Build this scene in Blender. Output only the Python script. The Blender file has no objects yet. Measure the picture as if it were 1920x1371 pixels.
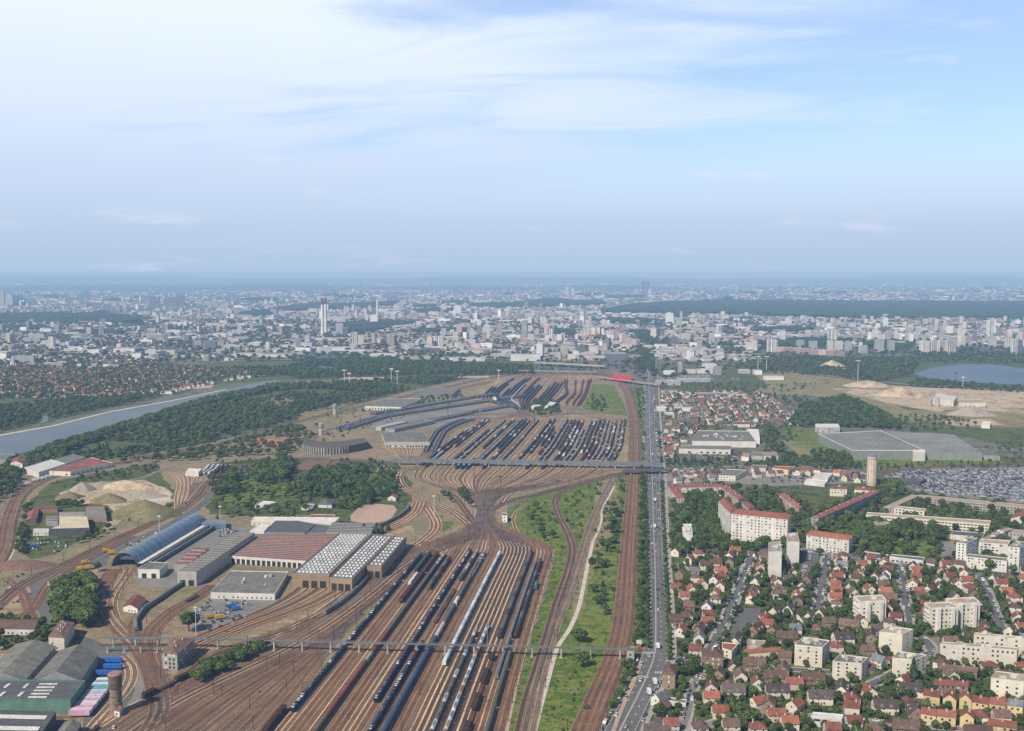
import bpy, math, random, bisect
from mathutils import Vector, Matrix
from mathutils.geometry import tessellate_polygon
random.seed(7)
PI = math.pi
scene = bpy.context.scene
COL = scene.collection
# ---------------------------------------------------------------- camera
H = 280.0; FPX = 1925.0; CX = 960.0; CY = 685.5; HORIZ = 512.0
TH = math.atan((CY-HORIZ)/FPX); CT, ST = math.cos(TH), math.sin(TH)
cam_d = bpy.data.cameras.new('camera'); cam = bpy.data.objects.new('camera', cam_d)
COL.objects.link(cam); scene.camera = cam
cam_d.sensor_width = 36; cam_d.lens = 36*FPX/1920.0
cam_d.clip_start = 1.0; cam_d.clip_end = 150000
cam.location = (0, 0, H); cam.rotation_euler = (PI/2-TH, 0, 0)

def G(px, py, z=0.0):
    """survey point of the photograph -> point in the world on the level z"""
    x = (px-CX)/FPX; v = -(py-CY)/FPX
    Y = CT+v*ST; Z = -ST+v*CT
    t = (z-H)/Z
    return Vector((x*t, Y*t, z))
def P(x, y, z=0.0):
    """world -> picture (only used to know what is in view)"""
    d = y*CT-(z-H)*ST
    if d <= 1: return (-9999, 9999)
    u = y*ST+(z-H)*CT
    return (CX+FPX*x/d, CY-FPX*u/d)

scene.view_settings.view_transform = 'Standard'; scene.view_settings.look = 'None'; scene.view_settings.exposure = 0; scene.view_settings.gamma = 1
# ---------------------------------------------------------------- materials
MATS = {}
def _nt(name):
    m = bpy.data.materials.new(name); m.use_nodes = True
    nt = m.node_tree; nt.nodes.clear()
    out = nt.nodes.new('ShaderNodeOutputMaterial')
    b = nt.nodes.new('ShaderNodeBsdfPrincipled'); nt.links.new(b.outputs[0], out.inputs[0])
    b.inputs['Roughness'].default_value = 0.85
    b.inputs['Specular IOR Level'].default_value = 0.25
    return m, nt, b, out
def _pos(nt):
    g = nt.nodes.new('ShaderNodeNewGeometry'); return g
def _math(nt, op, a, b=None, c=None):
    n = nt.nodes.new('ShaderNodeMath'); n.operation = op
    for i, v in enumerate((a, b, c)):
        if v is None: continue
        if isinstance(v, (int, float)): n.inputs[i].default_value = v
        else: nt.links.new(v, n.inputs[i])
    return n.outputs[0]
def _noise(nt, vec, scale, detail=3, rough=.55):
    n = nt.nodes.new('ShaderNodeTexNoise'); n.inputs['Scale'].default_value = scale
    n.inputs['Detail'].default_value = detail; n.inputs['Roughness'].default_value = rough
    nt.links.new(vec, n.inputs['Vector']); return n.outputs['Fac']
def _mix(nt, fac, a, b, mode='MIX'):
    n = nt.nodes.new('ShaderNodeMix'); n.data_type = 'RGBA'; n.blend_type = mode
    for s, v in ((n.inputs[0], fac), (n.inputs[6], a), (n.inputs[7], b)):
        if isinstance(v, (int, float)): s.default_value = v
        elif isinstance(v, (tuple, list)): s.default_value = (*v[:3], 1)
        else: nt.links.new(v, s)
    return n.outputs[2]
def _ramp(nt, fac, stops):
    n = nt.nodes.new('ShaderNodeValToRGB'); e = n.color_ramp.elements
    while len(e) < len(stops): e.new(.5)
    for k, (p, c) in enumerate(stops):
        e[k].position = p; e[k].color = (*c[:3], 1)
    nt.links.new(fac, n.inputs[0]); return n.outputs[0]
def _var(nt, amt):
    """gentle difference from one object to the next"""
    oi = nt.nodes.new('ShaderNodeObjectInfo')
    mr = nt.nodes.new('ShaderNodeMapRange'); mr.inputs[3].default_value = 1-amt; mr.inputs[4].default_value = 1+amt
    nt.links.new(oi.outputs['Random'], mr.inputs[0]); return mr.outputs[0]
def mat(name, c, c2=None, scale=.3, rough=.85, var=.12, detail=4, spec=.25, metal=0, fine=None):
    """weathered surface: two tones blended by noise in world metres"""
    if name in MATS: return MATS[name]
    m, nt, b, out = _nt(name)
    if c2 is None: c2 = tuple(v*.68 for v in c)
    g = _pos(nt)
    f = _noise(nt, g.outputs['Position'], scale, detail, .62)
    col = _ramp(nt, f, [(.34, c2), (.66, c)])
    if fine:
        f2 = _noise(nt, g.outputs['Position'], fine, 2, .6)
        col = _mix(nt, 1.0, col, _ramp(nt, f2, [(.3, (.72,)*3), (.7, (1.2,)*3)]), 'MULTIPLY')
    if var:
        v = _var(nt, var)
        vm = nt.nodes.new('ShaderNodeVectorMath'); vm.operation = 'SCALE'
        nt.links.new(col, vm.inputs[0]); nt.links.new(v, vm.inputs['Scale']); col = vm.outputs[0]
    nt.links.new(col, b.inputs['Base Color'])
    b.inputs['Roughness'].default_value = rough; b.inputs['Specular IOR Level'].default_value = spec
    b.inputs['Metallic'].default_value = metal
    MATS[name] = m; return m
def patchy(name, cols, scales=(.02, .15), rough=.95, var=0):
    """ground cover: three or four tones in large and small patches"""
    if name in MATS: return MATS[name]
    m, nt, b, out = _nt(name); g = _pos(nt)
    f1 = _noise(nt, g.outputs['Position'], scales[0], 5, .6)
    f2 = _noise(nt, g.outputs['Position'], scales[1], 4, .65)
    f = _math(nt, 'ADD', _math(nt, 'MULTIPLY', f1, .55), _math(nt, 'MULTIPLY', f2, .45))
    n = len(cols)
    col = _ramp(nt, f, [(.36+.28*k/(n-1), c) for k, c in enumerate(cols)])
    f3 = _noise(nt, g.outputs['Position'], scales[1]*6, 2)
    col = _mix(nt, 1.0, col, _ramp(nt, f3, [(.3, (.75,)*3), (.7, (1.22,)*3)]), 'MULTIPLY')
    nt.links.new(col, b.inputs['Base Color']); b.inputs['Roughness'].default_value = rough
    b.inputs['Specular IOR Level'].default_value = .1
    MATS[name] = m; return m
def facade(name, wall=None, storey=2.9, bay=3.2, glass=(.05, .065, .085), wfrac=.5, hfrac=.52, attr=False, objcol=False, band=False):
    """far wall surface: openings on a storey/bay grid, only on upright faces"""
    if name in MATS: return MATS[name]
    m, nt, b, out = _nt(name); g = _pos(nt)
    nv = nt.nodes.new('ShaderNodeVectorMath'); nv.operation = 'CROSS_PRODUCT'
    nt.links.new(g.outputs['True Normal'], nv.inputs[0]); nv.inputs[1].default_value = (0, 0, 1)
    dt = nt.nodes.new('ShaderNodeVectorMath'); dt.operation = 'DOT_PRODUCT'
    nt.links.new(nv.outputs[0], dt.inputs[0]); nt.links.new(g.outputs['Position'], dt.inputs[1])
    sp = nt.nodes.new('ShaderNodeSeparateXYZ'); nt.links.new(g.outputs['Position'], sp.inputs[0])
    sn = nt.nodes.new('ShaderNodeSeparateXYZ'); nt.links.new(g.outputs['True Normal'], sn.inputs[0])
    u = _math(nt, 'FRACT', _math(nt, 'DIVIDE', _math(nt, 'ADD', dt.outputs['Value'], 40000), bay))
    w = _math(nt, 'FRACT', _math(nt, 'DIVIDE', _math(nt, 'ADD', sp.outputs['Z'], 290), storey))
    a = _math(nt, 'LESS_THAN', u, wfrac); c = _math(nt, 'LESS_THAN', w, hfrac)
    win = _math(nt, 'MULTIPLY', a, c) if not band else c
    up = _math(nt, 'LESS_THAN', _math(nt, 'ABSOLUTE', sn.outputs['Z']), .3)
    win = _math(nt, 'MULTIPLY', win, up)
    if attr:
        at = nt.nodes.new('ShaderNodeAttribute'); at.attribute_name = 'Col'; base = at.outputs['Color']
    elif objcol:
        oi = nt.nodes.new('ShaderNodeObjectInfo'); base = oi.outputs['Color']
    else:
        base = _ramp(nt, _noise(nt, g.outputs['Position'], .15), [(.35, tuple(v*.8 for v in wall)), (.65, wall)])
    f = _noise(nt, g.outputs['Position'], .04, 3)
    base = _mix(nt, 1.0, base, _ramp(nt, f, [(.3, (.8,)*3), (.7, (1.1,)*3)]), 'MULTIPLY')
    nt.links.new(_mix(nt, win, base, glass), b.inputs['Base Color'])
    MATS[name] = m; return m

# ---------------------------------------------------------------- mesh builder
class MB:
    def __init__(s): s.v = []; s.f = []; s.m = []
    def face(s, pts, mi=0):
        n = len(s.v); s.v.extend([tuple(p) for p in pts]); s.f.append(tuple(range(n, n+len(pts)))); s.m.append(mi)
    def box(s, x0, x1, y0, y1, z0, z1, mi=0, M=None):
        n = len(s.v)
        c = [(x0, y0, z0), (x1, y0, z0), (x1, y1, z0), (x0, y1, z0), (x0, y0, z1), (x1, y0, z1), (x1, y1, z1), (x0, y1, z1)]
        if M is not None: c = [tuple(M @ Vector(p)) for p in c]
        s.v.extend(c)
        for q in ((0, 3, 2, 1), (4, 5, 6, 7), (0, 1, 5, 4), (1, 2, 6, 5), (2, 3, 7, 6), (3, 0, 4, 7)):
            s.f.append(tuple(n+i for i in q)); s.m.append(mi)
    def cyl(s, p0, p1, r0, r1=None, n=10, mi=0, caps=True):
        r1 = r0 if r1 is None else r1
        p0, p1 = Vector(p0), Vector(p1); d = (p1-p0).normalized()
        a = d.orthogonal().normalized(); b = d.cross(a); k = len(s.v)
        for p, r in ((p0, r0), (p1, r1)):
            for i in range(n):
                t = 2*PI*i/n; s.v.append(tuple(p+(a*math.cos(t)+b*math.sin(t))*r))
        for i in range(n):
            j = (i+1) % n; s.f.append((k+i, k+j, k+n+j, k+n+i)); s.m.append(mi)
        if caps:
            s.f.append(tuple(k+n+i for i in range(n))); s.m.append(mi)
            s.f.append(tuple(k+n-1-i for i in range(n))); s.m.append(mi)
    def prism(s, poly, z0, z1, mi=0, top=None, bottom=False):
        """poly: ccw list of (x,y)"""
        n = len(poly)
        for i in range(n):
            a, b = poly[i], poly[(i+1) % n]
            s.face([(a[0], a[1], z0), (b[0], b[1], z0), (b[0], b[1], z1), (a[0], a[1], z1)], mi)
        if top is not None:
            for tr in tessellate_polygon([[Vector((p[0], p[1], 0)) for p in poly]]):
                q = [(poly[i][0], poly[i][1], z1) for i in tr]
                if (q[1][0]-q[0][0])*(q[2][1]-q[0][1])-(q[1][1]-q[0][1])*(q[2][0]-q[0][0]) < 0: q.reverse()
                s.face(q, top)
    def mesh(s, name, mats, smooth=False):
        me = bpy.data.meshes.new(name); me.from_pydata(s.v, [], s.f)
        for m in mats: me.materials.append(m)
        if len(mats) > 1: me.polygons.foreach_set('material_index', s.m)
        if smooth: me.polygons.foreach_set('use_smooth', [True]*len(s.f))
        me.update(); return me
    def build(s, name, mats, parent=None, smooth=False):
        if not isinstance(mats, (list, tuple)): mats = [mats]
        return obj(name, s.mesh(name, mats, smooth), parent)
def obj(name, me, parent=None, loc=None, rz=None, sc=None):
    o = bpy.data.objects.new(name, me); COL.objects.link(o)
    if parent is not None: o.parent = parent
    if loc is not None: o.location = loc
    if rz is not None: o.rotation_euler = (0, 0, rz)
    if sc is not None: o.scale = sc
    return o
def empty(name, loc=(0, 0, 0), rz=0):
    o = bpy.data.objects.new(name, None); COL.objects.link(o); o.empty_display_size = 1
    o.location = loc; o.rotation_euler = (0, 0, rz); return o
def tag(o, label=None, cat=None, group=None, kind=None):
    if label: o['label'] = label
    if cat: o['category'] = cat
    if group: o['group'] = group
    if kind: o['kind'] = kind
    return o
def ccw(poly):
    a = sum(poly[i][0]*poly[(i+1) % len(poly)][1]-poly[(i+1) % len(poly)][0]*poly[i][1] for i in range(len(poly)))
    return list(poly) if a > 0 else list(reversed(poly))
def copy_tree(o, parent=None):
    c = o.copy(); COL.objects.link(c)
    if parent is not None: c.parent = parent
    for ch in o.children: copy_tree(ch, c)
    return c

# ---------------------------------------------------------------- geometry helpers
def inpoly(x, y, poly):
    c = False; j = len(poly)-1
    for i in range(len(poly)):
        xi, yi = poly[i][0], poly[i][1]; xj, yj = poly[j][0], poly[j][1]
        if (yi > y) != (yj > y) and x < (xj-xi)*(y-yi)/(yj-yi)+xi: c = not c
        j = i
    return c
BLOCK = []     # footprints nothing may be planted on
def block(poly, pad=0.0):
    if pad:
        cx = sum(p[0] for p in poly)/len(poly); cy = sum(p[1] for p in poly)/len(poly); q = []
        for p in poly:
            d = math.hypot(p[0]-cx, p[1]-cy) or 1
            q.append((p[0]+(p[0]-cx)/d*pad, p[1]+(p[1]-cy)/d*pad))
        poly = q
    xs = [p[0] for p in poly]; ys = [p[1] for p in poly]
    e = (min(xs), max(xs), min(ys), max(ys), [(p[0], p[1]) for p in poly]); BLOCK.append(e)
    if (e[1]-e[0])*(e[3]-e[2]) > 4e6: BIGB.append(e); return
    for i in range(int(e[0]//60), int(e[1]//60)+1):
        for j in range(int(e[2]//60), int(e[3]//60)+1): BH.setdefault((i, j), []).append(e)
BIGB = []; BH = {}
def blocked(x, y):
    for a, b, c, d, poly in BH.get((int(x//60), int(y//60)), ())or (): 
        if a <= x <= b and c <= y <= d and inpoly(x, y, poly): return True
    for a, b, c, d, poly in BIGB:
        if a <= x <= b and c <= y <= d and inpoly(x, y, poly): return True
    return False
def spline(pts, step=12.0):
    """Catmull-Rom through world points, resampled"""
    p = [Vector((q[0], q[1], 0)) for q in pts]
    p = [p[0]*2-p[1]]+p+[p[-1]*2-p[-2]]; out = []
    for i in range(1, len(p)-2):
        a, b, c, d = p[i-1:i+3]; n = max(2, int((c-b).length/step))
        for k in range(n):
            t = k/n
            out.append(.5*((2*b)+(c-a)*t+(2*a-5*b+4*c-d)*t*t+(3*b-a-3*c+d)*t**3))
    out.append(p[-2]); return out
def normals(pl):
    ns = []
    for i in range(len(pl)):
        d = pl[min(i+1, len(pl)-1)]-pl[max(i-1, 0)]; d.z = 0
        d = d.normalized() if d.length > 1e-6 else Vector((0, 1, 0))
        ns.append(Vector((d.y, -d.x, 0)))     # right hand side
    return ns
def W(pxs, z=0): return [G(a, b, z) for a, b in pxs]
def seg_dist(x, y, pl):
    best = 1e9
    for a, b in zip(pl[:-1], pl[1:]):
        dx, dy = b[0]-a[0], b[1]-a[1]; L = dx*dx+dy*dy or 1
        t = max(0, min(1, ((x-a[0])*dx+(y-a[1])*dy)/L))
        best = min(best, math.hypot(x-a[0]-t*dx, y-a[1]-t*dy))
    return best

# ---------------------------------------------------------------- labels that single things out
LANDMARKS = []
def landmark(name, x, y): LANDMARKS.append((name, x, y))
PENDING = []
def autolabel(o, look, cat, group=None, extra=None):
    PENDING.append((o, look, cat, group, extra))
ORD = ['', 'second ', 'third ', 'fourth ', 'fifth ', 'sixth ', 'seventh ', 'eighth ', 'ninth ', 'tenth ', '11th ', '12th ', '13th ', '14th ', '15th ', '16th ', '17th ', '18th ', '19th ', '20th ']
def ordw(i): return ORD[i] if i < 20 else '%d%s ' % (i+1, 'th' if (i+1) % 100 in (11, 12, 13) else {1: 'st', 2: 'nd', 3: 'rd'}.get((i+1) % 10, 'th'))
def flush_labels():
    groups = {}
    for o, look, cat, group, extra in PENDING:
        x, y = o.location.x, o.location.y
        if extra is not None:            # (phrase, order value)
            groups.setdefault((look, extra[0]), []).append((extra[1], o, cat, group)); continue
        best = None
        for nm, lx, ly in LANDMARKS:
            d = math.hypot(x-lx, y-ly)
            if best is None or d < best[0]: best = (d, nm, lx, ly)
        d, nm, lx, ly = best
        px, py = P(x, y); qx, qy = P(lx, ly)
        s = (lx and px-qx)*1.0
        if abs(x-lx) > abs(y-ly)*.8: w = 'left of' if x < lx else 'right of'
        else: w = 'in front of' if y < ly else 'behind'
        groups.setdefault((look, w+' '+nm), []).append((d, o, cat, group))
    for (look, where), lst in groups.items():
        lst.sort(key=lambda t: t[0])
        for i, (d, o, cat, group) in enumerate(lst):
            near = '' if len(lst) == 1 else (', '+(ordw(i) if i else '')+'nearest')
            if where.startswith('*'): near = '' if len(lst) == 1 else (', '+(ordw(i).strip() or 'first')+' from the near end,'); lab = look+near+' '+where[1:]
            else: lab = look+near+' '+where
            tag(o, lab, cat, group)
            if len(lab.split()) > 16: LONG.append(lab)
LONG = []
# pools: the first `lim` that show largest are individuals, the rest one stuff object
POOLS = {}
def pool(kind, x, y, z, rz, sc, proto, look, extra=None, big=1.0):
    POOLS.setdefault(kind, []).append((math.hypot(x, y)/big, x, y, z, rz, sc, proto, look, extra))
def onscreen(x, y, z=0, m=40):
    a, b = P(x, y, z); return -m < a < 1920+m and b < 1371+m and y > 0
def stuff_instances(name, protos, items):
    """items: (x,y,z,rz,(sx,sy,sz),k) ; protos: list of lists of visible objects whose meshes are repeated"""
    me = bpy.data.meshes.new(name); me.from_pydata([(i[0], i[1], i[2]) for i in items], [], [])
    for nm_, ty_ in (('rot', 'FLOAT_VECTOR'), ('scl', 'FLOAT_VECTOR'), ('kk', 'INT')): me.attributes.new(nm_, ty_, 'POINT')
    me.attributes['rot'].data.foreach_set('vector', [v for i in items for v in (0, 0, i[3])])
    me.attributes['scl'].data.foreach_set('vector', [v for i in items for v in i[4]])
    me.attributes['kk'].data.foreach_set('value', [i[5] for i in items])
    o = obj(name, me); md = o.modifiers.new('spread', 'NODES')
    ng = bpy.data.node_groups.new(name, 'GeometryNodeTree'); md.node_group = ng
    ng.interface.new_socket('Geometry', in_out='INPUT', socket_type='NodeSocketGeometry')
    ng.interface.new_socket('Geometry', in_out='OUTPUT', socket_type='NodeSocketGeometry')
    N = ng.nodes; L = ng.links; gi = N.new('NodeGroupInput'); go = N.new('NodeGroupOutput'); jn = N.new('GeometryNodeJoinGeometry')
    def na(nm, t):
        n = N.new('GeometryNodeInputNamedAttribute'); n.data_type = t; n.inputs[0].default_value = nm
        return next(s for s in n.outputs if s.enabled and s.name == 'Attribute')
    rot, scl, k = na('rot', 'FLOAT_VECTOR'), na('scl', 'FLOAT_VECTOR'), na('kk', 'INT')
    for i, parts in enumerate(protos):
        cmp = N.new('FunctionNodeCompare'); cmp.data_type = 'INT'; cmp.operation = 'EQUAL'
        ai = [s for s in cmp.inputs if s.enabled]; L.new(k, ai[0]); ai[1].default_value = i
        for p in parts:
            oi = N.new('GeometryNodeObjectInfo'); oi.inputs['Object'].default_value = p; oi.transform_space = 'ORIGINAL'
            ip = N.new('GeometryNodeInstanceOnPoints'); L.new(gi.outputs[0], ip.inputs['Points']); L.new(cmp.outputs[0], ip.inputs['Selection'])
            L.new(oi.outputs['Geometry'], ip.inputs['Instance']); L.new(rot, ip.inputs['Rotation']); L.new(scl, ip.inputs['Scale'])
            L.new(ip.outputs[0], jn.inputs[0])
    L.new(jn.outputs[0], go.inputs[0])
    tag(o, kind='stuff'); return o
# ================================================================ light, sky, haze
SUN_AZ = math.radians(50)      # direction the light travels: to the right (+x) and away (+y)
SUN_EL = math.radians(44)
w = bpy.data.worlds.new('World'); scene.world = w; w.use_nodes = True
nt = w.node_tree; nt.nodes.clear()
wo = nt.nodes.new('ShaderNodeOutputWorld'); bg = nt.nodes.new('ShaderNodeBackground'); nt.links.new(bg.outputs[0], wo.inputs[0])
sky = nt.nodes.new('ShaderNodeTexSky'); sky.sky_type = 'NISHITA'; sky.sun_disc = False
sky.sun_elevation = SUN_EL
# the sun stands opposite to the travel of its light; Nishita rotation is measured clockwise from +y
sx, sy = -math.cos(SUN_AZ), -math.sin(SUN_AZ)
sky.sun_rotation = math.atan2(sx, sy) % (2*PI)
sky.air_density = 1.0; sky.dust_density = 1.2; sky.ozone_density = 2.5; sky.altitude = 280
SKY_S = 0.10
tc = nt.nodes.new('ShaderNodeTexCoord')
sep = nt.nodes.new('ShaderNodeSeparateXYZ'); nt.links.new(tc.outputs['Generated'], sep.inputs[0])
# project the direction on a cloud deck: streaks grow thin towards the horizon
zz = _math(nt, 'MAXIMUM', sep.outputs['Z'], .02)
cu = _math(nt, 'DIVIDE', sep.outputs['X'], _math(nt, 'ADD', zz, .12)); cv = _math(nt, 'DIVIDE', sep.outputs['Y'], _math(nt, 'ADD', zz, .12))
cb = nt.nodes.new('ShaderNodeCombineXYZ')
nt.links.new(_math(nt, 'MULTIPLY', cu, .55), cb.inputs[0]); nt.links.new(_math(nt, 'ADD', _math(nt, 'MULTIPLY', cv, 1.3), _math(nt, 'MULTIPLY', cu, .25)), cb.inputs[1])
n1 = nt.nodes.new('ShaderNodeTexNoise'); n1.inputs['Scale'].default_value = 1.7; n1.inputs['Detail'].default_value = 7; n1.inputs['Roughness'].default_value = .55; n1.inputs['Distortion'].default_value = .9
nt.links.new(cb.outputs[0], n1.inputs['Vector'])
n2 = nt.nodes.new('ShaderNodeTexNoise'); n2.inputs['Scale'].default_value = .55; n2.inputs['Detail'].default_value = 4; n2.inputs['Distortion'].default_value = .6
nt.links.new(cb.outputs[0], n2.inputs['Vector'])
cl = _math(nt, 'ADD', _math(nt, 'MULTIPLY', n1.outputs['Fac'], .6), _math(nt, 'MULTIPLY', n2.outputs['Fac'], .5))
cl = _math(nt, 'SUBTRACT', cl, _math(nt, 'MULTIPLY', sep.outputs['X'], .42))
mr = nt.nodes.new('ShaderNodeMapRange'); mr.interpolation_type = 'SMOOTHSTEP'
nt.links.new(cl, mr.inputs[0]); mr.inputs[1].default_value = .37; mr.inputs[2].default_value = .66
mr.inputs[3].default_value = .20; mr.inputs[4].default_value = .88
# small lit cumulus tops low in the sky
cb2 = nt.nodes.new('ShaderNodeCombineXYZ'); nt.links.new(_math(nt, 'MULTIPLY', sep.outputs['X'], 7.0), cb2.inputs[0]); nt.links.new(_math(nt, 'MULTIPLY', sep.outputs['Z'], 34.0), cb2.inputs[1])
n3 = nt.nodes.new('ShaderNodeTexNoise'); n3.inputs['Scale'].default_value = 1.0; n3.inputs['Detail'].default_value = 6; n3.inputs['Roughness'].default_value = .6
nt.links.new(cb2.outputs[0], n3.inputs['Vector'])
mr3 = nt.nodes.new('ShaderNodeMapRange'); mr3.interpolation_type = 'SMOOTHSTEP'; nt.links.new(n3.outputs['Fac'], mr3.inputs[0])
mr3.inputs[1].default_value = .56; mr3.inputs[2].default_value = .72; mr3.inputs[3].default_value = 0; mr3.inputs[4].default_value = .32
skyc = nt.nodes.new('ShaderNodeVectorMath'); skyc.operation = 'MULTIPLY'; nt.links.new(sky.outputs[0], skyc.inputs[0]); skyc.inputs[1].default_value = (1.38, 1.50, 1.78)
# the veil of cloud lies over the northern horizon; overhead and behind the sky is clear
hi = nt.nodes.new('ShaderNodeMapRange'); hi.interpolation_type = 'SMOOTHSTEP'; nt.links.new(sep.outputs['Z'], hi.inputs[0])
hi.inputs[1].default_value = .28; hi.inputs[2].default_value = .55; hi.inputs[3].default_value = 1; hi.inputs[4].default_value = 0
veil = hi.outputs[0]
lo = nt.nodes.new('ShaderNodeMapRange'); nt.links.new(sep.outputs['Z'], lo.inputs[0])
lo.inputs[1].default_value = .02; lo.inputs[2].default_value = .17; lo.inputs[3].default_value = 0; lo.inputs[4].default_value = 1
zf = _math(nt, 'MULTIPLY', sep.outputs['Z'], 4.0)
cc = _ramp(nt, zf, [(0, (.362, .485, .64)), (.05, (.385, .50, .655)), (.18, (.435, .54, .71)), (.38, (.53, .62, .785)), (.62, (.66, .745, .875)), (.92, (.77, .85, .93))])
cs_ = nt.nodes.new('ShaderNodeVectorMath'); cs_.operation = 'SCALE'; nt.links.new(cc, cs_.inputs[0]); cs_.inputs['Scale'].default_value = 12.0; cc = cs_.outputs[0]
near0 = nt.nodes.new('ShaderNodeMapRange'); near0.interpolation_type = 'SMOOTHSTEP'; nt.links.new(sep.outputs['Z'], near0.inputs[0])
near0.inputs[1].default_value = .03; near0.inputs[2].default_value = .17; near0.inputs[3].default_value = 1; near0.inputs[4].default_value = 0
low = _mix(nt, hi.outputs[0], (.28, .30, .36), (1, 1, 1))
skyd = _mix(nt, 1.0, skyc.outputs[0], low, 'MULTIPLY')
c1 = _mix(nt, _math(nt, 'MULTIPLY', _math(nt, 'MAXIMUM', mr.outputs[0], near0.outputs[0]), veil), skyd, cc)
c2 = _mix(nt, _math(nt, 'MULTIPLY', mr3.outputs[0], veil), c1, (8.6, 8.7, 10.2))
nt.links.new(c2, bg.inputs['Color']); bg.inputs['Strength'].default_value = SKY_S

sl = bpy.data.lights.new('sun', 'SUN'); sl.energy = 5.0; sl.angle = math.radians(.53); sl.color = (1.0, .925, .80)
so = bpy.data.objects.new('sun', sl); COL.objects.link(so); so.location = (-600, -400, 900)
d = Vector((math.cos(SUN_AZ)*math.cos(SUN_EL), math.sin(SUN_AZ)*math.cos(SUN_EL), -math.sin(SUN_EL)))
so.rotation_euler = d.to_track_quat('-Z', 'Y').to_euler()

HAZE = (.375, .53, .73)
KS = (.80, .95, 1.15)
def haze_layer(SIG, y0, y1, label):
    hm = bpy.data.materials.new('haze'); hm.use_nodes = True; nt = hm.node_tree; nt.nodes.clear()
    o_ = nt.nodes.new('ShaderNodeOutputMaterial'); ab = nt.nodes.new('ShaderNodeVolumeAbsorption'); em = nt.nodes.new('ShaderNodeEmission'); ad = nt.nodes.new('ShaderNodeAddShader')
    ab.inputs['Density'].default_value = SIG*1.2; ab.inputs['Color'].default_value = (*(1-k/1.2 for k in KS), 1)
    em.inputs['Color'].default_value = (*(HAZE[i]*KS[i] for i in range(3)), 1); em.inputs['Strength'].default_value = SIG  # the volume glows: emission stands in for daylight scattered by the haze
    nt.links.new(ab.outputs[0], ad.inputs[0]); nt.links.new(em.outputs[0], ad.inputs[1]); nt.links.new(ad.outputs[0], o_.inputs['Volume'])
    mb = MB(); mb.box(-60000, 60000, y0, y1, -60, 291); tag(mb.build('haze', hm), label, None, None, 'structure')
haze_layer(6.4e-5, -3000, 44000, 'thin blue summer haze lying over the whole city')

# ================================================================ ground and its patches
m_ground = patchy('suburb_ground', [(.05, .07, .03), (.10, .11, .065), (.17, .165, .135), (.075, .10, .04), (.12, .12, .08)], (.006, .03))
m_far = patchy('far_ground', [(.035, .06, .04), (.06, .085, .055), (.14, .15, .13), (.045, .07, .045), (.22, .215, .20)], (.0016, .008))
m_dirt = patchy('yard_dirt', [(.19, .135, .08), (.32, .225, .135), (.20, .17, .10), (.40, .29, .18), (.26, .205, .125)], (.012, .09))
m_ydark = patchy('yard_dark', [(.18, .14, .085), (.29, .22, .14), (.18, .165, .09), (.27, .215, .145)], (.012, .09))
m_grass = patchy('rough_grass', [(.045, .075, .016), (.09, .145, .024), (.18, .195, .05), (.07, .125, .02), (.13, .175, .034), (.055, .09, .02)], (.018, .08))
m_grass2 = patchy('dry_grass', [(.10, .12, .04), (.19, .18, .08), (.26, .22, .12), (.13, .15, .055)], (.02, .1))
m_scrub = patchy('scrub', [(.032, .055, .018), (.06, .09, .026), (.115, .13, .045), (.045, .07, .02), (.085, .11, .035)], (.02, .09))
m_asph = patchy('asphalt', [(.10, .105, .105), (.135, .135, .13), (.165, .16, .155)], (.02, .2))
m_asph2 = patchy('pale_asphalt', [(.16, .155, .14), (.215, .205, .185), (.27, .255, .225)], (.02, .2))
m_pave = patchy('paving', [(.27, .25, .22), (.36, .33, .29), (.31, .29, .26)], (.03, .3))
m_tan = patchy('tan_earth', [(.20, .16, .09), (.36, .28, .18), (.50, .40, .28), (.26, .22, .13), (.42, .32, .20)], (.008, .04))
m_sand = patchy('white_sand', [(.42, .36, .29), (.56, .49, .41), (.48, .41, .33)], (.03, .15))
m_pinkd = patchy('pink_path', [(.38, .27, .20), (.46, .33, .25), (.33, .22, .165)], (.03, .2))
m_brownf = patchy('brown_field', [(.14, .085, .06), (.20, .125, .09), (.16, .10, .07)], (.02, .1))

NZ = [0]
def patch(name, m, pxs, z=None, rough=2.0, label=None, blk=False, world=None):
    NZ[0] += 1
    poly = W(pxs) if world is None else [Vector((a, b, 0)) for a, b in world]
    far = min(p.y for p in poly)
    if z is None: z = .03+NZ[0]*.0038+max(0, far-1200)*.00003
    rnd = random.Random(NZ[0]); out = []
    n = len(poly)
    for i in range(n):
        a, b = poly[i], poly[(i+1) % n]; L = (b-a).length
        k = max(1, min(40, int(L/(12+far*.006)))) if rough else 1
        for j in range(k):
            p = a.lerp(b, j/k)
            if rough: p = p+Vector((rnd.uniform(-1, 1), rnd.uniform(-1, 1), 0))*rough
            out.append((p.x, p.y, z))
    me = bpy.data.meshes.new(name); tris = tessellate_polygon([[Vector(p) for p in out]])
    f = []
    for t in tris:
        a, b, c = (out[i] for i in t)
        f.append(tuple(t) if (b[0]-a[0])*(c[1]-a[1])-(b[1]-a[1])*(c[0]-a[0]) > 0 else tuple(reversed(t)))
    me.from_pydata(out, [], f); me.materials.append(m)
    o = obj(name, me); tag(o, label, kind='structure')
    if blk: block([(p.x, p.y) for p in poly])
    return poly
mb = MB(); mb.face([(-60000, -2500, 0), (60000, -2500, 0), (60000, 42000, 0), (-60000, 42000, 0)])
tag(mb.build('ground', m_ground), kind='structure')
# far city ground begins beyond 3.4 km
patch('city_ground', m_far, [], z=.6, rough=0, world=[(-50000, 3350), (50000, 3350), (50000, 42000), (-50000, 42000)])
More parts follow.
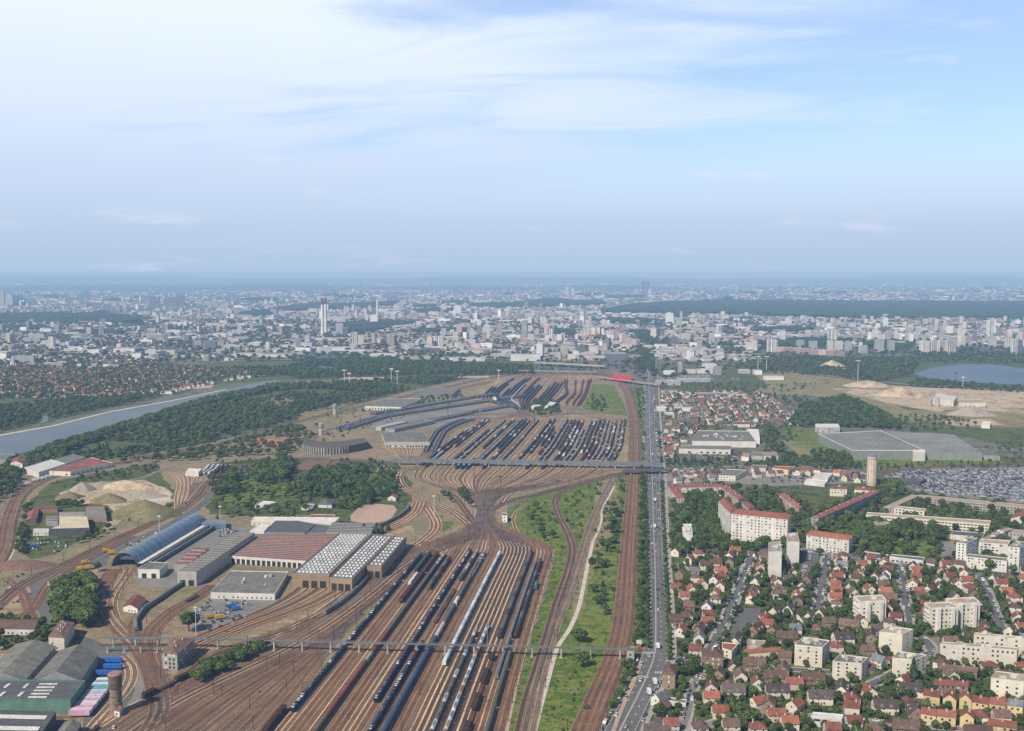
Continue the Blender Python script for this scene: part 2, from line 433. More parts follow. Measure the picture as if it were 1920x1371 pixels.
# distant wooded hills closing the view
def hills(name, y0, depth, segs, seed, m, hfun):
    rnd = random.Random(seed); vs = []; fs = []; nx, ny = segs, 10
    ph = [rnd.uniform(0, 6.28) for _ in range(8)]
    for j in range(ny+1):
        t = j/ny
        for i in range(nx+1):
            x = -32000+64000*i/nx
            h = hfun(x, ph)*math.sin(PI*min(1, t*1.15)*.5 if t < .87 else PI*.5)
            h *= 1+.06*math.sin(x*.004+j)
            vs.append((x, y0+depth*t, h-3))
    for j in range(ny):
        for i in range(nx):
            a = j*(nx+1)+i; fs.append((a, a+1, a+nx+2, a+nx+1))
    me = bpy.data.meshes.new(name); me.from_pydata(vs, [], fs); me.materials.append(m)
    me.polygons.foreach_set('use_smooth', [True]*len(fs))
    tag(obj(name, me), kind='structure')
m_hill = patchy('hill_wood', [(.04, .06, .035), (.06, .085, .05), (.14, .14, .11), (.05, .07, .04)], (.0008, .004))
hills('hills', 26000, 14000, 220, 3, m_hill, lambda x, p: 125+40*math.sin(x*.0004+p[0])+24*math.sin(x*.0011+p[1])+12*math.sin(x*.003+p[2]))
hills('hills', 15500, 6000, 200, 5, m_hill, lambda x, p: max(3, 60*math.exp(-((x+5200)/2600)**2)+46*math.exp(-((x+9000)/1500)**2)+34*math.exp(-((x-900)/2400)**2)+10*math.sin(x*.002+p[0])))

# -- yards
patch('yard_ground', m_ydark, [(-200, 1420), (-120, 1200), (-60, 1000), (-20, 880), (120, 862), (300, 842), (470, 812), (640, 768), (760, 735), (900, 706), (1000, 698), (1100, 700), (1165, 716), (1196, 780), (1197, 870), (1150, 893), (1040, 915), (950, 945), (950, 990), (1042, 1030), (1030, 1080), (1010, 1150), (985, 1230), (960, 1330), (940, 1450), (400, 1450)], rough=1.5)
patch('yard_ground', m_dirt, [(455, 1440), (545, 1345), (660, 1200), (745, 1100), (800, 1030), (862, 1000), (905, 985), (955, 1000), (1036, 1036), (1020, 1090), (985, 1200), (958, 1300), (935, 1440)], rough=1)
patch('yard_ground', m_dirt, [(880, 950), (850, 930), (780, 905), (775, 885), (800, 868), (840, 828), (905, 784), (1172, 782), (1180, 868), (1120, 892), (1000, 915), (935, 935)], rough=1)
patch('yard_ground', m_dirt, [(905, 760), (850, 760), (905, 725), (945, 707), (1108, 704), (1112, 720), (1095, 755), (1070, 772)], rough=1)
patch('yard_ground', m_asph2, [(680, 800), (760, 770), (860, 745), (930, 735), (1000, 745), (980, 765), (900, 780), (820, 800), (740, 812)], rough=1)
patch('yard_ground', m_dirt, [(150, 1440), (260, 1340), (400, 1270), (480, 1232), (560, 1190), (640, 1135), (720, 1078), (790, 1030), (770, 985), (700, 1005), (640, 1080), (560, 1105), (440, 1170), (350, 1210), (310, 1250), (270, 1290), (235, 1250), (190, 1140), (200, 1080), (180, 1040), (80, 1080), (-100, 1180), (-100, 1440)], rough=2)
patch('yard_ground', m_asph2, [(240, 1380), (330, 1310), (420, 1262), (500, 1232), (598, 1200), (640, 1205), (560, 1290), (500, 1440), (300, 1440)], rough=1)
patch('yard_ground', m_asph2, [(360, 1180), (352, 1140), (395, 1112), (540, 1118), (552, 1132), (470, 1168), (400, 1192)], rough=1, blk=True)
patch('yard_ground', m_asph, [(60, 1130), (50, 1080), (130, 1050), (210, 1015), (200, 1060), (150, 1078), (100, 1100), (95, 1140), (130, 1185), (190, 1205), (240, 1215), (235, 1235), (160, 1222), (90, 1180)], rough=1, blk=True)
patch('yard_ground', m_asph2, [(255, 1060), (380, 985), (470, 990), (440, 1010), (330, 1060), (400, 1108), (330, 1112), (255, 1095)], rough=1)
patch('yard_ground', m_asph, [(150, 1380), (170, 1290), (190, 1215), (245, 1215), (262, 1260), (258, 1300), (228, 1350), (200, 1400), (60, 1420), (110, 1340)], rough=1, blk=True)
for w_px in ([(540, 1195), (560, 1176), (640, 1166), (680, 1172), (640, 1196)], [(440, 1215), (470, 1205), (560, 1205), (520, 1222)], [(700, 1130), (760, 1065), (790, 1045), (770, 1075), (720, 1135)], [(200, 1360), (330, 1300), (380, 1290), (300, 1345)], [(560, 1330), (620, 1250), (650, 1222), (630, 1262), (580, 1340)],
             [(800, 1000), (840, 985), (870, 985), (830, 1005)], [(820, 905), (860, 898), (870, 915), (840, 920)], [(90, 1065), (160, 1035), (230, 1000), (200, 1022), (120, 1062)], [(330, 1085), (400, 1120), (340, 1165), (320, 1140)], [(210, 1100), (240, 1110), (235, 1150), (205, 1140)], [(480, 812), (600, 778), (700, 760), (640, 785), (520, 820)]):
    patch('weeds', m_grass2, w_px, rough=2.5)
# -- grass and scrub
patch('grass', m_grass, [(935, 1440), (962, 1320), (985, 1235), (1012, 1150), (1032, 1085), (1042, 1030), (1000, 1012), (958, 995), (948, 965), (975, 940), (1060, 918), (1130, 902), (1190, 892), (1186, 1000), (1178, 1100), (1168, 1180), (1150, 1240), (1120, 1300), (1085, 1370), (1060, 1440)], rough=2)
patch('grass', m_grass2, [(1120, 895), (1155, 893), (1160, 930), (1150, 1000), (1120, 1040), (1105, 1100), (1085, 1160), (1065, 1180), (1085, 1090), (1108, 1000)], rough=2)
patch('grass', m_grass, [(1190, 730), (1204, 730), (1204, 868), (1193, 868), (1196, 800)], rough=1)
patch('grass', m_grass, [(1188, 893), (1210, 893), (1213, 1040), (1211, 1150), (1205, 1215), (1185, 1255), (1150, 1320), (1125, 1380), (1095, 1440), (1075, 1440), (1115, 1350), (1155, 1265), (1172, 1200), (1180, 1100)], rough=1)
patch('grass', m_scrub, [(395, 870), (470, 862), (560, 858), (740, 866), (770, 905), (775, 940), (760, 955), (735, 985), (690, 1000), (600, 965), (470, 968), (395, 965), (385, 950), (420, 900)], rough=3)
patch('grass', m_grass, [(410, 905), (480, 900), (560, 905), (570, 935), (470, 950), (405, 945)], rough=3)
patch('grass', m_scrub, [(95, 905), (190, 885), (290, 868), (305, 880), (300, 890), (328, 920), (325, 950), (300, 958), (235, 975), (160, 1010), (100, 1040), (60, 1048), (45, 1040), (48, 985), (60, 935)], rough=3)
patch('grass', m_scrub, [(-200, 860), (90, 845), (180, 815), (300, 788), (440, 752), (525, 722), (700, 712), (860, 700), (900, 704), (760, 734), (640, 765), (480, 810), (330, 842), (200, 862), (40, 880), (-200, 940)], rough=4)
patch('grass', m_grass2, [(430, 760), (530, 742), (560, 750), (520, 770), (440, 775)], rough=4)
patch('grass', m_grass2, [(560, 775), (640, 755), (700, 745), (640, 765), (560, 790)], rough=4)
patch('grass', m_scrub, [(-300, 815), (-300, 700), (280, 690), (520, 672), (800, 668), (1000, 678), (1010, 700), (880, 706), (700, 712), (520, 712), (400, 723), (280, 750), (130, 782), (0, 813)], rough=5)
patch('grass', m_grass, [(975, 755), (1092, 745), (1100, 720), (1150, 722), (1172, 760), (1175, 780), (1100, 772)], rough=2)
patch('grass', m_grass2, [(905, 915), (912, 920), (938, 912), (940, 935), (912, 938), (903, 930)], rough=1)
patch('grass', m_grass, [(810, 980), (848, 978), (850, 984), (835, 995), (806, 1000)], rough=1)
# bottom left
patch('grass', m_scrub, [(-100, 1160), (60, 1150), (110, 1185), (95, 1205), (-100, 1222)], rough=2)
patch('grass', m_scrub, [(255, 1240), (285, 1290), (285, 1315), (262, 1325), (248, 1300)], rough=1)
patch('grass', m_scrub, [(362, 1250), (430, 1228), (490, 1205), (505, 1212), (460, 1245), (365, 1290)], rough=1)
patch('grass', m_scrub, [(103, 1095), (180, 1080), (185, 1165), (170, 1180), (105, 1150)], rough=1)
# quarry
patch('quarry_floor', m_tan, [(110, 925), (160, 905), (270, 900), (320, 920), (325, 940), (290, 955), (240, 965), (215, 985), (190, 1000), (215, 960), (200, 948), (130, 945)], rough=2, blk=True)
patch('quarry_floor', m_sand, [(250, 932), (315, 922), (322, 938), (275, 942)], rough=2)
patch('soil_plot', m_brownf, [(548, 880), (575, 863), (622, 863), (600, 882)], rough=.5, blk=True)
patch('soil_plot', m_brownf, [(606, 882), (628, 864), (640, 866), (634, 882)], rough=.5, blk=True)
patch('earth_oval', m_pinkd, [(655, 968), (675, 950), (705, 945), (740, 948), (745, 956), (730, 975), (690, 985), (660, 978)], rough=1, blk=True)
# -- right of the boulevard
patch('suburb_green', m_scrub, [(1250, 1440), (1255, 1100), (1252, 1040), (1330, 960), (1450, 905), (1600, 905), (1700, 905), (1660, 895), (1660, 885), (2200, 885), (2300, 1440)], rough=2)
patch('suburb_ground', m_asph2, [(1240, 905), (1245, 880), (1400, 872), (1640, 885), (1640, 905), (1450, 912), (1330, 905)], rough=1)
patch('car_park_ground', m_asph2, [(1655, 893), (1700, 880), (1960, 876), (2100, 880), (2100, 945), (1920, 945), (1730, 926), (1700, 915)], rough=1, blk=True)
patch('mown_grass', m_grass2, [(1440, 808), (1535, 808), (1560, 850), (1585, 862), (1510, 866), (1470, 830)], rough=2)
patch('mown_grass', m_grass, [(1640, 1010), (1690, 1008), (1750, 1018), (1780, 1030), (1740, 1045), (1650, 1030)], rough=1)
patch('suburb_ground', m_asph2, [(1762, 1018), (1795, 1012), (1790, 1040), (1765, 1045)], rough=1, blk=True)
patch('waste_ground', m_tan, [(1560, 730), (1640, 722), (1760, 726), (1930, 735), (2300, 745), (2300, 760), (1900, 752), (1750, 772), (1660, 755)], rough=6)
patch('waste_ground', m_grass2, [(1400, 720), (1560, 715), (1640, 735), (1700, 770), (1800, 770), (2200, 760), (2200, 800), (1800, 800), (1700, 790), (1560, 745), (1420, 740)], rough=6)
patch('waste_ground', m_tan, [(1700, 745), (1920, 752), (1960, 780), (1850, 770), (1740, 768)], rough=6)
patch('waste_ground', m_brownf, [(1780, 808), (1830, 800), (2200, 806), (2200, 838), (1900, 825)], rough=4)
patch('waste_ground', m_tan, [(1760, 790), (1850, 785), (1880, 797), (1800, 800)], rough=6)
patch('parkland', m_scrub, [(1240, 715), (1330, 700), (1400, 680), (1400, 660), (1700, 660), (2200, 660), (2200, 735), (1750, 728), (1640, 720), (1560, 715), (1400, 722), (1250, 735)], rough=6)
patch('suburb_ground', m_scrub, [(1232, 700), (1400, 690), (1470, 715), (1400, 735), (1240, 745)], rough=3)
patch('suburb_ground', m_asph2, [(1236, 706), (1330, 702), (1340, 712), (1240, 720)], rough=3)
patch('mown_grass', m_scrub, [(1735, 852), (1850, 856), (2000, 862), (2000, 840), (1880, 834), (1790, 814), (1700, 806), (1720, 800), (2000, 806), (2000, 870), (1740, 868)], rough=2)
patch('waste_ground', m_grass2, [(1400, 690), (1560, 705), (1700, 735), (1560, 725), (1440, 722)], rough=4)
patch('mown_grass', m_grass, [(1500, 872), (1560, 850), (1600, 852), (1735, 852), (1880, 860), (1880, 870), (1650, 876)], rough=1.5)
patch('mown_grass', m_grass, [(1430, 806), (1500, 802), (1534, 808), (1598, 850), (1570, 862), (1520, 840), (1440, 812)], rough=1.5)
# -- blue water: the river, its cut, the lake
m_w, nt_, b_, o_ = _nt('river_water'); g_ = _pos(nt_)
f_ = _noise(nt_, g_.outputs['Position'], .006, 4)
nt_.links.new(_ramp(nt_, f_, [(.35, (.06, .083, .088)), (.65, (.09, .115, .12))]), b_.inputs['Base Color'])
b_.inputs['Roughness'].default_value = .38; b_.inputs['Specular IOR Level'].default_value = .35
bp = nt_.nodes.new('ShaderNodeBump'); bp.inputs['Strength'].default_value = .25; bp.inputs['Distance'].default_value = .3
nt_.links.new(_noise(nt_, g_.outputs['Position'], .25, 4), bp.inputs['Height']); nt_.links.new(bp.outputs[0], b_.inputs['Normal'])
RIVER = [(-250, 880), (-100, 848), (0, 817.5), (100, 799.5), (200, 774.5), (320, 752.5), (425, 731), (500, 714.5), (522, 713), (525, 717), (480, 727), (430, 737), (360, 753), (300, 773), (250, 790), (200, 805), (140, 821), (85, 838), (0, 860), (-250, 920)]
patch('river', m_w, RIVER, z=.35, rough=2, blk=True)
patch('river', m_w, [(72, 795), (78, 780), (92, 776), (90, 790)], z=.36, rough=1, blk=True)
patch('towpath', m_sand, [(-100, 845.5), (0, 815.5), (100, 797.8), (200, 773), (320, 751.2), (425, 729.8), (425, 731), (320, 752.7), (200, 774.8), (100, 799.8), (0, 817.8), (-100, 849)], z=.45, rough=.3)
patch('lake', m_w, [(1712, 702), (1750, 689), (1800, 684), (1850, 683), (1895, 688), (1960, 700), (2100, 705), (2100, 730), (1960, 725), (1870, 721), (1800, 716), (1740, 710)], z=1.0, rough=3, blk=True)
patch('lake', m_w, [(588, 690), (605, 687), (632, 689), (628, 697), (592, 696)], z=1.0, rough=3, blk=True)
patch('dark_field', m_grass2, [(60, 742), (140, 735), (290, 738), (230, 752), (200, 748)], rough=2)
patch('pitch', m_grass, [(228, 740), (290, 737), (296, 742), (240, 748)], rough=1)
patch('running_track', m_pinkd, [(322, 726), (400, 722), (396, 728), (325, 731)], rough=.5)
patch('sports_ground', m_tan, [(576, 716), (622, 714), (620, 721), (576, 721)], z=.5, rough=.5, blk=True)
patch('sports_ground', m_tan, [(628, 713), (650, 708), (728, 707), (730, 713), (700, 716), (640, 718)], z=.5, rough=.5, blk=True)
patch('sports_ground', m_tan, [(856, 706), (915, 705), (918, 709), (858, 709)], z=.5, rough=.5, blk=True)

# ================================================================ roads
def ribbon(name, m, pxs, width, z=.25, label=None, kind='structure', off=0.0, world=None, blk=True, marks=None, kerb=False):
    pl = spline(W(pxs) if world is None else world, 14); ns = normals(pl)
    mb = MB()
    def strip(o0, o1, zz, mi=0):
        for i in range(len(pl)-1):
            a, b = pl[i], pl[i+1]; na, nb = ns[i], ns[i+1]
            mb.face([(a.x+na.x*o0, a.y+na.y*o0, zz), (a.x+na.x*o1, a.y+na.y*o1, zz), (b.x+nb.x*o1, b.y+nb.y*o1, zz), (b.x+nb.x*o0, b.y+nb.y*o0, zz)], mi)
    strip(off-width/2, off+width/2, z)
    mats = [m]
    if kerb:
        mats.append(m_pave)
        for s in (-1, 1):
            e0 = off+s*width/2; e1 = e0+s*2.2
            strip(min(e0, e1), max(e0, e1), z+.13, 1)
    o = mb.build(name, mats); tag(o, label, kind=kind)
    if blk:
        for i in range(0, len(pl)-1):
            a, b, n = pl[i], pl[i+1], ns[i]; h = width/2+1
            block([(a.x+n.x*(off-h), a.y+n.y*(off-h)), (a.x+n.x*(off+h), a.y+n.y*(off+h)), (b.x+n.x*(off+h), b.y+n.y*(off+h)), (b.x+n.x*(off-h), b.y+n.y*(off-h))])
    return pl
m_white = mat('road_paint', (.72, .72, .68), var=0)
BLV_L = [(1112, 1440), (1147, 1371), (1187, 1297), (1212, 1238), (1218, 1205), (1220, 1150), (1221, 1060), (1218, 980), (1216, 900), (1214, 850), (1213, 790), (1213, 740), (1213, 700), (1211, 670)]
BLV_R = [(1150, 1440), (1178, 1371), (1213, 1297), (1238, 1240), (1240, 1205), (1239, 1150), (1235, 1060), (1232, 980), (1230, 900), (1226, 850), (1223, 790), (1221, 740), (1219, 700), (1216, 670)]
pl_bl = ribbon('boulevard', m_asph, BLV_L, 8.5, z=.46)
pl_br = ribbon('boulevard', m_asph, BLV_R, 9.5, z=.465)
ctr = [(a+c)/2 for a, c in zip([p[0] for p in BLV_L], [p[0] for p in BLV_R])]
BLV_C = [(c, p[1]) for c, p in zip(ctr, BLV_L)]
pl_bc = ribbon('median', m_pave, BLV_C, 1.3, z=.60)
def dash(pl, off, L=3.0, gap=9.0, wd=.35, z=.48, name='lane_marking', smax=1300):
    mb = MB(); ns = normals(pl); s = 0; nxt = 0
    for i in range(len(pl)-1):
        a, b = pl[i], pl[i+1]; d = (b-a); ln = d.length; d = d/ln
        while nxt < s+ln:
            p = a+d*(nxt-s)+ns[i]*off; q = p+d*L; n = ns[i]*wd*.5
            mb.face([(p.x-n.x, p.y-n.y, z), (p.x+n.x, p.y+n.y, z), (q.x+n.x, q.y+n.y, z), (q.x-n.x, q.y-n.y, z)])
            nxt += L+gap
            if nxt > smax: break
        s += ln
    tag(mb.build(name, m_white), kind='structure')
dash(pl_bl, 0); dash(pl_br, -.2); dash(pl_bl, -3.9, 9, .2, .22); dash(pl_br, 4.2, 9, .2, .22)
def zebra(px, py, dx, n=8, rz=0.0):
    c = G(px, py); mb = MB(); M = Matrix.Translation((c.x, c.y, .5)) @ Matrix.Rotation(rz, 4, 'Z')
    for i in range(n): mb.face([tuple(M @ Vector(p)) for p in ((i*1.1-n*.55, -1.6, 0), (i*1.1-n*.55+.55, -1.6, 0), (i*1.1-n*.55+.55, 1.6, 0), (i*1.1-n*.55, 1.6, 0))])
    tag(mb.build('crossing_marking', m_white), kind='structure')
zebra(1218, 1225, 0); zebra(1205, 1270, 0, rz=-.2); zebra(1240, 1262, 0)
ribbon('pavement', m_pave, [(a[0]+12+14*(a[1]-600)/700, a[1]) for a in BLV_R[:-1]], 3.4, z=.58)
ribbon('pavement', m_pinkd, [(1128, 1440), (1158, 1350), (1190, 1275), (1203, 1240)], 2.6, z=.58)
STREETS = [
 ([(1412, 1035), (1400, 1065), (1382, 1110), (1366, 1150), (1348, 1190), (1335, 1215), (1325, 1235)], 7.5),
 ([(1552, 1035), (1545, 1075), (1538, 1110), (1532, 1148)], 7.5),
 ([(1683, 1060), (1692, 1085), (1697, 1120), (1702, 1160), (1704, 1185)], 6.5),
 ([(1832, 1080), (1850, 1110), (1866, 1150), (1880, 1185), (1892, 1215)], 6.5),
 ([(1500, 1030), (1560, 1040), (1640, 1050), (1720, 1062), (1800, 1075), (1920, 1085), (2050, 1095)], 7),
 ([(1255, 1245), (1300, 1236), (1335, 1238), (1400, 1248), (1470, 1255), (1560, 1262)], 6),
 ([(1560, 1285), (1620, 1290), (1680, 1262), (1730, 1240), (1745, 1215), (1725, 1195)], 7),
 ([(1330, 1238), (1300, 1290), (1290, 1330), (1270, 1400)], 5),
 ([(1255, 1395), (1350, 1352), (1450, 1340), (1600, 1352), (1800, 1368), (1960, 1380)], 5),
 ([(1262, 1060), (1320, 1072), (1398, 1068)], 5),
 ([(1232, 905), (1290, 900), (1380, 893), (1500, 888), (1600, 900), (1660, 905)], 6),
 ([(1226, 812), (1280, 812), (1290, 790), (1285, 760)], 6), ([(1318, 790), (1305, 765), (1290, 748)], 5), ([(1405, 792), (1385, 765), (1365, 745)], 5), ([(1475, 795), (1450, 765), (1432, 748)], 5),
]
STREET_PL = [ribbon('street', m_asph if w_ > 5.5 else m_asph2, s, w_, z=.38+.003*i, kerb=(s[0][1] > 1000)) for i, (s, w_) in enumerate(STREETS)]
patch('street', m_asph, [(1368, 1205), (1375, 1165), (1395, 1140), (1440, 1142), (1425, 1160), (1400, 1185)], z=.34, rough=.5, blk=True)
patch('car_park_ground', m_asph, [(1500, 1060), (1512, 1030), (1538, 1032), (1530, 1075), (1505, 1085)], z=.34, rough=.5, blk=True)
patch('street', m_asph2, [(1712, 1200), (1760, 1195), (1770, 1240), (1740, 1250)], z=.34, rough=.5, blk=True)
# the pale footpath through the railway green
ribbon('footpath', m_sand, [(995, 1400), (1012, 1330), (1030, 1265), (1045, 1215), (1068, 1180), (1085, 1140), (1095, 1095), (1102, 1060), (1112, 1015)], 3.6, z=.3)
ribbon('footpath', m_sand, [(1112, 1015), (1120, 1000), (1128, 975), (1128, 955), (1140, 935), (1152, 912)], 2.6, z=.3)
ribbon('service_road', m_asph2, [(582, 1208), (545, 1243), (478, 1285), (425, 1325), (375, 1390)], 6, z=.3)
ribbon('service_road', m_asph, [(70, 1118), (140, 1072), (235, 1022), (320, 982), (380, 945), (400, 920), (430, 890), (520, 868)], 9, z=.31)
ribbon('service_road', m_pinkd, [(935, 1440), (955, 1340), (975, 1250), (1000, 1160), (1020, 1090), (1033, 1040)], 3.5, z=.31)
ribbon('service_road', m_asph2, [(240, 1215), (250, 1240), (262, 1275), (255, 1310), (225, 1350), (170, 1420)], 6, z=.31)
ribbon('service_road', m_asph2, [(185, 905), (260, 898), (330, 872), (430, 862), (560, 856), (740, 864)], 6, z=.31)
ribbon('service_road', m_sand, [(40, 940), (32, 960), (28, 1000), (22, 1040), (-20, 1090)], 3, z=.31)
ribbon('motorway', m_asph2, [(-300, 672), (60, 664), (230, 664), (330, 668), (440, 674), (560, 676)], 22, z=2.0, blk=False)
ribbon('motorway', m_asph2, [(1135, 684), (1300, 680), (1420, 690), (1560, 707), (1700, 722), (1900, 733), (2100, 742)], 20, z=1.6, blk=False)
# ================================================================ railway tracks
m_sl = [mat('sleepers_rust', (.225, .112, .052), (.13, .064, .034), scale=.05, fine=.7, var=.15),
        mat('sleepers_brown', (.26, .17, .105), (.17, .11, .07), scale=.05, fine=.7, var=.15),
        mat('sleepers_dark', (.11, .068, .045), (.065, .043, .032), scale=.05, fine=.7, var=.15)]
m_bal = [mat('ballast_tan', (.66, .47, .29), (.46, .31, .185), scale=.03, fine=.5, var=.12),
         mat('ballast_brown', (.31, .195, .115), (.20, .125, .075), scale=.03, fine=.5, var=.12),
         mat('ballast_grey', (.33, .27, .20), (.22, .175, .13), scale=.03, fine=.5, var=.12)]
m_rail = mat('rail_steel', (.20, .15, .12), (.12, .085, .065), scale=.5, var=0, rough=.45, spec=.5)
NT = [0]; TRACKS = {}
def track(pl, name='railway_track', sl=0, ba=1, z=.0, width=4.0, key=None, zb=None):
    NT[0] += 1; z0 = .33+(NT[0] % 37)*.004 if zb is None else zb
    ns = normals(pl); mb = MB()
    far = pl[0].y > 1500
    def strip(o0, o1, zz, mi):
        for i in range(len(pl)-1):
            a, b, na, nb = pl[i], pl[i+1], ns[i], ns[i+1]
            mb.face([(a.x+na.x*o0, a.y+na.y*o0, zz), (a.x+na.x*o1, a.y+na.y*o1, zz), (b.x+nb.x*o1, b.y+nb.y*o1, zz), (b.x+nb.x*o0, b.y+nb.y*o0, zz)], mi)
    h = width/2
    strip(-h, -1.35, z0, 1); strip(1.35, h, z0, 1); strip(-1.35, 1.35, z0+.05, 0)
    for s in (-.75, .75):
        strip(s-.09, s+.09, z0+.22, 2)
        if not far:
            for i in range(len(pl)-1):
                a, b, na, nb = pl[i], pl[i+1], ns[i], ns[i+1]; o = s+.09
                mb.face([(a.x+na.x*o, a.y+na.y*o, z0), (b.x+nb.x*o, b.y+nb.y*o, z0), (b.x+nb.x*o, b.y+nb.y*o, z0+.22), (a.x+na.x*o, a.y+na.y*o, z0+.22)], 2)
                o = s-.09
                mb.face([(b.x+nb.x*o, b.y+nb.y*o, z0), (a.x+na.x*o, a.y+na.y*o, z0), (a.x+na.x*o, a.y+na.y*o, z0+.22), (b.x+nb.x*o, b.y+nb.y*o, z0+.22)], 2)
    tag(mb.build(name, [m_sl[sl], m_bal[ba], m_rail]), kind='structure')
    if key: TRACKS[key] = pl
    return pl
rt = random.Random(11)
def bundle(pxs, n, sp=4.6, sl=None, ba=None, key=None, masts=0, blk=True):
    base = spline(W(pxs), 14); ns = normals(base); res = []
    for k in range(n):
        o = (k-(n-1)/2)*sp
        pl = [p+q*o for p, q in zip(base, ns)]
        res.append(track(pl, sl=rt.choice((0, 0, 1, 2)) if sl is None else sl, ba=rt.choice((0, 1, 1, 2)) if ba is None else ba, width=min(sp, 4.4), key=(key, k) if key else None))
    if blk:
        h = n*sp/2+1.5
        for i in range(len(base)-1):
            a, b, q = base[i], base[i+1], ns[i]
            block([(a.x-q.x*h, a.y-q.y*h), (a.x+q.x*h, a.y+q.y*h), (b.x+q.x*h, b.y+q.y*h), (b.x-q.x*h, b.y-q.y*h)])
    return res
def rowfan(rows, n, key, us=None, ba=None, sl=None, skip=(), cut=None):
    """rows: (py, xl, xr) ; n tracks spread between the two outer ones, each drawn as a smooth line"""
    for k in range(n):
        u = k/(n-1) if us is None else us[k]
        if k in skip: continue
        rr = rows if cut is None else cut(k, u)
        pl = spline(W([(xl+(xr-xl)*u, py) for py, xl, xr in rr]), 12)
        track(pl, sl=rt.choice((0, 0, 1, 2)) if sl is None else sl(k), ba=rt.choice((0, 0, 1)) if ba is None else ba(k), width=4.3, key=(key, k))
# the great lower yard: throat at (905,960)
LY = [(1440, 465, 915), (1371, 521, 940), (1300, 579, 958), (1200, 661, 985), (1100, 743, 1014), (1037, 795, 1032), (1022, 812, 1022), (1005, 850, 985), (985, 885, 937), (968, 893, 925), (952, 896, 922)]
NL = 34
rowfan(LY, NL, 'low', ba=lambda k: 0 if (k*7 % 5 in (0, 2)) or 22 <= k <= 28 else 1, sl=lambda k: 2 if 21 <= k <= 28 else (0, 1, 0)[k % 3])
# loops from the throat out to the upper yard
UY = [(955, 893, 925), (940, 889, 930), (925, 862, 958), (912, 815, 1030), (898, 780, 1100), (884, 782, 1132), (870, 796, 1146), (840, 833, 1163), (810, 873, 1168), (788, 903, 1172)]
NU = 36
rowfan(UY, NU, 'up', ba=lambda k: (0, 1, 0, 0)[k % 4], sl=lambda k: (2, 0, 1)[k % 3])
UT = [(790, 1010, 1172), (784, 1030, 1130), (776, 1058, 1090), (770, 1062, 1078), (764, 1050, 1086), (756, 1042, 1093), (740, 1060, 1102), (722, 1058, 1108), (708, 1062, 1112), (702, 1075, 1100)]
rowfan(UT, 16, 'top', ba=lambda k: 0, sl=lambda k: 1)
UT2 = [(790, 903, 1000), (782, 940, 1000), (774, 965, 985), (768, 968, 985), (760, 940, 1010), (750, 905, 1035), (735, 915, 1050), (720, 935, 1060), (708, 960, 1064), (702, 990, 1062)]
rowfan(UT2, 20, 'topl', ba=lambda k: (0, 1)[k % 2], sl=lambda k: (0, 1)[k % 2])
bundle([(1160, 770), (1120, 775), (1080, 774), (1050, 778), (1000, 777), (960, 775), (900, 778), (840, 782)], 4, ba=0)
bundle([(1178, 790), (1130, 780), (1090, 766), (1075, 760)], 2, ba=0)
# second throat branch to the left storage yards
bundle([(640, 806), (720, 783), (800, 770), (880, 758), (960, 746), (1000, 735)], 6, ba=2, sl=2, key='st1')
bundle([(700, 778), (780, 764), (860, 751), (940, 738)], 5, ba=2, sl=2, key='st4')
bundle([(790, 742), (860, 728), (920, 716)], 6, ba=1, sl=1, key='st5')
bundle([(760, 800), (830, 786), (900, 772), (970, 760)], 5, ba=2, sl=2, key='st2')
bundle([(800, 868), (812, 845), (822, 825), (835, 808), (870, 792), (910, 783)], 7, ba=1, sl=1, key='st3')
bundle([(700, 790), (640, 800), (590, 815), (560, 828)], 2, ba=1)
# radiating lines before the depot hall
for a_ in range(-5, 6):
    bundle([(770, 868), (768+a_*2, 862), (766+a_*7, 846), (765+a_*9, 838)], 1, ba=0, sl=1)
# upper left main line
bundle([(1140, 702), (1060, 698), (980, 701), (900, 712), (830, 728), (740, 748), (640, 771), (560, 791), (480, 814), (400, 836), (330, 849), (280, 858), (200, 872), (130, 885), (75, 903), (38, 930), (18, 975), (8, 1030), (-30, 1090)], 4, ba=1, key='mainleft')
bundle([(-40, 900), (60, 893), (150, 876), (250, 858), (400, 842)], 1, ba=1, blk=False)
# diagonal
bundle([(-30, 1160), (30, 1105), (75, 1080), (140, 1050), (210, 1015), (280, 984), (340, 955), (375, 928), (392, 905), (440, 880), (500, 867), (600, 862), (740, 866)], 3, ba=1, key='diag')
bundle([(20, 1180), (50, 1150), (62, 1140), (100, 1085), (180, 1040), (250, 1006)], 2, ba=1)
bundle([(10, 1085), (40, 1110), (52, 1140), (60, 1160)], 2, ba=1)
# small wagon yard
for j, (a_, b_) in enumerate([((298, 886), (318, 888)), ((308, 884), (330, 888)), ((322, 883), (342, 888)), ((335, 882), (352, 889))]):
    bundle([a_, b_, (335+j*7, 905), (330+j*8, 930), (330+j*3, 955)], 1, ba=0, sl=1, key='sm%d' % j)
for j in range(5):
    bundle([(395+j*9, 872-j*.5), (385+j*9, 884), (368+j*7, 896), (360+j*3, 912), (358, 928), (340, 950)], 1, ba=0, sl=1, key='sn%d' % j)
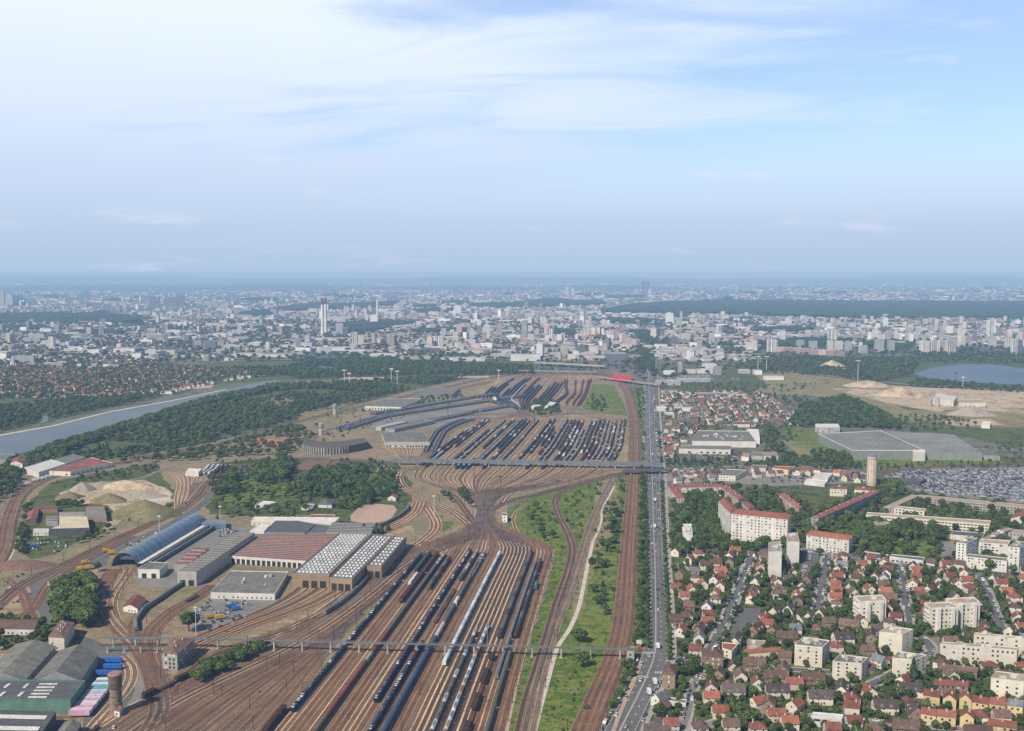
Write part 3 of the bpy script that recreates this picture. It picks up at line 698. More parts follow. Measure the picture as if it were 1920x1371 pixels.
# western loops
bundle([(215, 1068), (198, 1090), (192, 1120), (205, 1155), (235, 1190), (262, 1220), (282, 1255), (295, 1310)], 3, sp=5, ba=1, sl=0)
bundle([(245, 1068), (232, 1090), (215, 1115), (210, 1140), (222, 1170), (255, 1205), (285, 1250), (297, 1310)], 2, sp=5, ba=0, sl=1)
bundle([(445, 1035), (390, 1073), (335, 1100), (297, 1125), (262, 1150), (249, 1175), (255, 1203), (275, 1240), (295, 1300)], 2, ba=1, key='curve')
bundle([(400, 1098), (370, 1120), (325, 1145), (287, 1180), (280, 1215), (290, 1250), (298, 1310)], 3, sp=5, ba=1, sl=0, key='curve2')
for j in range(6):
    x = 562+j*17.5
    bundle([(x, 1101+j*.5), (x-12, 1112), (x-50-j*4, 1135+j), (450-j*3, 1162+j*6), (375-j*4, 1192+j*8), (335-j*5, 1215+j*9), (309-j, 1250+j*5), (299+j, 1315)], 1, ba=0 if j % 2 else 1, sl=0)
bundle([(692, 1072), (680, 1085), (665, 1103), (625, 1137), (580, 1163), (520, 1188), (440, 1214), (380, 1240), (320, 1290), (300, 1330)], 3, ba=1, key='dep')
bundle([(905, 985), (868, 1003), (800, 1030), (738, 1068), (676, 1118), (600, 1172), (510, 1222), (420, 1264), (320, 1313), (230, 1370), (170, 1430)], 8, sp=4.8, key='main')
bundle([(785, 942), (775, 962), (745, 982), (700, 1003)], 5, ba=0, sl=0, key='w1')
bundle([(800, 950), (818, 985), (800, 1010), (755, 1040)], 3, ba=0, sl=0, key='w2')
bundle([(-30, 1330), (140, 1345), (200, 1300), (228, 1290)], 1, ba=1, blk=False)
bundle([(228, 1232), (244, 1250), (246, 1272), (232, 1300), (200, 1335), (165, 1375), (140, 1420)], 2, ba=0, sl=1)
bundle([(296, 1290), (300, 1330), (280, 1370), (240, 1430)], 3, ba=2)
# bottom-left fan
LF = [(1440, 150, 455), (1371, 262, 503), (1300, 385, 560), (1255, 480, 590), (1225, 545, 612), (1208, 590, 625), (1180, 632, 650), (1150, 668, 680)]
rowfan(LF, 15, 'fan', ba=lambda k: 1, sl=lambda k: (1, 0)[k % 2])
# great curves at the throat
bundle([(1005, 868), (880, 872), (800, 874), (762, 880), (747, 893), (757, 915), (800, 938), (850, 960), (885, 988)], 3, ba=0, sl=2, key='gc1')
bundle([(765, 882), (800, 880), (880, 878)], 1, ba=0, sl=2)
bundle([(905, 985), (912, 965), (950, 942), (1010, 925), (1090, 905), (1160, 888), (1235, 881), (1330, 878), (1480, 880), (1640, 886), (1800, 872), (2100, 872)], 2, ba=1, sl=2, key='gc2')
bundle([(902, 985), (915, 960), (940, 945), (960, 925), (1010, 910), (1070, 898), (1130, 885), (1160, 875)], 2, ba=0, sl=2)
bundle([(898, 990), (885, 975), (870, 955), (855, 935), (830, 915), (800, 905)], 2, ba=1, sl=2)
bundle([(1230, 884), (1160, 893), (1105, 905), (1062, 918), (1042, 935), (1045, 960), (1064, 1000), (1073, 1032), (1064, 1075), (1045, 1130), (1028, 1190), (1008, 1255), (988, 1320), (962, 1440)], 2, ba=1, sl=2, key='rdark')
bundle([(990, 945), (970, 958), (962, 975), (972, 1000), (1000, 1018), (1030, 1032), (1034, 1045)], 1, ba=0, sl=0)
bundle([(950, 990), (962, 1010), (990, 1022), (1020, 1030)], 2, ba=0, sl=0)
bundle([(1152, 893), (1130, 935), (1108, 985), (1090, 1040), (1072, 1100), (1052, 1150), (1038, 1185), (1020, 1245), (1004, 1310), (990, 1380), (978, 1440)], 2, ba=2, sl=1, key='rpale')
bundle([(1162, 715), (1178, 740), (1188, 785), (1190, 850), (1188, 900), (1184, 960), (1178, 1040), (1174, 1110), (1168, 1175), (1152, 1238), (1126, 1300), (1098, 1370), (1066, 1450)], 4, ba=1, sl=0, key='rmain')
bundle([(1163, 708), (1130, 700), (1112, 688), (1098, 668), (1080, 648), (1068, 630)], 5, ba=1, sl=0)
bundle([(1040, 685), (1070, 672), (1080, 650)], 4, ba=1, sl=1)

# ================================================================ trains
M_ = {}
def pm(name, c, rough=.6, spec=.35, var=.1, c2=None): return mat(name, c, c2 or tuple(v*.72 for v in c), scale=.25, rough=rough, spec=spec, var=var)
m_under = pm('underframe', (.035, .032, .03)); m_wheel = pm('wheel_steel', (.06, .045, .04))
m_glass = pm('window_glass', (.035, .045, .06), rough=.25, spec=.6, var=.2)
PAINT = {'dark blue': (.018, .045, .10), 'blue': (.03, .075, .15), 'white': (.66, .68, .70), 'cream': (.52, .47, .34), 'rust brown': (.13, .06, .042), 'dark brown': (.055, .04, .032),
         'green': (.03, .20, .14), 'olive grey': (.115, .115, .085), 'grey': (.20, .215, .22), 'red': (.22, .06, .045), 'orange': (.42, .23, .13), 'silver': (.48, .50, .53), 'dark green': (.035, .075, .06), 'pale green': (.30, .38, .28), 'grey blue': (.13, .18, .22)}
WPROTO = {}
def bogies(mb_root, root, L):
    for x in (-L*.36, L*.36):
        mb = MB(); mb.box(-1.0, 1.0, x-1.2, x+1.2, .55, .95)
        for yy in (-.9, .9):
            for sx_ in (-.75, .75): mb.cyl((sx_-.07, x+yy, .5), (sx_+.07, x+yy, .5), .46, n=8, mi=1)
        mb.build('bogie', [m_under, m_wheel], root)
def make_wagon(kind, colour):
    """long axis is local y"""
    pc = pm('paint_'+colour.replace(' ', '_'), PAINT[colour]); root = empty('freight_wagon')
    if kind == 'covered':
        L = 15; mb = MB(); n = 7
        prof = [(-1.45, 1.15), (-1.45, 3.1)]+[(-1.45*math.cos(PI*i/n), 3.1+.95*math.sin(PI*i/n)) for i in range(1, n)]+[(1.45, 3.1), (1.45, 1.15)]
        for i in range(len(prof)-1):
            a, b = prof[i], prof[i+1]; mb.face([(a[0], -L/2, a[1]), (a[0], L/2, a[1]), (b[0], L/2, b[1]), (b[0], -L/2, b[1])])
        mb.face([(p[0], -L/2, p[1]) for p in reversed(prof)]); mb.face([(p[0], L/2, p[1]) for p in prof])
        for k in range(6):
            y = -L/2+1.2+k*2.5; mb.box(-1.5, -1.45, y, y+.15, 1.2, 3.1); mb.box(1.45, 1.5, y, y+.15, 1.2, 3.1)
        mb.build('body', pc, root)
        mb = MB(); mb.box(-1.53, -1.5, -2, 2, 1.3, 3.0); mb.box(1.5, 1.53, -2, 2, 1.3, 3.0); mb.build('door', pm('wagon_door', tuple(v*.8 for v in PAINT[colour])), root)
    elif kind == 'tank':
        L = 13; mb = MB(); n = 12
        for i in range(n):
            t0, t1 = 2*PI*i/n, 2*PI*(i+1)/n; R = 1.4
            mb.face([(R*math.cos(t0), -L/2+.8, 2.7+R*math.sin(t0)), (R*math.cos(t1), -L/2+.8, 2.7+R*math.sin(t1)), (R*math.cos(t1), L/2-.8, 2.7+R*math.sin(t1)), (R*math.cos(t0), L/2-.8, 2.7+R*math.sin(t0))])
        for s in (-1, 1):
            mb.cyl((0, s*(L/2-.8), 2.7), (0, s*(L/2-.35), 2.7), 1.4, .8, n=12)
        mb.build('tank', pc, root, smooth=False)
        mb = MB(); mb.cyl((0, 0, 3.9), (0, 0, 4.4), .45, n=8); mb.box(-.35, .35, -3.5, 3.5, 4.12, 4.2); mb.build('manhole', pm('dome_grey', (.16, .15, .14)), root)
    elif kind == 'hopper':
        L = 12; mb = MB(); a, b, c = L/2-.6, L/2-2.0, 0
        for s in (-1, 1):
            mb.face([(s*1.45, -a, 2.0), (s*1.45, a, 2.0), (s*1.45, a, 3.9), (s*1.45, -a, 3.9)]); mb.face([(s*.8, -b, 1.1), (s*.8, b, 1.1), (s*1.45, a, 2.0), (s*1.45, -a, 2.0)])
            mb.face([(-1.45, s*a, 2.0), (1.45, s*a, 2.0), (1.45, s*a, 3.9), (-1.45, s*a, 3.9)]); mb.face([(-.8, s*b, 1.1), (.8, s*b, 1.1), (1.45, s*a, 2.0), (-1.45, s*a, 2.0)])
        for k in range(5):
            y = -a+k*2*a/4; mb.box(-1.52, -1.45, y-.1, y+.1, 2.0, 3.9); mb.box(1.45, 1.52, y-.1, y+.1, 2.0, 3.9)
        mb.build('hopper_body', pc, root)
        mb = MB(); mb.face([(-1.4, -a+.1, 3.5), (1.4, -a+.1, 3.5), (1.4, a-.1, 3.45), (-1.4, a-.1, 3.55)]); mb.face([(-1.4, -a+.1, 3.5), (0, -a+1.5, 3.8), (0, a-1.5, 3.8), (-1.4, a-.1, 3.55)]); mb.build('load', pm('load', tuple(v*.55 for v in PAINT[colour])), root)
    elif kind == 'flat':
        L = 17; mb = MB(); mb.box(-1.4, 1.4, -L/2+.3, L/2-.3, 1.15, 1.35)
        for s in (-1, 1): mb.box(-1.4, 1.4, s*(L/2-.4)-.08, s*(L/2-.4)+.08, 1.35, 2.0)
        for k in range(8):
            for s in (-1, 1): mb.box(s*1.4-.05, s*1.4+.05, -L/2+1+k*2.1, -L/2+1.12+k*2.1, 1.35, 2.5)
        mb.build('deck', pc, root)
    elif kind == 'carrier':
        L = 16; mb = MB()
        for z in (.95, 2.75): mb.box(-1.4, 1.4, -L/2+.3, L/2-.3, z, z+.14)
        mb.build('deck', pc, root)
        mb = MB()
        for k in range(7):
            for s in (-1, 1):
                y = -L/2+.5+k*(L-1)/6; mb.box(s*1.42-.06, s*1.42+.06, y-.08, y+.08, .95, 3.3)
        for s in (-1, 1): mb.box(s*1.42-.04, s*1.42+.04, -L/2+.3, L/2-.3, 3.25, 3.33); mb.box(s*1.42-.04, s*1.42+.04, -L/2+.3, L/2-.3, 1.1, 1.9)
        mb.build('side_rail', pc, root)
    else:   # coach
        L = 25; mb = MB(); prof = [(-1.42, .9), (-1.42, 3.2), (-1.1, 3.75), (-.5, 4.0), (.5, 4.0), (1.1, 3.75), (1.42, 3.2), (1.42, .9)]
        for i in range(len(prof)-1):
            a, b = prof[i], prof[i+1]; mb.face([(a[0], -L/2+.2, a[1]), (a[0], L/2-.2, a[1]), (b[0], L/2-.2, b[1]), (b[0], -L/2+.2, b[1])], 1 if 1 <= i <= 5 else 0)
        mb.face([(p[0], -L/2+.2, p[1]) for p in reversed(prof)]); mb.face([(p[0], L/2-.2, p[1]) for p in prof])
        mb.build('body', [pc, pm('coach_roof', (.17, .175, .17))], root)
        for s in (-1, 1):
            mb = MB(); mb.box(s*1.44-.02, s*1.44+.02, -L/2+1.8, L/2-1.8, 2.05, 2.95); mb.build('window_band', m_glass, root)
    mb = MB(); mb.box(-1.15, 1.15, -L/2+.25, L/2-.25, .95, 1.16 if kind not in ('carrier', 'coach') else .9)
    for s in (-1, 1):
        for x in (-.85, .85): mb.cyl((x, s*(L/2-.3), 1.05), (x, s*L/2, 1.05), .22, n=6)
    mb.build('underframe', m_under, root)
    bogies(None, root, L)
    root['L'] = L; return root
# cars ------------------------------------------------------------
CARC = {'white': (.74, .75, .75), 'silver': (.45, .47, .50), 'black': (.02, .021, .024), 'dark blue': (.025, .045, .12), 'red': (.22, .03, .025), 'grey': (.17, .18, .19)}
m_tyre = pm('tyre', (.02, .02, .02)); m_lamp = pm('head_lamp', (.75, .75, .70)); m_tail = pm('tail_lamp', (.35, .02, .02))
def make_car(colour, van=False):
    c = mat('car_paint_'+colour.replace(' ', '_'), CARC[colour], tuple(v*.9 for v in CARC[colour]), rough=.3, spec=.6, var=.1)
    root = empty('van' if van else 'car')
    W_, L = (.95, 2.5) if van else (.86, 2.08)
    if van: prof = [(-L, .35), (L, .35), (L, 1.0), (L-.55, 1.25), (L-1.1, 2.05), (-L+.05, 2.1), (-L, 1.2)]; gl = [(L-.62, 1.28), (L-1.1, 1.98), (L-1.25, 1.98), (L-1.3, 1.28)]
    else: prof = [(-L, .32), (L, .32), (L, .70), (L-.15, .82), (L-1.05, .92), (L-1.0, .92), (-L+.35, .96), (-L, .88)]
    mb = MB(); n = len(prof)
    for s in (-1, 1):
        q = [(s*W_, y, z) for y, z in prof]; mb.face(q if s < 0 else list(reversed(q)))
    for i in range(n):
        a, b = prof[i], prof[(i+1) % n]; mb.face([(-W_, a[0], a[1]), (W_, a[0], a[1]), (W_, b[0], b[1]), (-W_, b[0], b[1])])
    mb.build('body', c, root)
    if van:
        mb = MB(); mb.face([(-.8, L-.60, 1.30), (.8, L-.60, 1.30), (.8, L-1.04, 2.0), (-.8, L-1.04, 2.0)]); mb.build('windscreen', m_glass, root)
        for s in (-1, 1):
            mb = MB(); mb.box(s*.955-.01, s*.955+.01, L-2.0, L-1.15, 1.3, 1.85); mb.build('side_window', m_glass, root)
    else:
        mb = MB(); b0, b1, t0, t1 = -L+.42, L-1.05, -L+.95, L-1.85
        lo = [(-.80, b0, .93), (.80, b0, .93), (.80, b1, .91), (-.80, b1, .91)]; hi = [(-.62, t0, 1.42), (.62, t0, 1.42), (.62, t1, 1.43), (-.62, t1, 1.43)]
        for i in range(4): mb.face([lo[i], lo[(i+1) % 4], hi[(i+1) % 4], hi[i]])
        mb.build('window_band', m_glass, root)
        mb = MB(); mb.box(-.63, .63, t0-.02, t1+.02, 1.42, 1.47); mb.build('roof', c, root)
    for s in (-1, 1):
        for y in (-L*.62, L*.62):
            mb = MB(); mb.cyl((s*(W_-.16), y, .33), (s*(W_+.02), y, .33), .33, n=10); mb.build('wheel', m_tyre, root)
        mb = MB(); mb.box(s*.6-.16, s*.6+.16, L-.03, L+.02, .55, .72); mb.build('headlight', m_lamp, root)
        mb = MB(); mb.box(s*.6-.16, s*.6+.16, -L-.02, -L+.03, .6, .78); mb.build('tail_light', m_tail, root)
    return root
CPROTO = {}
def car_at(x, y, z, rz, colour, extra=None, look=None, van=False):
    pool('car', x, y, z, rz, 1.0, (colour, van), look or (colour+(' van' if van else ' car')), extra)
CC = ['white', 'white', 'white', 'silver', 'silver', 'silver', 'grey', 'grey', 'black', 'dark blue', 'dark blue', 'silver', 'white', 'red']
rc = random.Random(5)
WL = {'covered': 15, 'tank': 13, 'hopper': 12, 'flat': 17, 'carrier': 16, 'coach': 25}
def arclen(pl):
    s = [0]
    for a, b in zip(pl[:-1], pl[1:]): s.append(s[-1]+(b-a).length)
    return s
def at_s(pl, S, s):
    i = min(max(bisect.bisect(S, s)-1, 0), len(pl)-2); t = (s-S[i])/max(1e-6, S[i+1]-S[i])
    p = pl[i].lerp(pl[i+1], t); d = pl[i+1]-pl[i]; return p, math.atan2(-d.x, d.y)
def train(key, y0, y1, seq, name, fill=1.0):
    """stand wagons on a track between two picture rows (near row y0, far row y1)"""
    pl = TRACKS[key]; S = arclen(pl)
    Yn, Yf = G(0, y0).y, G(0, y1).y
    ss = [s for s, p in zip(S, pl) if Yn <= p.y <= Yf]
    if len(ss) < 2: return
    s, e = min(ss), max(ss); i = 0; num = 0
    if pl[0].y > pl[-1].y: rev = True
    else: rev = False
    pos = []
    while s < e:
        k, c = seq[i % len(seq)] if not callable(seq) else seq(i)
        L = WL[k]
        if s+L > e+4: break
        pos.append((s+L/2, k, c)); s += L+.5+(rc.random() < .04)*3; i += 1
    if rev: pos.reverse()
    for j, (sm, k, c) in enumerate(pos):
        if fill < 1 and rc.random() > fill: continue
        p, a = at_s(pl, S, sm)
        if not onscreen(p.x, p.y, 2, 60): continue
        pool('wagon', p.x, p.y, .5, a, 1.0, (k, c), c+' '+{'covered': 'covered wagon', 'tank': 'tank wagon', 'hopper': 'open hopper wagon', 'flat': 'empty flat wagon', 'carrier': 'car carrier wagon', 'coach': 'railway coach'}[k],
             ('*in the '+name, j))
        if k == 'carrier':
            f = Vector((-math.sin(a), math.cos(a), 0))
            for m_ in range(3):
                q = p+f*((m_-1)*5.0); col = rc.choice(['white', 'silver', 'dark blue', 'black', 'grey', 'dark blue', 'red', 'black'] if 'blue' in name else ['white', 'white', 'silver', 'white', 'grey'])
                car_at(q.x, q.y, .5+2.89, a+(PI if rc.random() < .5 else 0), col, ('*on the '+name, j*3+m_))
def low(u): return ('low', max(0, min(NL-1, round(u*(NL-1)))))
A = lambda *s: list(s)
car_b = A(('carrier', 'dark blue'))
# T1 dark blue car train at the left edge of the lower yard
train(low(0), 1342, 1040, car_b, 'leftmost blue car train')
train(low(.09), 1092, 1085, A(('coach', 'white')), 'short white set'); train(low(.09), 1107, 1080, A(('covered', 'white')), 'short white set')
train(low(.06), 1080, 1036, A(('covered', 'dark green')), 'row behind the white set')
train(low(.125), 1140, 1038, A(('hopper', 'rust brown')), 'rust brown hopper row')
def t3(i): return ('covered', 'olive grey') if i < 3 else (('covered', 'red') if i < 9 else (('covered', 'pale green') if i == 9 else (('covered', 'red') if i < 13 else (('tank', 'cream') if 24 < i < 31 else ('covered', 'olive grey')))))
train(low(.185), 1420, 1040, t3, 'long mixed covered train')
train(low(.24), 1112, 1045, A(('covered', 'olive grey'), ('covered', 'dark brown')), 'olive row by the tanks')
train(low(.245), 1040, 1030, A(('covered', 'white')), 'white pair heading the yard')
train(low(.36), 1336, 1030, car_b, 'second blue car train')
train(low(.42), 1400, 1198, A(('carrier', 'dark blue')), 'third blue car train')
train(low(.425), 1172, 1100, A(('flat', 'rust brown'), ('flat', 'dark brown')), 'brown flat wagon row')
train(low(.425), 1098, 1035, A(('covered', 'dark green'), ('carrier', 'grey'), ('carrier', 'grey')), 'mixed row near the throat')
def t7(i): return ('covered', 'blue') if i < 12 else (('covered', 'silver') if i < 14 else (('covered', 'olive grey') if i < 17 else (('covered', 'white') if i < 18 else (('covered', 'olive grey') if i < 22 else ('carrier', 'silver')))))
train(low(.50), 1420, 1036, t7, 'long blue and silver train')
train(low(.62), 1258, 1030, A(('covered', 'white'), ('covered', 'silver')), 'long white train')
train(low(.69), 1420, 1188, A(('tank', 'olive grey'), ('tank', 'olive grey'), ('tank', 'silver')), 'grey tank train')
train(low(.765), 1420, 1180, A(('tank', 'silver'), ('tank', 'orange'), ('tank', 'cream'), ('tank', 'silver'), ('tank', 'white')), 'orange and silver tank train')
train(low(.86), 1440, 1222, A(('hopper', 'rust brown'), ('flat', 'rust brown'), ('hopper', 'dark brown')), 'brown hopper train')
train(low(.945), 1430, 1215, A(('covered', 'olive grey')), 'olive right edge train')
train(low(.945), 1205, 1050, A(('hopper', 'dark brown'), ('hopper', 'rust brown'), ('covered', 'dark green'), ('covered', 'olive grey')), 'right edge mixed row')
train(low(.97), 1110, 1085, A(('covered', 'green')), 'bright green row near the right edge')
train(low(.905), 1282, 1050, A(('coach', 'grey')), 'grey lower yard coach train')
train(low(.86), 1200, 1036, A(('covered', 'dark brown'), ('covered', 'olive grey'), ('covered', 'olive grey')), 'brown row under the footbridge')
# upper yard
rw = random.Random(3)
cols = ['dark blue', 'dark green', 'grey', 'rust brown', 'dark brown', 'dark blue', 'silver', 'olive grey', 'grey blue']
nm = ['leftmost', 'second from left', 'third from left']+['%dth from left' % i for i in range(4, 40)]
for k in range(NU):
    dens = .82 if k < 22 else 1.0
    if rw.random() > dens or k in (3, 4, 9, 13, 16): continue
    near = rw.choice([866, 870, 876, 880, 852]) if rw.random() < .6 else rw.uniform(830, 870)
    far = rw.choice([784, 786, 789]) if rw.random() < .8 else rw.uniform(795, 815)
    if k > 29: near, far = rw.uniform(858, 878), rw.uniform(786, 795)
    base = rw.choice(cols); mode = rw.random()
    kinds = ['carrier'] if mode < .3 else (['covered'] if mode < .62 else (['covered', 'hopper', 'tank', 'flat'] if k < 24 else ['covered', 'hopper', 'tank']))
    def sq(i, base=base, kinds=kinds, k=k):
        r = rw.random()
        return (rw.choice(kinds), base if r < (.62 if k < 24 else .35) else rw.choice(cols+['white', 'silver', 'white', 'orange', 'white', 'silver', 'cream']))
    train(('up', k), near, far, sq, 'upper yard train '+nm[k], fill=.97 if k < 24 else .9)
for k in (7, 8, 9, 12, 20, 23): train(('up', k), 882, 869, A(('covered', 'dark blue'), ('tank', 'white')), 'short row before the girder bridge '+nm[k])
for k in range(0, 20):
    if k % 5 != 4: train(('topl', k), 768, rw.uniform(708, 730), A(('covered', rw.choice(cols)), ('covered', rw.choice(cols))), 'farthest yard row '+nm[k])
for k in (0, 1, 6, 10, 13, 14): train(('top', k), 762, 712, A(('covered', rw.choice(cols))), 'farthest yard right row '+nm[k])
for key in [('st1', i) for i in range(6)]+[('st4', i) for i in range(5)]+[('st5', i) for i in (1, 3, 4)]+[('st2', i) for i in range(5)]:
    train(key, 815, 740, A(('coach', 'grey blue'), ('coach', 'grey')), '%s siding of parked coaches, row %d' % ({'1': 'left', '2': 'right', '4': 'upper', '5': 'top'}[key[0][-1]], key[1]+1), fill=.92)
for i in (0, 1, 3, 4): train(('st3', i), 850, 786, A(('coach', 'grey blue')), 'rake of coaches by the depot hall, line %d' % (i+1))
train(('curve', 0), 1197, 1060, A(('coach', 'grey blue')), 'curving coach train')
train(('curve2', 1), 1140, 1120, A(('flat', 'dark brown'), ('covered', 'dark brown')), 'engine row by the car park')
train(('dep', 0), 1165, 1068, A(('coach', 'grey')), 'coach train leaving the big depot')
train(('w1', 4), 1000, 950, A(('coach', 'dark green')), 'green depot coach train')
for j in range(5): train(('sn%d' % j, 0), 893, 873, A(('covered', ('white', 'silver', 'white', 'dark brown', 'grey')[j])), 'row %d of the small wagon yard' % (j+1))
train(('fan', 14), 1420, 1330, A(('hopper', 'dark brown')), 'left fan hopper row')
train(('main', 7), 1330, 1268, A(('hopper', 'dark brown'), ('flat', 'dark brown')), 'service road row'); train(('main', 7), 1400, 1345, A(('flat', 'dark brown')), 'service road row')
# ================================================================ buildings
LANDMARK_LIST = []
def roofm(n): return ROOFS[n]
ROOFS = {
 'orange': mat('roof_orange_tiles', (.35, .125, .072), (.23, .085, .055), scale=.25, fine=1.5, var=.3), 'red': mat('roof_red_tiles', (.27, .095, .065), (.16, .065, .048), scale=.25, fine=1.5, var=.3),
 'brown': mat('roof_brown_tiles', (.17, .105, .078), (.105, .07, .055), scale=.25, fine=1.5, var=.3), 'dark': mat('roof_dark_tiles', (.12, .095, .085), (.07, .058, .055), scale=.25, fine=1.5, var=.3),
 'slate': mat('roof_slate', (.19, .20, .215), (.12, .125, .14), scale=.25, fine=1.5, var=.3), 'grey': mat('roof_grey_felt', (.20, .195, .165), (.125, .125, .105), scale=.12, fine=.8),
 'palegrey': mat('roof_pale_felt', (.235, .245, .225), (.165, .172, .158), scale=.02, fine=.3), 'darkgrey': mat('roof_dark_felt', (.12, .13, .13), (.085, .09, .092), scale=.12, fine=.8), 'tan': mat('roof_gravel_tan', (.42, .33, .24), (.31, .245, .18), scale=.12, fine=.8),
 'white': mat('roof_white_sheet', (.66, .65, .60), (.52, .51, .48), scale=.12, fine=.5), 'cream': mat('roof_cream_sheet', (.70, .62, .42), (.58, .52, .36), scale=.1, fine=.5),
 'rust': mat('roof_rust_sheet', (.31, .105, .08), (.18, .075, .062), scale=.06, fine=.8), 'glass': mat('roof_glazing', (.26, .235, .21), (.18, .165, .15), scale=.3, rough=.4, spec=.5)}
WALLS = {
 'white': mat('render_white', (.68, .65, .585), (.53, .505, .455), scale=.12), 'cream': mat('render_cream', (.70, .645, .52), (.58, .53, .43), scale=.12), 'salmon': mat('render_salmon', (.58, .46, .36), (.47, .37, .29), scale=.12),
 'concrete': mat('wall_concrete', (.42, .40, .35), (.32, .305, .27), scale=.12), 'grey': mat('wall_grey', (.30, .31, .30), (.22, .23, .225), scale=.12), 'tan': mat('wall_tan_cladding', (.34, .25, .155), (.26, .19, .12), scale=.1),
 'brick': mat('wall_brick', (.30, .225, .16), (.20, .15, .11), scale=.3, fine=2), 'green': mat('wall_green_sheet', (.12, .22, .17), (.09, .17, .13), scale=.2), 'yellow': mat('render_yellow', (.66, .52, .28), (.54, .42, .22), scale=.15),
 'blue': mat('wall_blue_sheet', (.12, .19, .27), (.085, .14, .20), scale=.2), 'red': mat('wall_red_sheet', (.55, .045, .05), (.42, .035, .04), scale=.2), 'orange': mat('wall_orange', (.58, .16, .06), (.45, .12, .05), scale=.2), 'olive': mat('wall_olive', (.25, .275, .235), (.20, .22, .19), scale=.1), 'dark': mat('wall_dark', (.10, .10, .095), (.07, .07, .068), scale=.2)}
m_win = mat('window_dark', (.05, .06, .075), (.03, .035, .05), scale=.4, rough=.25, spec=.6, var=.35)
m_win2 = mat('window_shutter', (.62, .60, .55), (.5, .48, .44), scale=.4, rough=.6, var=.15)
m_door = mat('door_dark', (.04, .035, .03), var=.2)
WIN_ME = {}
def win_mesh(m):
    if m.name not in WIN_ME:
        mb = MB(); mb.box(-.5, .5, -.06, .04, -.5, .5); WIN_ME[m.name] = mb.mesh('window', [m])
    return WIN_ME[m.name]
NWIN = [0]
def windows_on(root, p, q, z0, z1, floors, bay=3.3, ww=1.35, wh=1.35, limit=60, m=None, m2=None, frac2=.3, margin=1.2, name='window', sill=1.0, rnd=random.Random(1)):
    """openings on the wall from p to q (root coordinates), outward normal to the right of p->q; each its own mesh up to the limit"""
    p, q = Vector((p[0], p[1], 0)), Vector((q[0], q[1], 0)); d = q-p; L = d.length
    if L < 3 or floors < 1: return
    d /= L; ang = math.atan2(d.y, d.x); nb = max(1, int((L-2*margin)/bay)); st = (L-2*margin)/nb
    fh = (z1-z0)/floors; items = []
    for f in range(floors):
        for b in range(nb):
            c = p+d*(margin+(b+.5)*st); items.append((c.x, c.y, z0+f*fh+sill+wh/2))
    left = [root.get('_wl', 100)]; n = min(limit, left[0], len(items)); root['_wl'] = left[0]-n
    # upper ones first: they are seen over the neighbours
    items.sort(key=lambda t: -t[2])
    for (x, y, z) in items[:n]:
        mm = (m2 if (m2 and rnd.random() < frac2) else (m or m_win))
        obj(name, win_mesh(mm), root, (x, y, z), ang, (ww, 1, wh))
    if items[n:]:
        mb = MB(); M2 = Matrix.Rotation(ang, 4, 'Z')
        for (x, y, z) in items[n:]: mb.box(-ww/2, ww/2, -.06, .04, -wh/2, wh/2, M=Matrix.Translation((x, y, z)) @ M2)
        o = mb.build(name, m or m_win, root); o['kind'] = 'stuff'
def rootpoly(roof_px, z):
    w_ = W(roof_px, z); w_ = [(p.x, p.y) for p in w_]
    o = Vector((sum(p[0] for p in w_)/len(w_), sum(p[1] for p in w_)/len(w_), 0))
    loc = [(p[0]-o.x, p[1]-o.y) for p in w_]
    return o, loc
def bil(c, u, v):
    return ((c[0][0]*(1-u)+c[1][0]*u)*(1-v)+(c[3][0]*(1-u)+c[2][0]*u)*v, (c[0][1]*(1-u)+c[1][1]*u)*(1-v)+(c[3][1]*(1-u)+c[2][1]*u)*v)
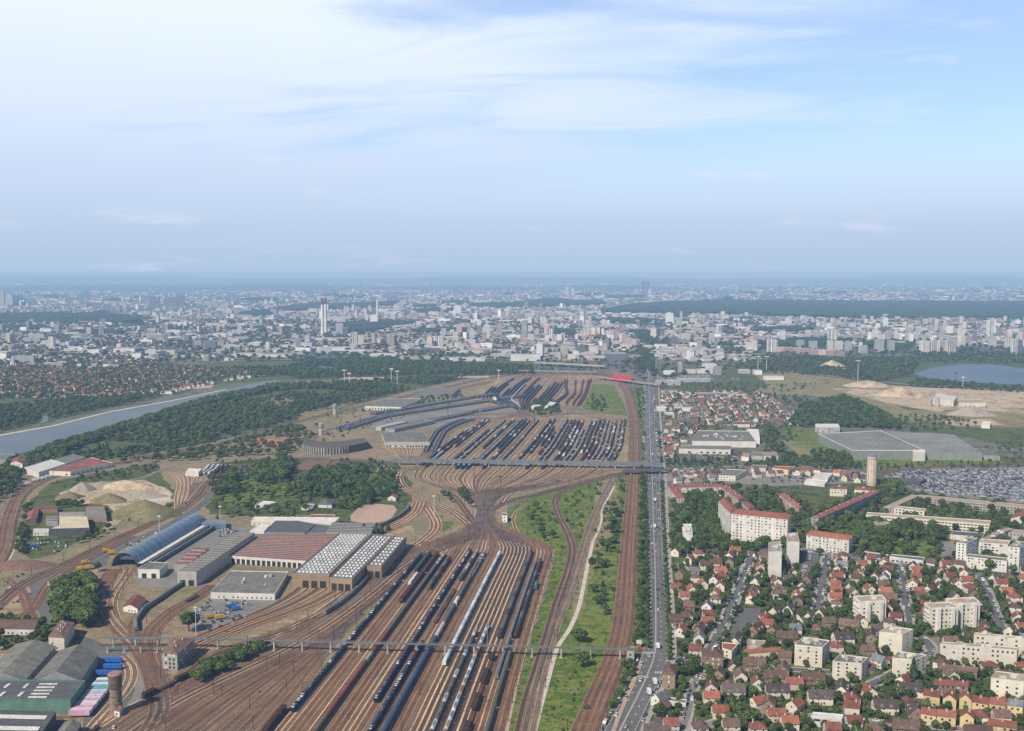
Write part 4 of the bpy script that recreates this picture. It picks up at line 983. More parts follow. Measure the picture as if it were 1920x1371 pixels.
def bldg(name, label, cat, px, z, wall='cream', roof='grey', floors=0, bay=3.4, ww=1.35, wh=1.35, rtype='flat', rh=2.0, parapet=.5, teeth=0, group=None, vents=0, wlimit=100, m2=True, z0=None, blockpad=1.5, chim=0, ground=None, balc=False, seed=1, strips=0, auto=None, frac2=.3, roofm2=None):
    """px: roof outline in the photograph (front-left, front-right, back-right, back-left when a quad), z: eaves height"""
    o, poly = rootpoly(px, z); quad = len(poly) == 4
    root = empty(name, o); rnd = random.Random(seed+int(o.x))
    if auto: autolabel(root, auto, cat, group)
    else: tag(root, label, cat, group)
    P2 = ccw(poly); rev = P2[0] != poly[0]
    wm, rm = WALLS[wall], ROOFS[roof]; n = len(P2)
    mb = MB(); mb.prism(P2, 0, z); mb.build('wall', wm, root)
    mb = MB()
    if rtype == 'flat':
        mb.prism(P2, z-.2, z-.05, top=0)
        cx = sum(p[0] for p in P2)/n; cy = sum(p[1] for p in P2)/n
        for i in range(n):
            a, b = Vector(P2[i]), Vector(P2[(i+1) % n]); d = (b-a).normalized(); q = Vector((-d.y, d.x))*.35; ou = Vector((d.y, -d.x))*.06
            a0, b0 = a+ou, b+ou; a1, b1 = a+q, b+q
            mb.face([(*a0, z-.3), (*b0, z-.3), (*b0, z+parapet), (*a0, z+parapet)], 1); mb.face([(*a0, z+parapet), (*b0, z+parapet), (*b1, z+parapet), (*a1, z+parapet)], 1)
            mb.face([(*b1, z-.05), (*a1, z-.05), (*a1, z+parapet), (*b1, z+parapet)], 1)
        mb.build('roof', [rm, roofm2 or wm], root)
    elif rtype in ('gable', 'hip'):
        c = poly if not rev else poly
        l1 = (Vector(c[1])-Vector(c[0])).length; l2 = (Vector(c[3])-Vector(c[0])).length
        if l1 < l2: c = [c[1], c[2], c[3], c[0]]
        L_ = max(l1, l2); s_ = min(l1, l2); e = .0 if rtype == 'gable' else min(.45, s_*.5/L_)
        ov = .4/ s_
        cc = [bil(c, -ov*s_/L_, -ov), bil(c, 1+ov*s_/L_, -ov), bil(c, 1+ov*s_/L_, 1+ov), bil(c, -ov*s_/L_, 1+ov)]
        r0, r1 = bil(c, e, .5), bil(c, 1-e, .5); zr = z+rh
        mb.face([(*cc[0], z), (*cc[1], z), (*r1, zr), (*r0, zr)]); mb.face([(*cc[2], z), (*cc[3], z), (*r0, zr), (*r1, zr)])
        if rtype == 'hip': mb.face([(*cc[1], z), (*cc[2], z), (*r1, zr)]); mb.face([(*cc[3], z), (*cc[0], z), (*r0, zr)])
        ro = mb.build('roof', [rm], root)
        if rtype == 'gable':
            mb = MB(); mb.face([(*c[1], z), (*c[2], z), (*r1, zr-.05)]); mb.build('gable', wm, root); mb = MB(); mb.face([(*c[3], z), (*c[0], z), (*r0, zr-.05)]); mb.build('gable', wm, root)
        for k in range(chim):
            u = (k+.5)/chim; q = bil(c, e+(1-2*e)*u, .5+(.12 if k % 2 else -.12)); mb = MB(); mb.box(q[0]-.5, q[0]+.5, q[1]-.35, q[1]+.35, zr-1.2, zr+1.0)
            mb.build('chimney', WALLS['salmon'], ro)
    elif rtype == 'saw':
        for k in range(teeth):
            v0, v1 = k/teeth, (k+1)/teeth; vm = v0+(v1-v0)*.86
            vm = v0+(v1-v0)*.10; a, b = bil(poly, 0, v0), bil(poly, 1, v0); c_, d_ = bil(poly, 1, vm), bil(poly, 0, vm); e_, f_ = bil(poly, 1, v1), bil(poly, 0, v1)
            mb.face([(*a, z), (*b, z), (*c_, z+rh), (*d_, z+rh)], 1); mb.face([(*d_, z+rh), (*c_, z+rh), (*e_, z), (*f_, z)], 0)
            mb.face([(*b, z), (*e_, z), (*c_, z+rh)], 2); mb.face([(*f_, z), (*a, z), (*d_, z+rh)], 2)
        mb.build('roof', [rm, ROOFS['glass'], WALLS['concrete']], root)
    if strips and quad:
        mb = MB()
        for k in range(strips):
            v = (k+.3)/strips; mb.face([(*bil(poly, .08, v), z+.3), (*bil(poly, .92, v), z+.3), (*bil(poly, .92, v+.35/strips), z+.3), (*bil(poly, .08, v+.35/strips), z+.3)])
        mb.build('rooflight', ROOFS['white'], root)
    for k in range(vents):
        u, v = rnd.uniform(.15, .85), rnd.uniform(.2, .8)
        q = bil(poly, u, v) if quad else (0, 0); mb = MB(); s1, s2, h = rnd.uniform(.6, 2.2), rnd.uniform(.6, 1.8), rnd.uniform(.8, 2.2)
        mb.box(q[0]-s1, q[0]+s1, q[1]-s2, q[1]+s2, z-.05, z+h); mb.build('roof_vent', WALLS['white' if k % 2 else 'concrete'], root)
    if floors:
        fl = []
        for i in range(n):
            a, b = P2[i], P2[(i+1) % n]; nx, ny = b[1]-a[1], a[0]-b[0]
            mx, my = (a[0]+b[0])/2+o.x, (a[1]+b[1])/2+o.y
            if nx*(-mx)+ny*(-my) > 0: fl.append((-(nx*(-mx)+ny*(-my))/math.hypot(mx, my), a, b))
        fl.sort(key=lambda t: t[0])
        for j, (_, a, b) in enumerate(fl):
            windows_on(root, a, b, 0 if ground is None else ground, z-.2, floors, bay, ww, wh, limit=wlimit if j == 0 else max(12, wlimit//2), m2=m_win2 if m2 else None, frac2=frac2)
            if balc and j == 0:
                A_, B_ = Vector((*a, 0)), Vector((*b, 0)); d = (B_-A_); L_ = d.length; d /= L_; nn = Vector((d.y, -d.x, 0)); k = max(2, int(L_/9))
                for t in range(k):
                    c0 = A_+d*(L_*(t+.5)/k); mb = MB(); M = Matrix.Translation(c0) @ Matrix.Rotation(math.atan2(d.y, d.x), 4, 'Z')
                    mb.box(-1.1, 1.1, -.35, 0, 1.5, z-.3, M=M); mb.build('facade_strip', balc_m if isinstance(balc, bool) else WALLS[balc], root)
    block([(p[0]+o.x, p[1]+o.y) for p in P2], blockpad)
    if '_wl' in root: del root['_wl']
    landmark_guess = None
    return root, o, poly
balc_m = WALLS['concrete']
def LM(nm, px, py): p = G(px, py); landmark(nm, p.x, p.y)

# ---- the railway depot
r, o, pl_ = bldg('depot_shed', 'big maintenance shed with tan front and rows of white skylight boxes, beside the lower yard', 'depot', [(547, 1077), (617, 1079), (697, 1001), (636, 1000)], 12, 'tan', 'slate', parapet=.7)
def boxes(root, poly, nu, nv, z, su, sv, u0=.08, u1=.92, v0=.03, v1=.97, m=None):
    rest = MB(); cnt = 0; me_ = None
    for b in range(nv):
        for a in range(nu):
            u = u0+(u1-u0)*(a+.5)/nu; v = v0+(v1-v0)*(b+.5)/nv; q = bil(poly, u, v)
            ang = math.atan2(poly[1][1]-poly[0][1], poly[1][0]-poly[0][0])
            if cnt < 100:
                if me_ is None:
                    t = MB(); t.face([(-su, -sv, 0), (su, -sv, 0), (su*.8, -sv*.6, .9), (-su*.8, -sv*.6, .9)]); t.face([(su, -sv, 0), (su, sv, 0), (su*.8, sv*.6, .9), (su*.8, -sv*.6, .9)]); t.face([(su, sv, 0), (-su, sv, 0), (-su*.8, sv*.6, .9), (su*.8, sv*.6, .9)]); t.face([(-su, sv, 0), (-su, -sv, 0), (-su*.8, -sv*.6, .9), (-su*.8, sv*.6, .9)]); t.face([(-su*.8, -sv*.6, .9), (su*.8, -sv*.6, .9), (su*.8, sv*.6, .9), (-su*.8, sv*.6, .9)])
                    me_ = t.mesh('skylight', [m or m_sky])
                obj('skylight', me_, root, (q[0], q[1], z), ang)
            else: rest.box(-su, su, -sv, sv, 0, .9, M=Matrix.Translation((q[0], q[1], z)) @ Matrix.Rotation(ang, 4, 'Z'))
            cnt += 1
    if rest.v: rest.build('skylight', m or m_sky, root)['kind'] = 'stuff'
m_sky = mat('skylight_dome', (.58, .58, .53), (.42, .43, .41), scale=.12, var=.2)
def bays(root, poly, n, h, w_, a=0, b=1, m=None, u0=.05, u1=.95):
    A_, B_ = Vector((*poly[a], 0)), Vector((*poly[b], 0)); d = B_-A_; L_ = d.length; ang = math.atan2(d.y, d.x)
    for k in range(n):
        c = A_+d*(u0+(u1-u0)*(k+.5)/n); mb = MB(); mb.box(-w_/2, w_/2, -.12, .03, 0, h); oo = mb.build('door', m or m_door, root); oo.location = c; oo.rotation_euler = (0, 0, ang)
boxes(r, pl_, 8, 17, 12, 1.3, 1.9); bays(r, pl_, 3, 6.5, 5.5, u0=.25)
r, o, pl_ = bldg('depot_shed', 'lower eastern maintenance shed with skylight boxes and dark rail doors', 'depot', [(618, 1084), (660, 1087), (740, 1005), (698, 1003)], 11, 'tan', 'slate', parapet=.7)
boxes(r, pl_, 5, 17, 11, 1.3, 1.9); bays(r, pl_, 3, 6.5, 5.0)
r, o, pl_ = bldg('depot_shed', 'stepped rear wing of the maintenance sheds, nearest the throat tracks', 'depot', [(688, 1062), (715, 1063), (762, 1007), (741, 1005)], 11, 'tan', 'slate', parapet=.7)
boxes(r, pl_, 3, 10, 11, 1.3, 1.9); bays(r, pl_, 2, 6.5, 4.5)
r_, o_, q_ = bldg('workshop_hall', 'wide workshop hall with rows of red sawtooth roofs', 'workshop', [(425, 1042), (574, 1052), (634, 1001), (480, 1001)], 7.5, 'white', 'rust', rtype='saw', teeth=16, rh=.45)
bays(r_, q_, 14, 5, 3.5)
r_, o_, q_ = bldg('workshop_hall', 'long narrow grey workshop with striped rooflights left of the red sawtooth hall', 'workshop', [(332, 1072), (368, 1073), (478, 999), (447, 997)], 13, 'concrete', 'grey', rtype='saw', teeth=18, rh=.5)
bays(r_, q_, 2, 5.5, 5)
bldg('workshop_hall', 'small red sawtooth workshop left of the long narrow grey one', 'workshop', [(326, 1060), (351, 1060), (392, 1028), (366, 1026)], 6, 'concrete', 'rust', rtype='saw', teeth=5, rh=.9)
r_, o_, q_ = bldg('engine_shed', 'small cream shed with two dark doors below the arched train hall', 'shed', [(259, 1068), (299, 1069), (314, 1056), (279, 1054)], 8, 'white', 'grey')
bays(r_, q_, 2, 4.5, 4.5)
bldg('shed', 'low blue grey building closing the far end of the arched train hall', 'shed', [(378, 982), (424, 984), (424, 975), (372, 974)], 6, 'blue', 'slate', floors=1)
bldg('warehouse', 'dark flat roofed hall behind the red sawtooth workshop', 'warehouse', [(495, 999), (571, 1000), (591, 983), (560, 977), (517, 977)], 8, 'grey', 'darkgrey')
bldg('warehouse', 'grey stepped hall between two dark flat halls behind the workshops', 'warehouse', [(572, 1000), (610, 1000), (622, 986), (593, 983)], 7, 'grey', 'darkgrey')
bldg('warehouse', 'dark ribbed hall at the right end behind the workshops', 'warehouse', [(611, 999), (696, 1000), (704, 981), (624, 979)], 8, 'grey', 'darkgrey', rtype='saw', teeth=7, rh=.6)
bldg('warehouse', 'long low white roofed store behind the dark halls', 'warehouse', [(471, 977), (626, 981), (637, 971), (475, 970)], 5, 'cream', 'white', floors=1, bay=5)
bldg('shed', 'bright white roofed box left of the dark halls', 'shed', [(468, 996), (495, 997), (506, 985), (481, 985)], 6, 'white', 'white')
bldg('shed', 'small red roofed store behind the long low white roof', 'shed', [(581, 971), (625, 972), (629, 966), (583, 965)], 5, 'white', 'rust')
bldg('warehouse', 'low grey flat roofed store with a white windowed front, beside the works car park', 'warehouse', [(395, 1112), (515, 1115), (540, 1073), (432, 1071)], 5, 'white', 'grey', floors=1, bay=4, vents=5)
# arched train hall
def arch():
    a, b = G(209, 1063), G(257, 1064); e = G(368, 985); f = (a+b)/2
    d = e-f; L = d.length; ang = math.atan2(-d.x, d.y); R = 12.3; hz_ = 1.12
    root = empty('train_hall', f, ang); tag(root, 'long barrel vaulted steel blue train hall with open arched front', 'train hall')
    mb = MB(); n = 18; ny = 26
    for j in range(ny):
        for i in range(n):
            t0, t1 = PI*i/n, PI*(i+1)/n; y0, y1 = L*j/ny, L*(j+1)/ny
            mb.face([(-R*math.cos(t0), y0, hz_*R*math.sin(t0)), (-R*math.cos(t0), y1, hz_*R*math.sin(t0)), (-R*math.cos(t1), y1, hz_*R*math.sin(t1)), (-R*math.cos(t1), y0, hz_*R*math.sin(t1))], 1 if j % 2 else 0)
    mb.build('vault', [mat('vault_steel', (.15, .215, .285), (.10, .155, .22), scale=.1, rough=.45, spec=.5), mat('vault_steel_light', (.18, .25, .325), (.125, .185, .255), scale=.1, rough=.45, spec=.5)], root)
    mb = MB()
    for j in range(0, ny+1):
        for i in range(n):
            t0, t1 = PI*i/n, PI*(i+1)/n; y = L*j/ny; q = R+.22
            mb.face([(-q*math.cos(t0), y-.25, hz_*q*math.sin(t0)), (-q*math.cos(t0), y+.25, hz_*q*math.sin(t0)), (-q*math.cos(t1), y+.25, hz_*q*math.sin(t1)), (-q*math.cos(t1), y-.25, hz_*q*math.sin(t1))])
    mb.build('rib', WALLS['blue'], root)
    mb = MB()
    for i in range(3, n-3):
        t0, t1 = PI*i/n, PI*(i+1)/n
        mb.face([(-R*math.cos(t0), 3, 6.6), (-R*math.cos(t1), 3, 6.6), (-R*math.cos(t1), 3, hz_*R*math.sin(t1)), (-R*math.cos(t0), 3, hz_*R*math.sin(t0))])
    mb.build('end_screen', mat('end_glazing', (.10, .13, .16), rough=.3), root)
    mb = MB(); mb.box(-R+1, R-1, L-1, L-.7, 0, 9); mb.build('end_wall', WALLS['dark'], root)
    mb = MB(); mb.box(R+.5, R+5.5, 2, L-2, 3.6, 3.9)
    for k in range(12): mb.box(R+3, R+3.3, 4+k*(L-8)/11, 4.3+k*(L-8)/11, 0, 3.6)
    mb.build('canopy', ROOFS['white'], root)
    c, s = math.cos(ang), math.sin(ang)
    block([(f.x+x*c-y*s, f.y+x*s+y*c) for x, y in ((-R-1, -2), (R+6, -2), (R+6, L+2), (-R-1, L+2))])
    landmark('the arched train hall', f.x+d.x/2, f.y+d.y/2)
    for q in (R+9, R+14.5):
        pp = [Vector((f.x+q*c-y*s, f.y+q*s+y*c, 0)) for y in (8, L*.5, L)]
        track(spline(pp), ba=2, sl=2, key=('hall', round(q)))
    return f
arch()
train(('hall', 21), 1066, 985, A(('coach', 'grey blue')), 'inner hall coach row'); train(('hall', 27), 1066, 985, A(('coach', 'grey')), 'outer hall coach row')
# ---- signal box building, offices
r_, o_, q_ = bldg('control_building', 'four storey grey railway office with brown hipped roof beside the footbridge', 'office', [(304, 1224), (332, 1227), (365, 1197), (326, 1195)], 12, 'concrete', 'brown', floors=4, bay=2.6, ww=1.6, wh=1.8, rtype='hip', rh=2.5, chim=3)
bldg('apartment_block', 'small three storey block with pale facade above the grey workshops bottom left', 'apartments', [(91, 1194), (120, 1196), (139, 1167), (113, 1163)], 10, 'cream', 'brown', floors=3, bay=3.2, rtype='hip', rh=1.8, chim=6)
bldg('railway_hut', 'small white railway hut with a red roof inside the curving tracks', 'hut', [(231, 1138), (258, 1142), (273, 1122), (247, 1118)], 4, 'white', 'red', floors=1, bay=3, rtype='gable', rh=2.6)
bldg('station_building', 'red roofed railway building right of the yellow machines', 'building', [(115, 1090), (140, 1091), (162, 1078), (140, 1076)], 4.5, 'white', 'red', floors=1, bay=3, rtype='gable', rh=2.5)
bldg('shed', 'small grey flat shed left of the red roofed railway building', 'shed', [(89, 1092), (110, 1093), (132, 1080), (112, 1078)], 3.5, 'concrete', 'grey')
# ---- bottom-left workshops
bldg('warehouse', 'grey twin gabled store at the left picture edge', 'warehouse', [(-40, 1272), (47, 1275), (104, 1212), (30, 1208)], 7, 'grey', 'grey', rtype='gable', rh=4.5)
bldg('warehouse', 'second grey gabled store, right of the twin gabled one', 'warehouse', [(62, 1275), (150, 1276), (184, 1226), (112, 1220)], 8, 'grey', 'grey', rtype='gable', rh=6.0)
r_, o_, q_ = bldg('warehouse', 'flat grey roofed store with green fascia and pale rooflights', 'warehouse', [(-40, 1313), (132, 1314), (160, 1278), (-20, 1276)], 9, 'green', 'darkgrey', parapet=.9)
for k in range(5):
    q = bil(q_, .62+k*.005, .15+k*.17); mb = MB(); mb.box(q[0]-6, q[0]+6, q[1]-.7, q[1]+.7, 9, 9.5); mb.build('rooflight', ROOFS['white'], r_)
for k in range(4):
    q = bil(q_, .22+.2*(k % 2), .3+.42*(k//2)); mb = MB(); mb.box(q[0]-1.1, q[0]+1.1, q[1]-3, q[1]+3, 9, 9.5); mb.build('rooflight', ROOFS['white'], r_)
bldg('workshop_hall', 'dark sawtooth workshop in the bottom left corner', 'workshop', [(-60, 1400), (62, 1400), (105, 1336), (-40, 1332)], 8, 'dark', 'darkgrey', strips=3)
bldg('shed', 'small dark gabled shed at the bottom left edge beside the trailers', 'shed', [(98, 1385), (135, 1387), (152, 1357), (122, 1354)], 6, 'dark', 'grey', rtype='gable', rh=2.5)
bldg('railway_workshop', 'long low brown roofed building behind trees at the left edge', 'building', [(-50, 1178), (64, 1180), (78, 1162), (-50, 1160)], 5, 'white', 'brown', floors=1, bay=3.5, rtype='gable', rh=3)
# ---- left industrial block and warehouses
bldg('warehouse', 'cream roofed factory hall in the wedge left of the quarry', 'factory', [(92, 992), (168, 990), (164, 968), (110, 968), (110, 985)], 8, 'dark', 'cream', parapet=.2)
bldg('warehouse', 'grey striped hall right behind the cream roofed factory', 'factory', [(161, 968), (200, 968), (195, 950), (161, 951)], 7, 'brick', 'grey', rtype='saw', teeth=8, rh=.35)
bldg('shed', 'long grey roof joining the cream factory and the striped hall', 'factory', [(111, 967), (160, 967), (160, 959), (111, 960)], 6, 'grey', 'grey', rtype='saw', teeth=2, rh=1)
bldg('shed', 'small grey hall at the left shoulder of the cream factory', 'shed', [(86, 978), (109, 980), (109, 966), (86, 967)], 5, 'grey', 'grey', rtype='saw', teeth=3, rh=.8)
bldg('shed', 'dark red roofed shed at the left of the factory wedge', 'shed', [(50, 976), (68, 974), (73, 954), (53, 960)], 5, 'brick', 'rust', rtype='gable', rh=2)
bldg('shed', 'long red roofed shed at the top of the factory wedge', 'shed', [(62, 955), (108, 954), (109, 949), (62, 950)], 5, 'brick', 'red', rtype='gable', rh=1.5)
bldg('shed', 'white fronted lean-to below the cream factory', 'shed', [(62, 998), (91, 998), (92, 992), (62, 992)], 4, 'white', 'white', floors=1, bay=2.4, ww=.9, wh=2.2)
bldg('shed', 'red roofed store topping the factory wedge on the right', 'shed', [(162, 950), (194, 950), (192, 945), (170, 944)], 6, 'brick', 'rust')
bldg('warehouse', 'white roofed warehouse nearest the parked lorries on the far left', 'warehouse', [(45, 877), (73, 886), (122, 870), (95, 862)], 8, 'white', 'white')
bldg('warehouse', 'long rust red warehouse behind the curving main line', 'warehouse', [(92, 884), (132, 885), (211, 868), (170, 858)], 6, 'cream', 'rust', floors=1, bay=8, ww=3, wh=2)
bldg('warehouse', 'grey roofed warehouse behind the white one on the far left', 'warehouse', [(100, 862), (124, 870), (160, 858), (135, 852)], 7, 'grey', 'grey')
bldg('warehouse', 'low grey shed at the far left edge by the river', 'warehouse', [(-40, 862), (10, 864), (30, 853), (-20, 850)], 7, 'grey', 'grey')
bldg('house', 'white three storey house among the lorries on the far left', 'house', [(20, 868), (42, 870), (46, 861), (26, 859)], 8, 'white', 'red', floors=3, rtype='gable', rh=3, bay=2.5)
bldg('hut', 'white hut at the head of the small wagon yard', 'hut', [(348, 885), (372, 886), (378, 880), (352, 879)], 6, 'white', 'white', floors=2, bay=2.2, ww=.9)
bldg('house', 'grey roofed bungalow in the scrub behind the depot', 'house', [(597, 946), (622, 947), (630, 938), (606, 936)], 4, 'white', 'slate', floors=1, bay=2.6, rtype='hip', rh=3)
bldg('hut', 'low blue roofed shed behind the dense grove', 'shed', [(636, 880), (662, 875), (676, 870), (652, 873)], 4, 'blue', 'slate')
bldg('house', 'orange roofed keeper house beside the throat', 'house', [(727, 933), (742, 934), (746, 929), (732, 928)], 4, 'white', 'orange', floors=1, bay=2.5, rtype='gable', rh=2.5)
bldg('shed', 'white roofed garden store left of the grey roofed bungalow', 'shed', [(478, 948), (500, 948), (518, 942), (492, 940)], 3, 'white', 'white')
bldg('shed', 'grey garden store in front of the grey roofed bungalow', 'shed', [(565, 952), (585, 953), (590, 946), (572, 945)], 3, 'cream', 'grey')
# ---- upper left: roundhouse, hall, water towers
def roundhouse():
    c = G(655, 800); root = empty('roundhouse', c); tag(root, 'curved roundhouse with tall white pillars on its outer wall', 'roundhouse')
    pts = W([(567, 846), (585, 851), (610, 853), (640, 852), (665, 848), (690, 842)]); inn = W([(575, 830), (590, 836), (612, 838), (638, 837), (660, 834), (682, 830)])
    mb = MB(); mr_ = MB(); z = 11.5
    for i in range(5):
        a, b, e, f = pts[i]-c, pts[i+1]-c, inn[i+1]-c, inn[i]-c
        mb.face([(a.x, a.y, 0), (b.x, b.y, 0), (b.x, b.y, z), (a.x, a.y, z)]); mb.face([(e.x, e.y, 0), (f.x, f.y, 0), (f.x, f.y, z-3), (e.x, e.y, z-3)])
        mr_.face([(a.x, a.y, z), (b.x, b.y, z), (e.x, e.y, z-3), (f.x, f.y, z-3)])
    a, f = pts[0]-c, inn[0]-c; mb.face([(f.x, f.y, 0), (a.x, a.y, 0), (a.x, a.y, z), (f.x, f.y, z-3)]); a, f = pts[5]-c, inn[5]-c; mb.face([(a.x, a.y, 0), (f.x, f.y, 0), (f.x, f.y, z-3), (a.x, a.y, z)])
    mb.build('wall', WALLS['dark'], root); mr_.build('roof', ROOFS['dark'], root)
    for k in range(19):
        s = k/26*5; i = int(s); t = s-i; p = pts[i].lerp(pts[i+1], t)-c; d = (pts[i+1]-pts[i]).normalized(); M = Matrix.Translation((p.x, p.y, 0)) @ Matrix.Rotation(math.atan2(d.y, d.x), 4, 'Z')
        mb = MB(); mb.box(-.7, .7, -.9, 0, 0, z-.5, M=M); mb.build('pillar', WALLS['concrete'], root)
    block([(p.x, p.y) for p in pts+list(reversed(inn))], 2); landmark('the roundhouse', c.x, c.y-40)
roundhouse()
bldg('engine_hall', 'broad grey roofed engine hall above the radiating tracks', 'engine shed', [(722, 828), (806, 828), (790, 811), (716, 811)], 10, 'concrete', 'grey', rtype='hip', rh=3.5, floors=1, bay=4.5, ww=2.6, wh=2.6)
bldg('carriage_shed', 'white striped sawtooth roof on the long shed behind the engine hall', 'shed', [(705, 800), (715, 802), (765, 791), (752, 790)], 6, 'concrete', 'white', rtype='saw', teeth=14, rh=.8)
bldg('carriage_shed', 'slanting grey carriage shed right of the white sawtooth strip', 'shed', [(722, 803), (740, 805), (815, 789), (795, 787)], 6, 'grey', 'grey')
bldg('warehouse', 'long grey roofed store with a row of white bays behind the water towers', 'warehouse', [(684, 762), (752, 764), (790, 748), (722, 748)], 7, 'white', 'grey', floors=1, bay=6, ww=2.8, wh=3.4, m2=False)
bldg('warehouse', 'farthest grey roof beside the upper left main line', 'warehouse', [(775, 742), (850, 738), (862, 727), (800, 728)], 7, 'grey', 'grey')
r_, *_x = bldg('office_hall', 'orange and white low building near the roundhouse', 'building', [(483, 823), (532, 826), (545, 821), (500, 818)], 7, 'orange', 'grey', floors=1, bay=5)
bldg('signal_house', 'lone cream gabled house between the upper track fans', 'house', [(924, 746), (931, 747), (937, 742), (930, 741)], 8, 'cream', 'dark', floors=3, bay=3, rtype='gable', rh=4)
bldg('railway_office', 'flat pale building with dark bays between the two upper yards', 'office', [(1021, 763), (1033, 764), (1043, 755), (1030, 754)], 6, 'white', 'white', floors=1, bay=4)
bldg('railway_office', 'low pale glazed office left of the building with dark bays', 'office', [(994, 764), (1010, 765), (1014, 760), (998, 759)], 5, 'white', 'white', floors=1, bay=4)
bldg('signal_box', 'small white signal hut by the throat beside the lower yard', 'signal box', [(941, 967), (951, 968), (952, 963), (942, 962)], 7, 'white', 'dark', floors=2, bay=2.3, ww=1.4)
bldg('stair_tower', 'pale stair tower at the right end of the long footbridge', 'stair tower', [(1175, 1222), (1189, 1223), (1190, 1214), (1177, 1213)], 7.5, 'concrete', 'grey', floors=2, bay=3)
# ---- right side: estates
bldg('apartment_block', 'salmon slab with pale end wall beside the boulevard', 'apartments', [(1269, 933), (1283, 932), (1268, 909), (1252, 910)], 12, 'salmon', 'rust', floors=4, bay=3.2, rtype='hip', rh=2, chim=4)
bldg('apartment_block', 'long salmon slab facing the garden trees behind the end wall one', 'apartments', [(1268, 914), (1352, 913), (1356, 907), (1266, 907)], 12, 'cream', 'rust', floors=4, bay=3.4, rtype='hip', rh=2, chim=8, balc=True)
bldg('apartment_block', 'oblique salmon slab running down from the long garden slab', 'apartments', [(1352, 912), (1385, 937), (1397, 934), (1362, 909)], 12, 'salmon', 'rust', floors=4, bay=3.2, rtype='hip', rh=2, chim=6)
bldg('apartment_block', 'short salmon slab behind the tall white red roofed block', 'apartments', [(1391, 942), (1404, 954), (1416, 951), (1402, 939)], 12, 'salmon', 'rust', floors=4, bay=3.2, rtype='hip', rh=2)
bldg('apartment_tower_slab', 'left wing of the tall white block with bright red roof', 'apartments', [(1347, 940), (1370, 963), (1382, 954), (1359, 932)], 28, 'white', 'orange', floors=9, bay=3.0, rtype='hip', rh=2.5, blockpad=9)
bldg('apartment_tower_slab', 'long main wing of the tall white block with bright red roof', 'apartments', [(1371, 963), (1477, 974), (1484, 964), (1384, 954)], 28, 'white', 'orange', floors=9, bay=3.6, ww=1.5, rtype='hip', rh=2.5, balc='white', blockpad=12)
bldg('apartment_block', 'white slab with orange red roof right of the two pale towers', 'apartments', [(1512, 1003), (1592, 1013), (1599, 1004), (1521, 994)], 15, 'white', 'orange', floors=5, bay=3.4, rtype='hip', rh=2.2, balc='white', blockpad=10)
bldg('apartment_block', 'salmon slab seen along its side in the middle of the estate', 'apartments', [(1461, 927), (1498, 954), (1505, 951), (1472, 924)], 13, 'salmon', 'rust', floors=5, bay=3.0, rtype='hip', rh=1.8, chim=6)
bldg('apartment_block', 'very long slab with shaded blue grey wall and thin red roof', 'apartments', [(1520, 970), (1535, 972), (1649, 922), (1636, 919)], 13, 'grey', 'rust', floors=5, bay=3.4, rtype='hip', rh=1.8, chim=9)
bldg('apartment_tower', 'nearer pale tower with blank end wall, left of its twin', 'tower block', [(1441, 1035), (1466, 1035), (1463, 1015), (1441, 1018)], 24, 'white', 'tan', floors=0, vents=6, blockpad=7)
bldg('apartment_tower', 'farther pale tower with blank end wall, right of its twin', 'tower block', [(1477, 1016), (1499, 1016), (1495, 999), (1475, 1001)], 23, 'white', 'tan', floors=0, vents=5, blockpad=7)
bldg('flat_roofed_slab', 'low long block with white speckled roof among the garden trees', 'apartments', [(1281, 1012), (1300, 1013), (1296, 983), (1279, 983)], 7, 'white', 'white', floors=2, vents=16, blockpad=9)
bldg('apartment_block', 'pink front block left of the cylinder tower, with small chimneys', 'apartments', [(1556, 916), (1588, 917), (1590, 912), (1560, 911)], 10, 'cream', 'rust', floors=3, rtype='hip', rh=1.5, chim=4)
bldg('apartment_block', 'pink front block touching the foot of the cylinder tower', 'apartments', [(1602, 918), (1632, 920), (1636, 914), (1606, 913)], 10, 'cream', 'rust', floors=3, rtype='hip', rh=1.5, chim=4)
bldg('school_wing', 'slanting tan roofed wing of the triangular block', 'apartments', [(1656, 951), (1675, 952), (1724, 930), (1708, 928)], 9, 'concrete', 'tan', floors=3, bay=4)
bldg('school_wing', 'long galleried wing stretching right from the triangular block', 'apartments', [(1724, 933), (1935, 954), (1935, 948), (1722, 928)], 9, 'concrete', 'tan', floors=3, bay=3.6, ww=2.6, wh=1.3, m2=False)
bldg('school_wing', 'short front wing of the triangular block behind trees', 'apartments', [(1676, 953), (1733, 960), (1737, 955), (1680, 949)], 9, 'white', 'tan', floors=3, bay=3.6, ww=2.4, m2=False)
bldg('school', 'very long pale school with window bands among trees', 'school', [(1624, 966), (1856, 984), (1858, 977), (1626, 961)], 10, 'cream', 'tan', floors=3, bay=3.6, ww=2.8, wh=1.3, m2=False)
bldg('school_annex', 'low dark roofed school annex right of the schoolyard trees', 'school', [(1781, 1003), (1842, 1008), (1848, 1000), (1790, 996)], 5, 'cream', 'darkgrey', floors=1, bay=5, ww=4)
bldg('school_annex', 'white pavilion at the left end of the long school', 'school', [(1634, 985), (1660, 986), (1668, 980), (1640, 978)], 7, 'white', 'tan', floors=2, bay=4, ww=3)
bldg('school_annex', 'long low block with white panels below the school lawn', 'school', [(1668, 1044), (1731, 1052), (1735, 1046), (1672, 1040)], 5, 'white', 'darkgrey', floors=1, bay=4, ww=2.6)
bldg('school_annex', 'thin white roofed passage left of the white panel block', 'school', [(1615, 1036), (1666, 1043), (1668, 1040), (1620, 1033)], 3.5, 'dark', 'white')
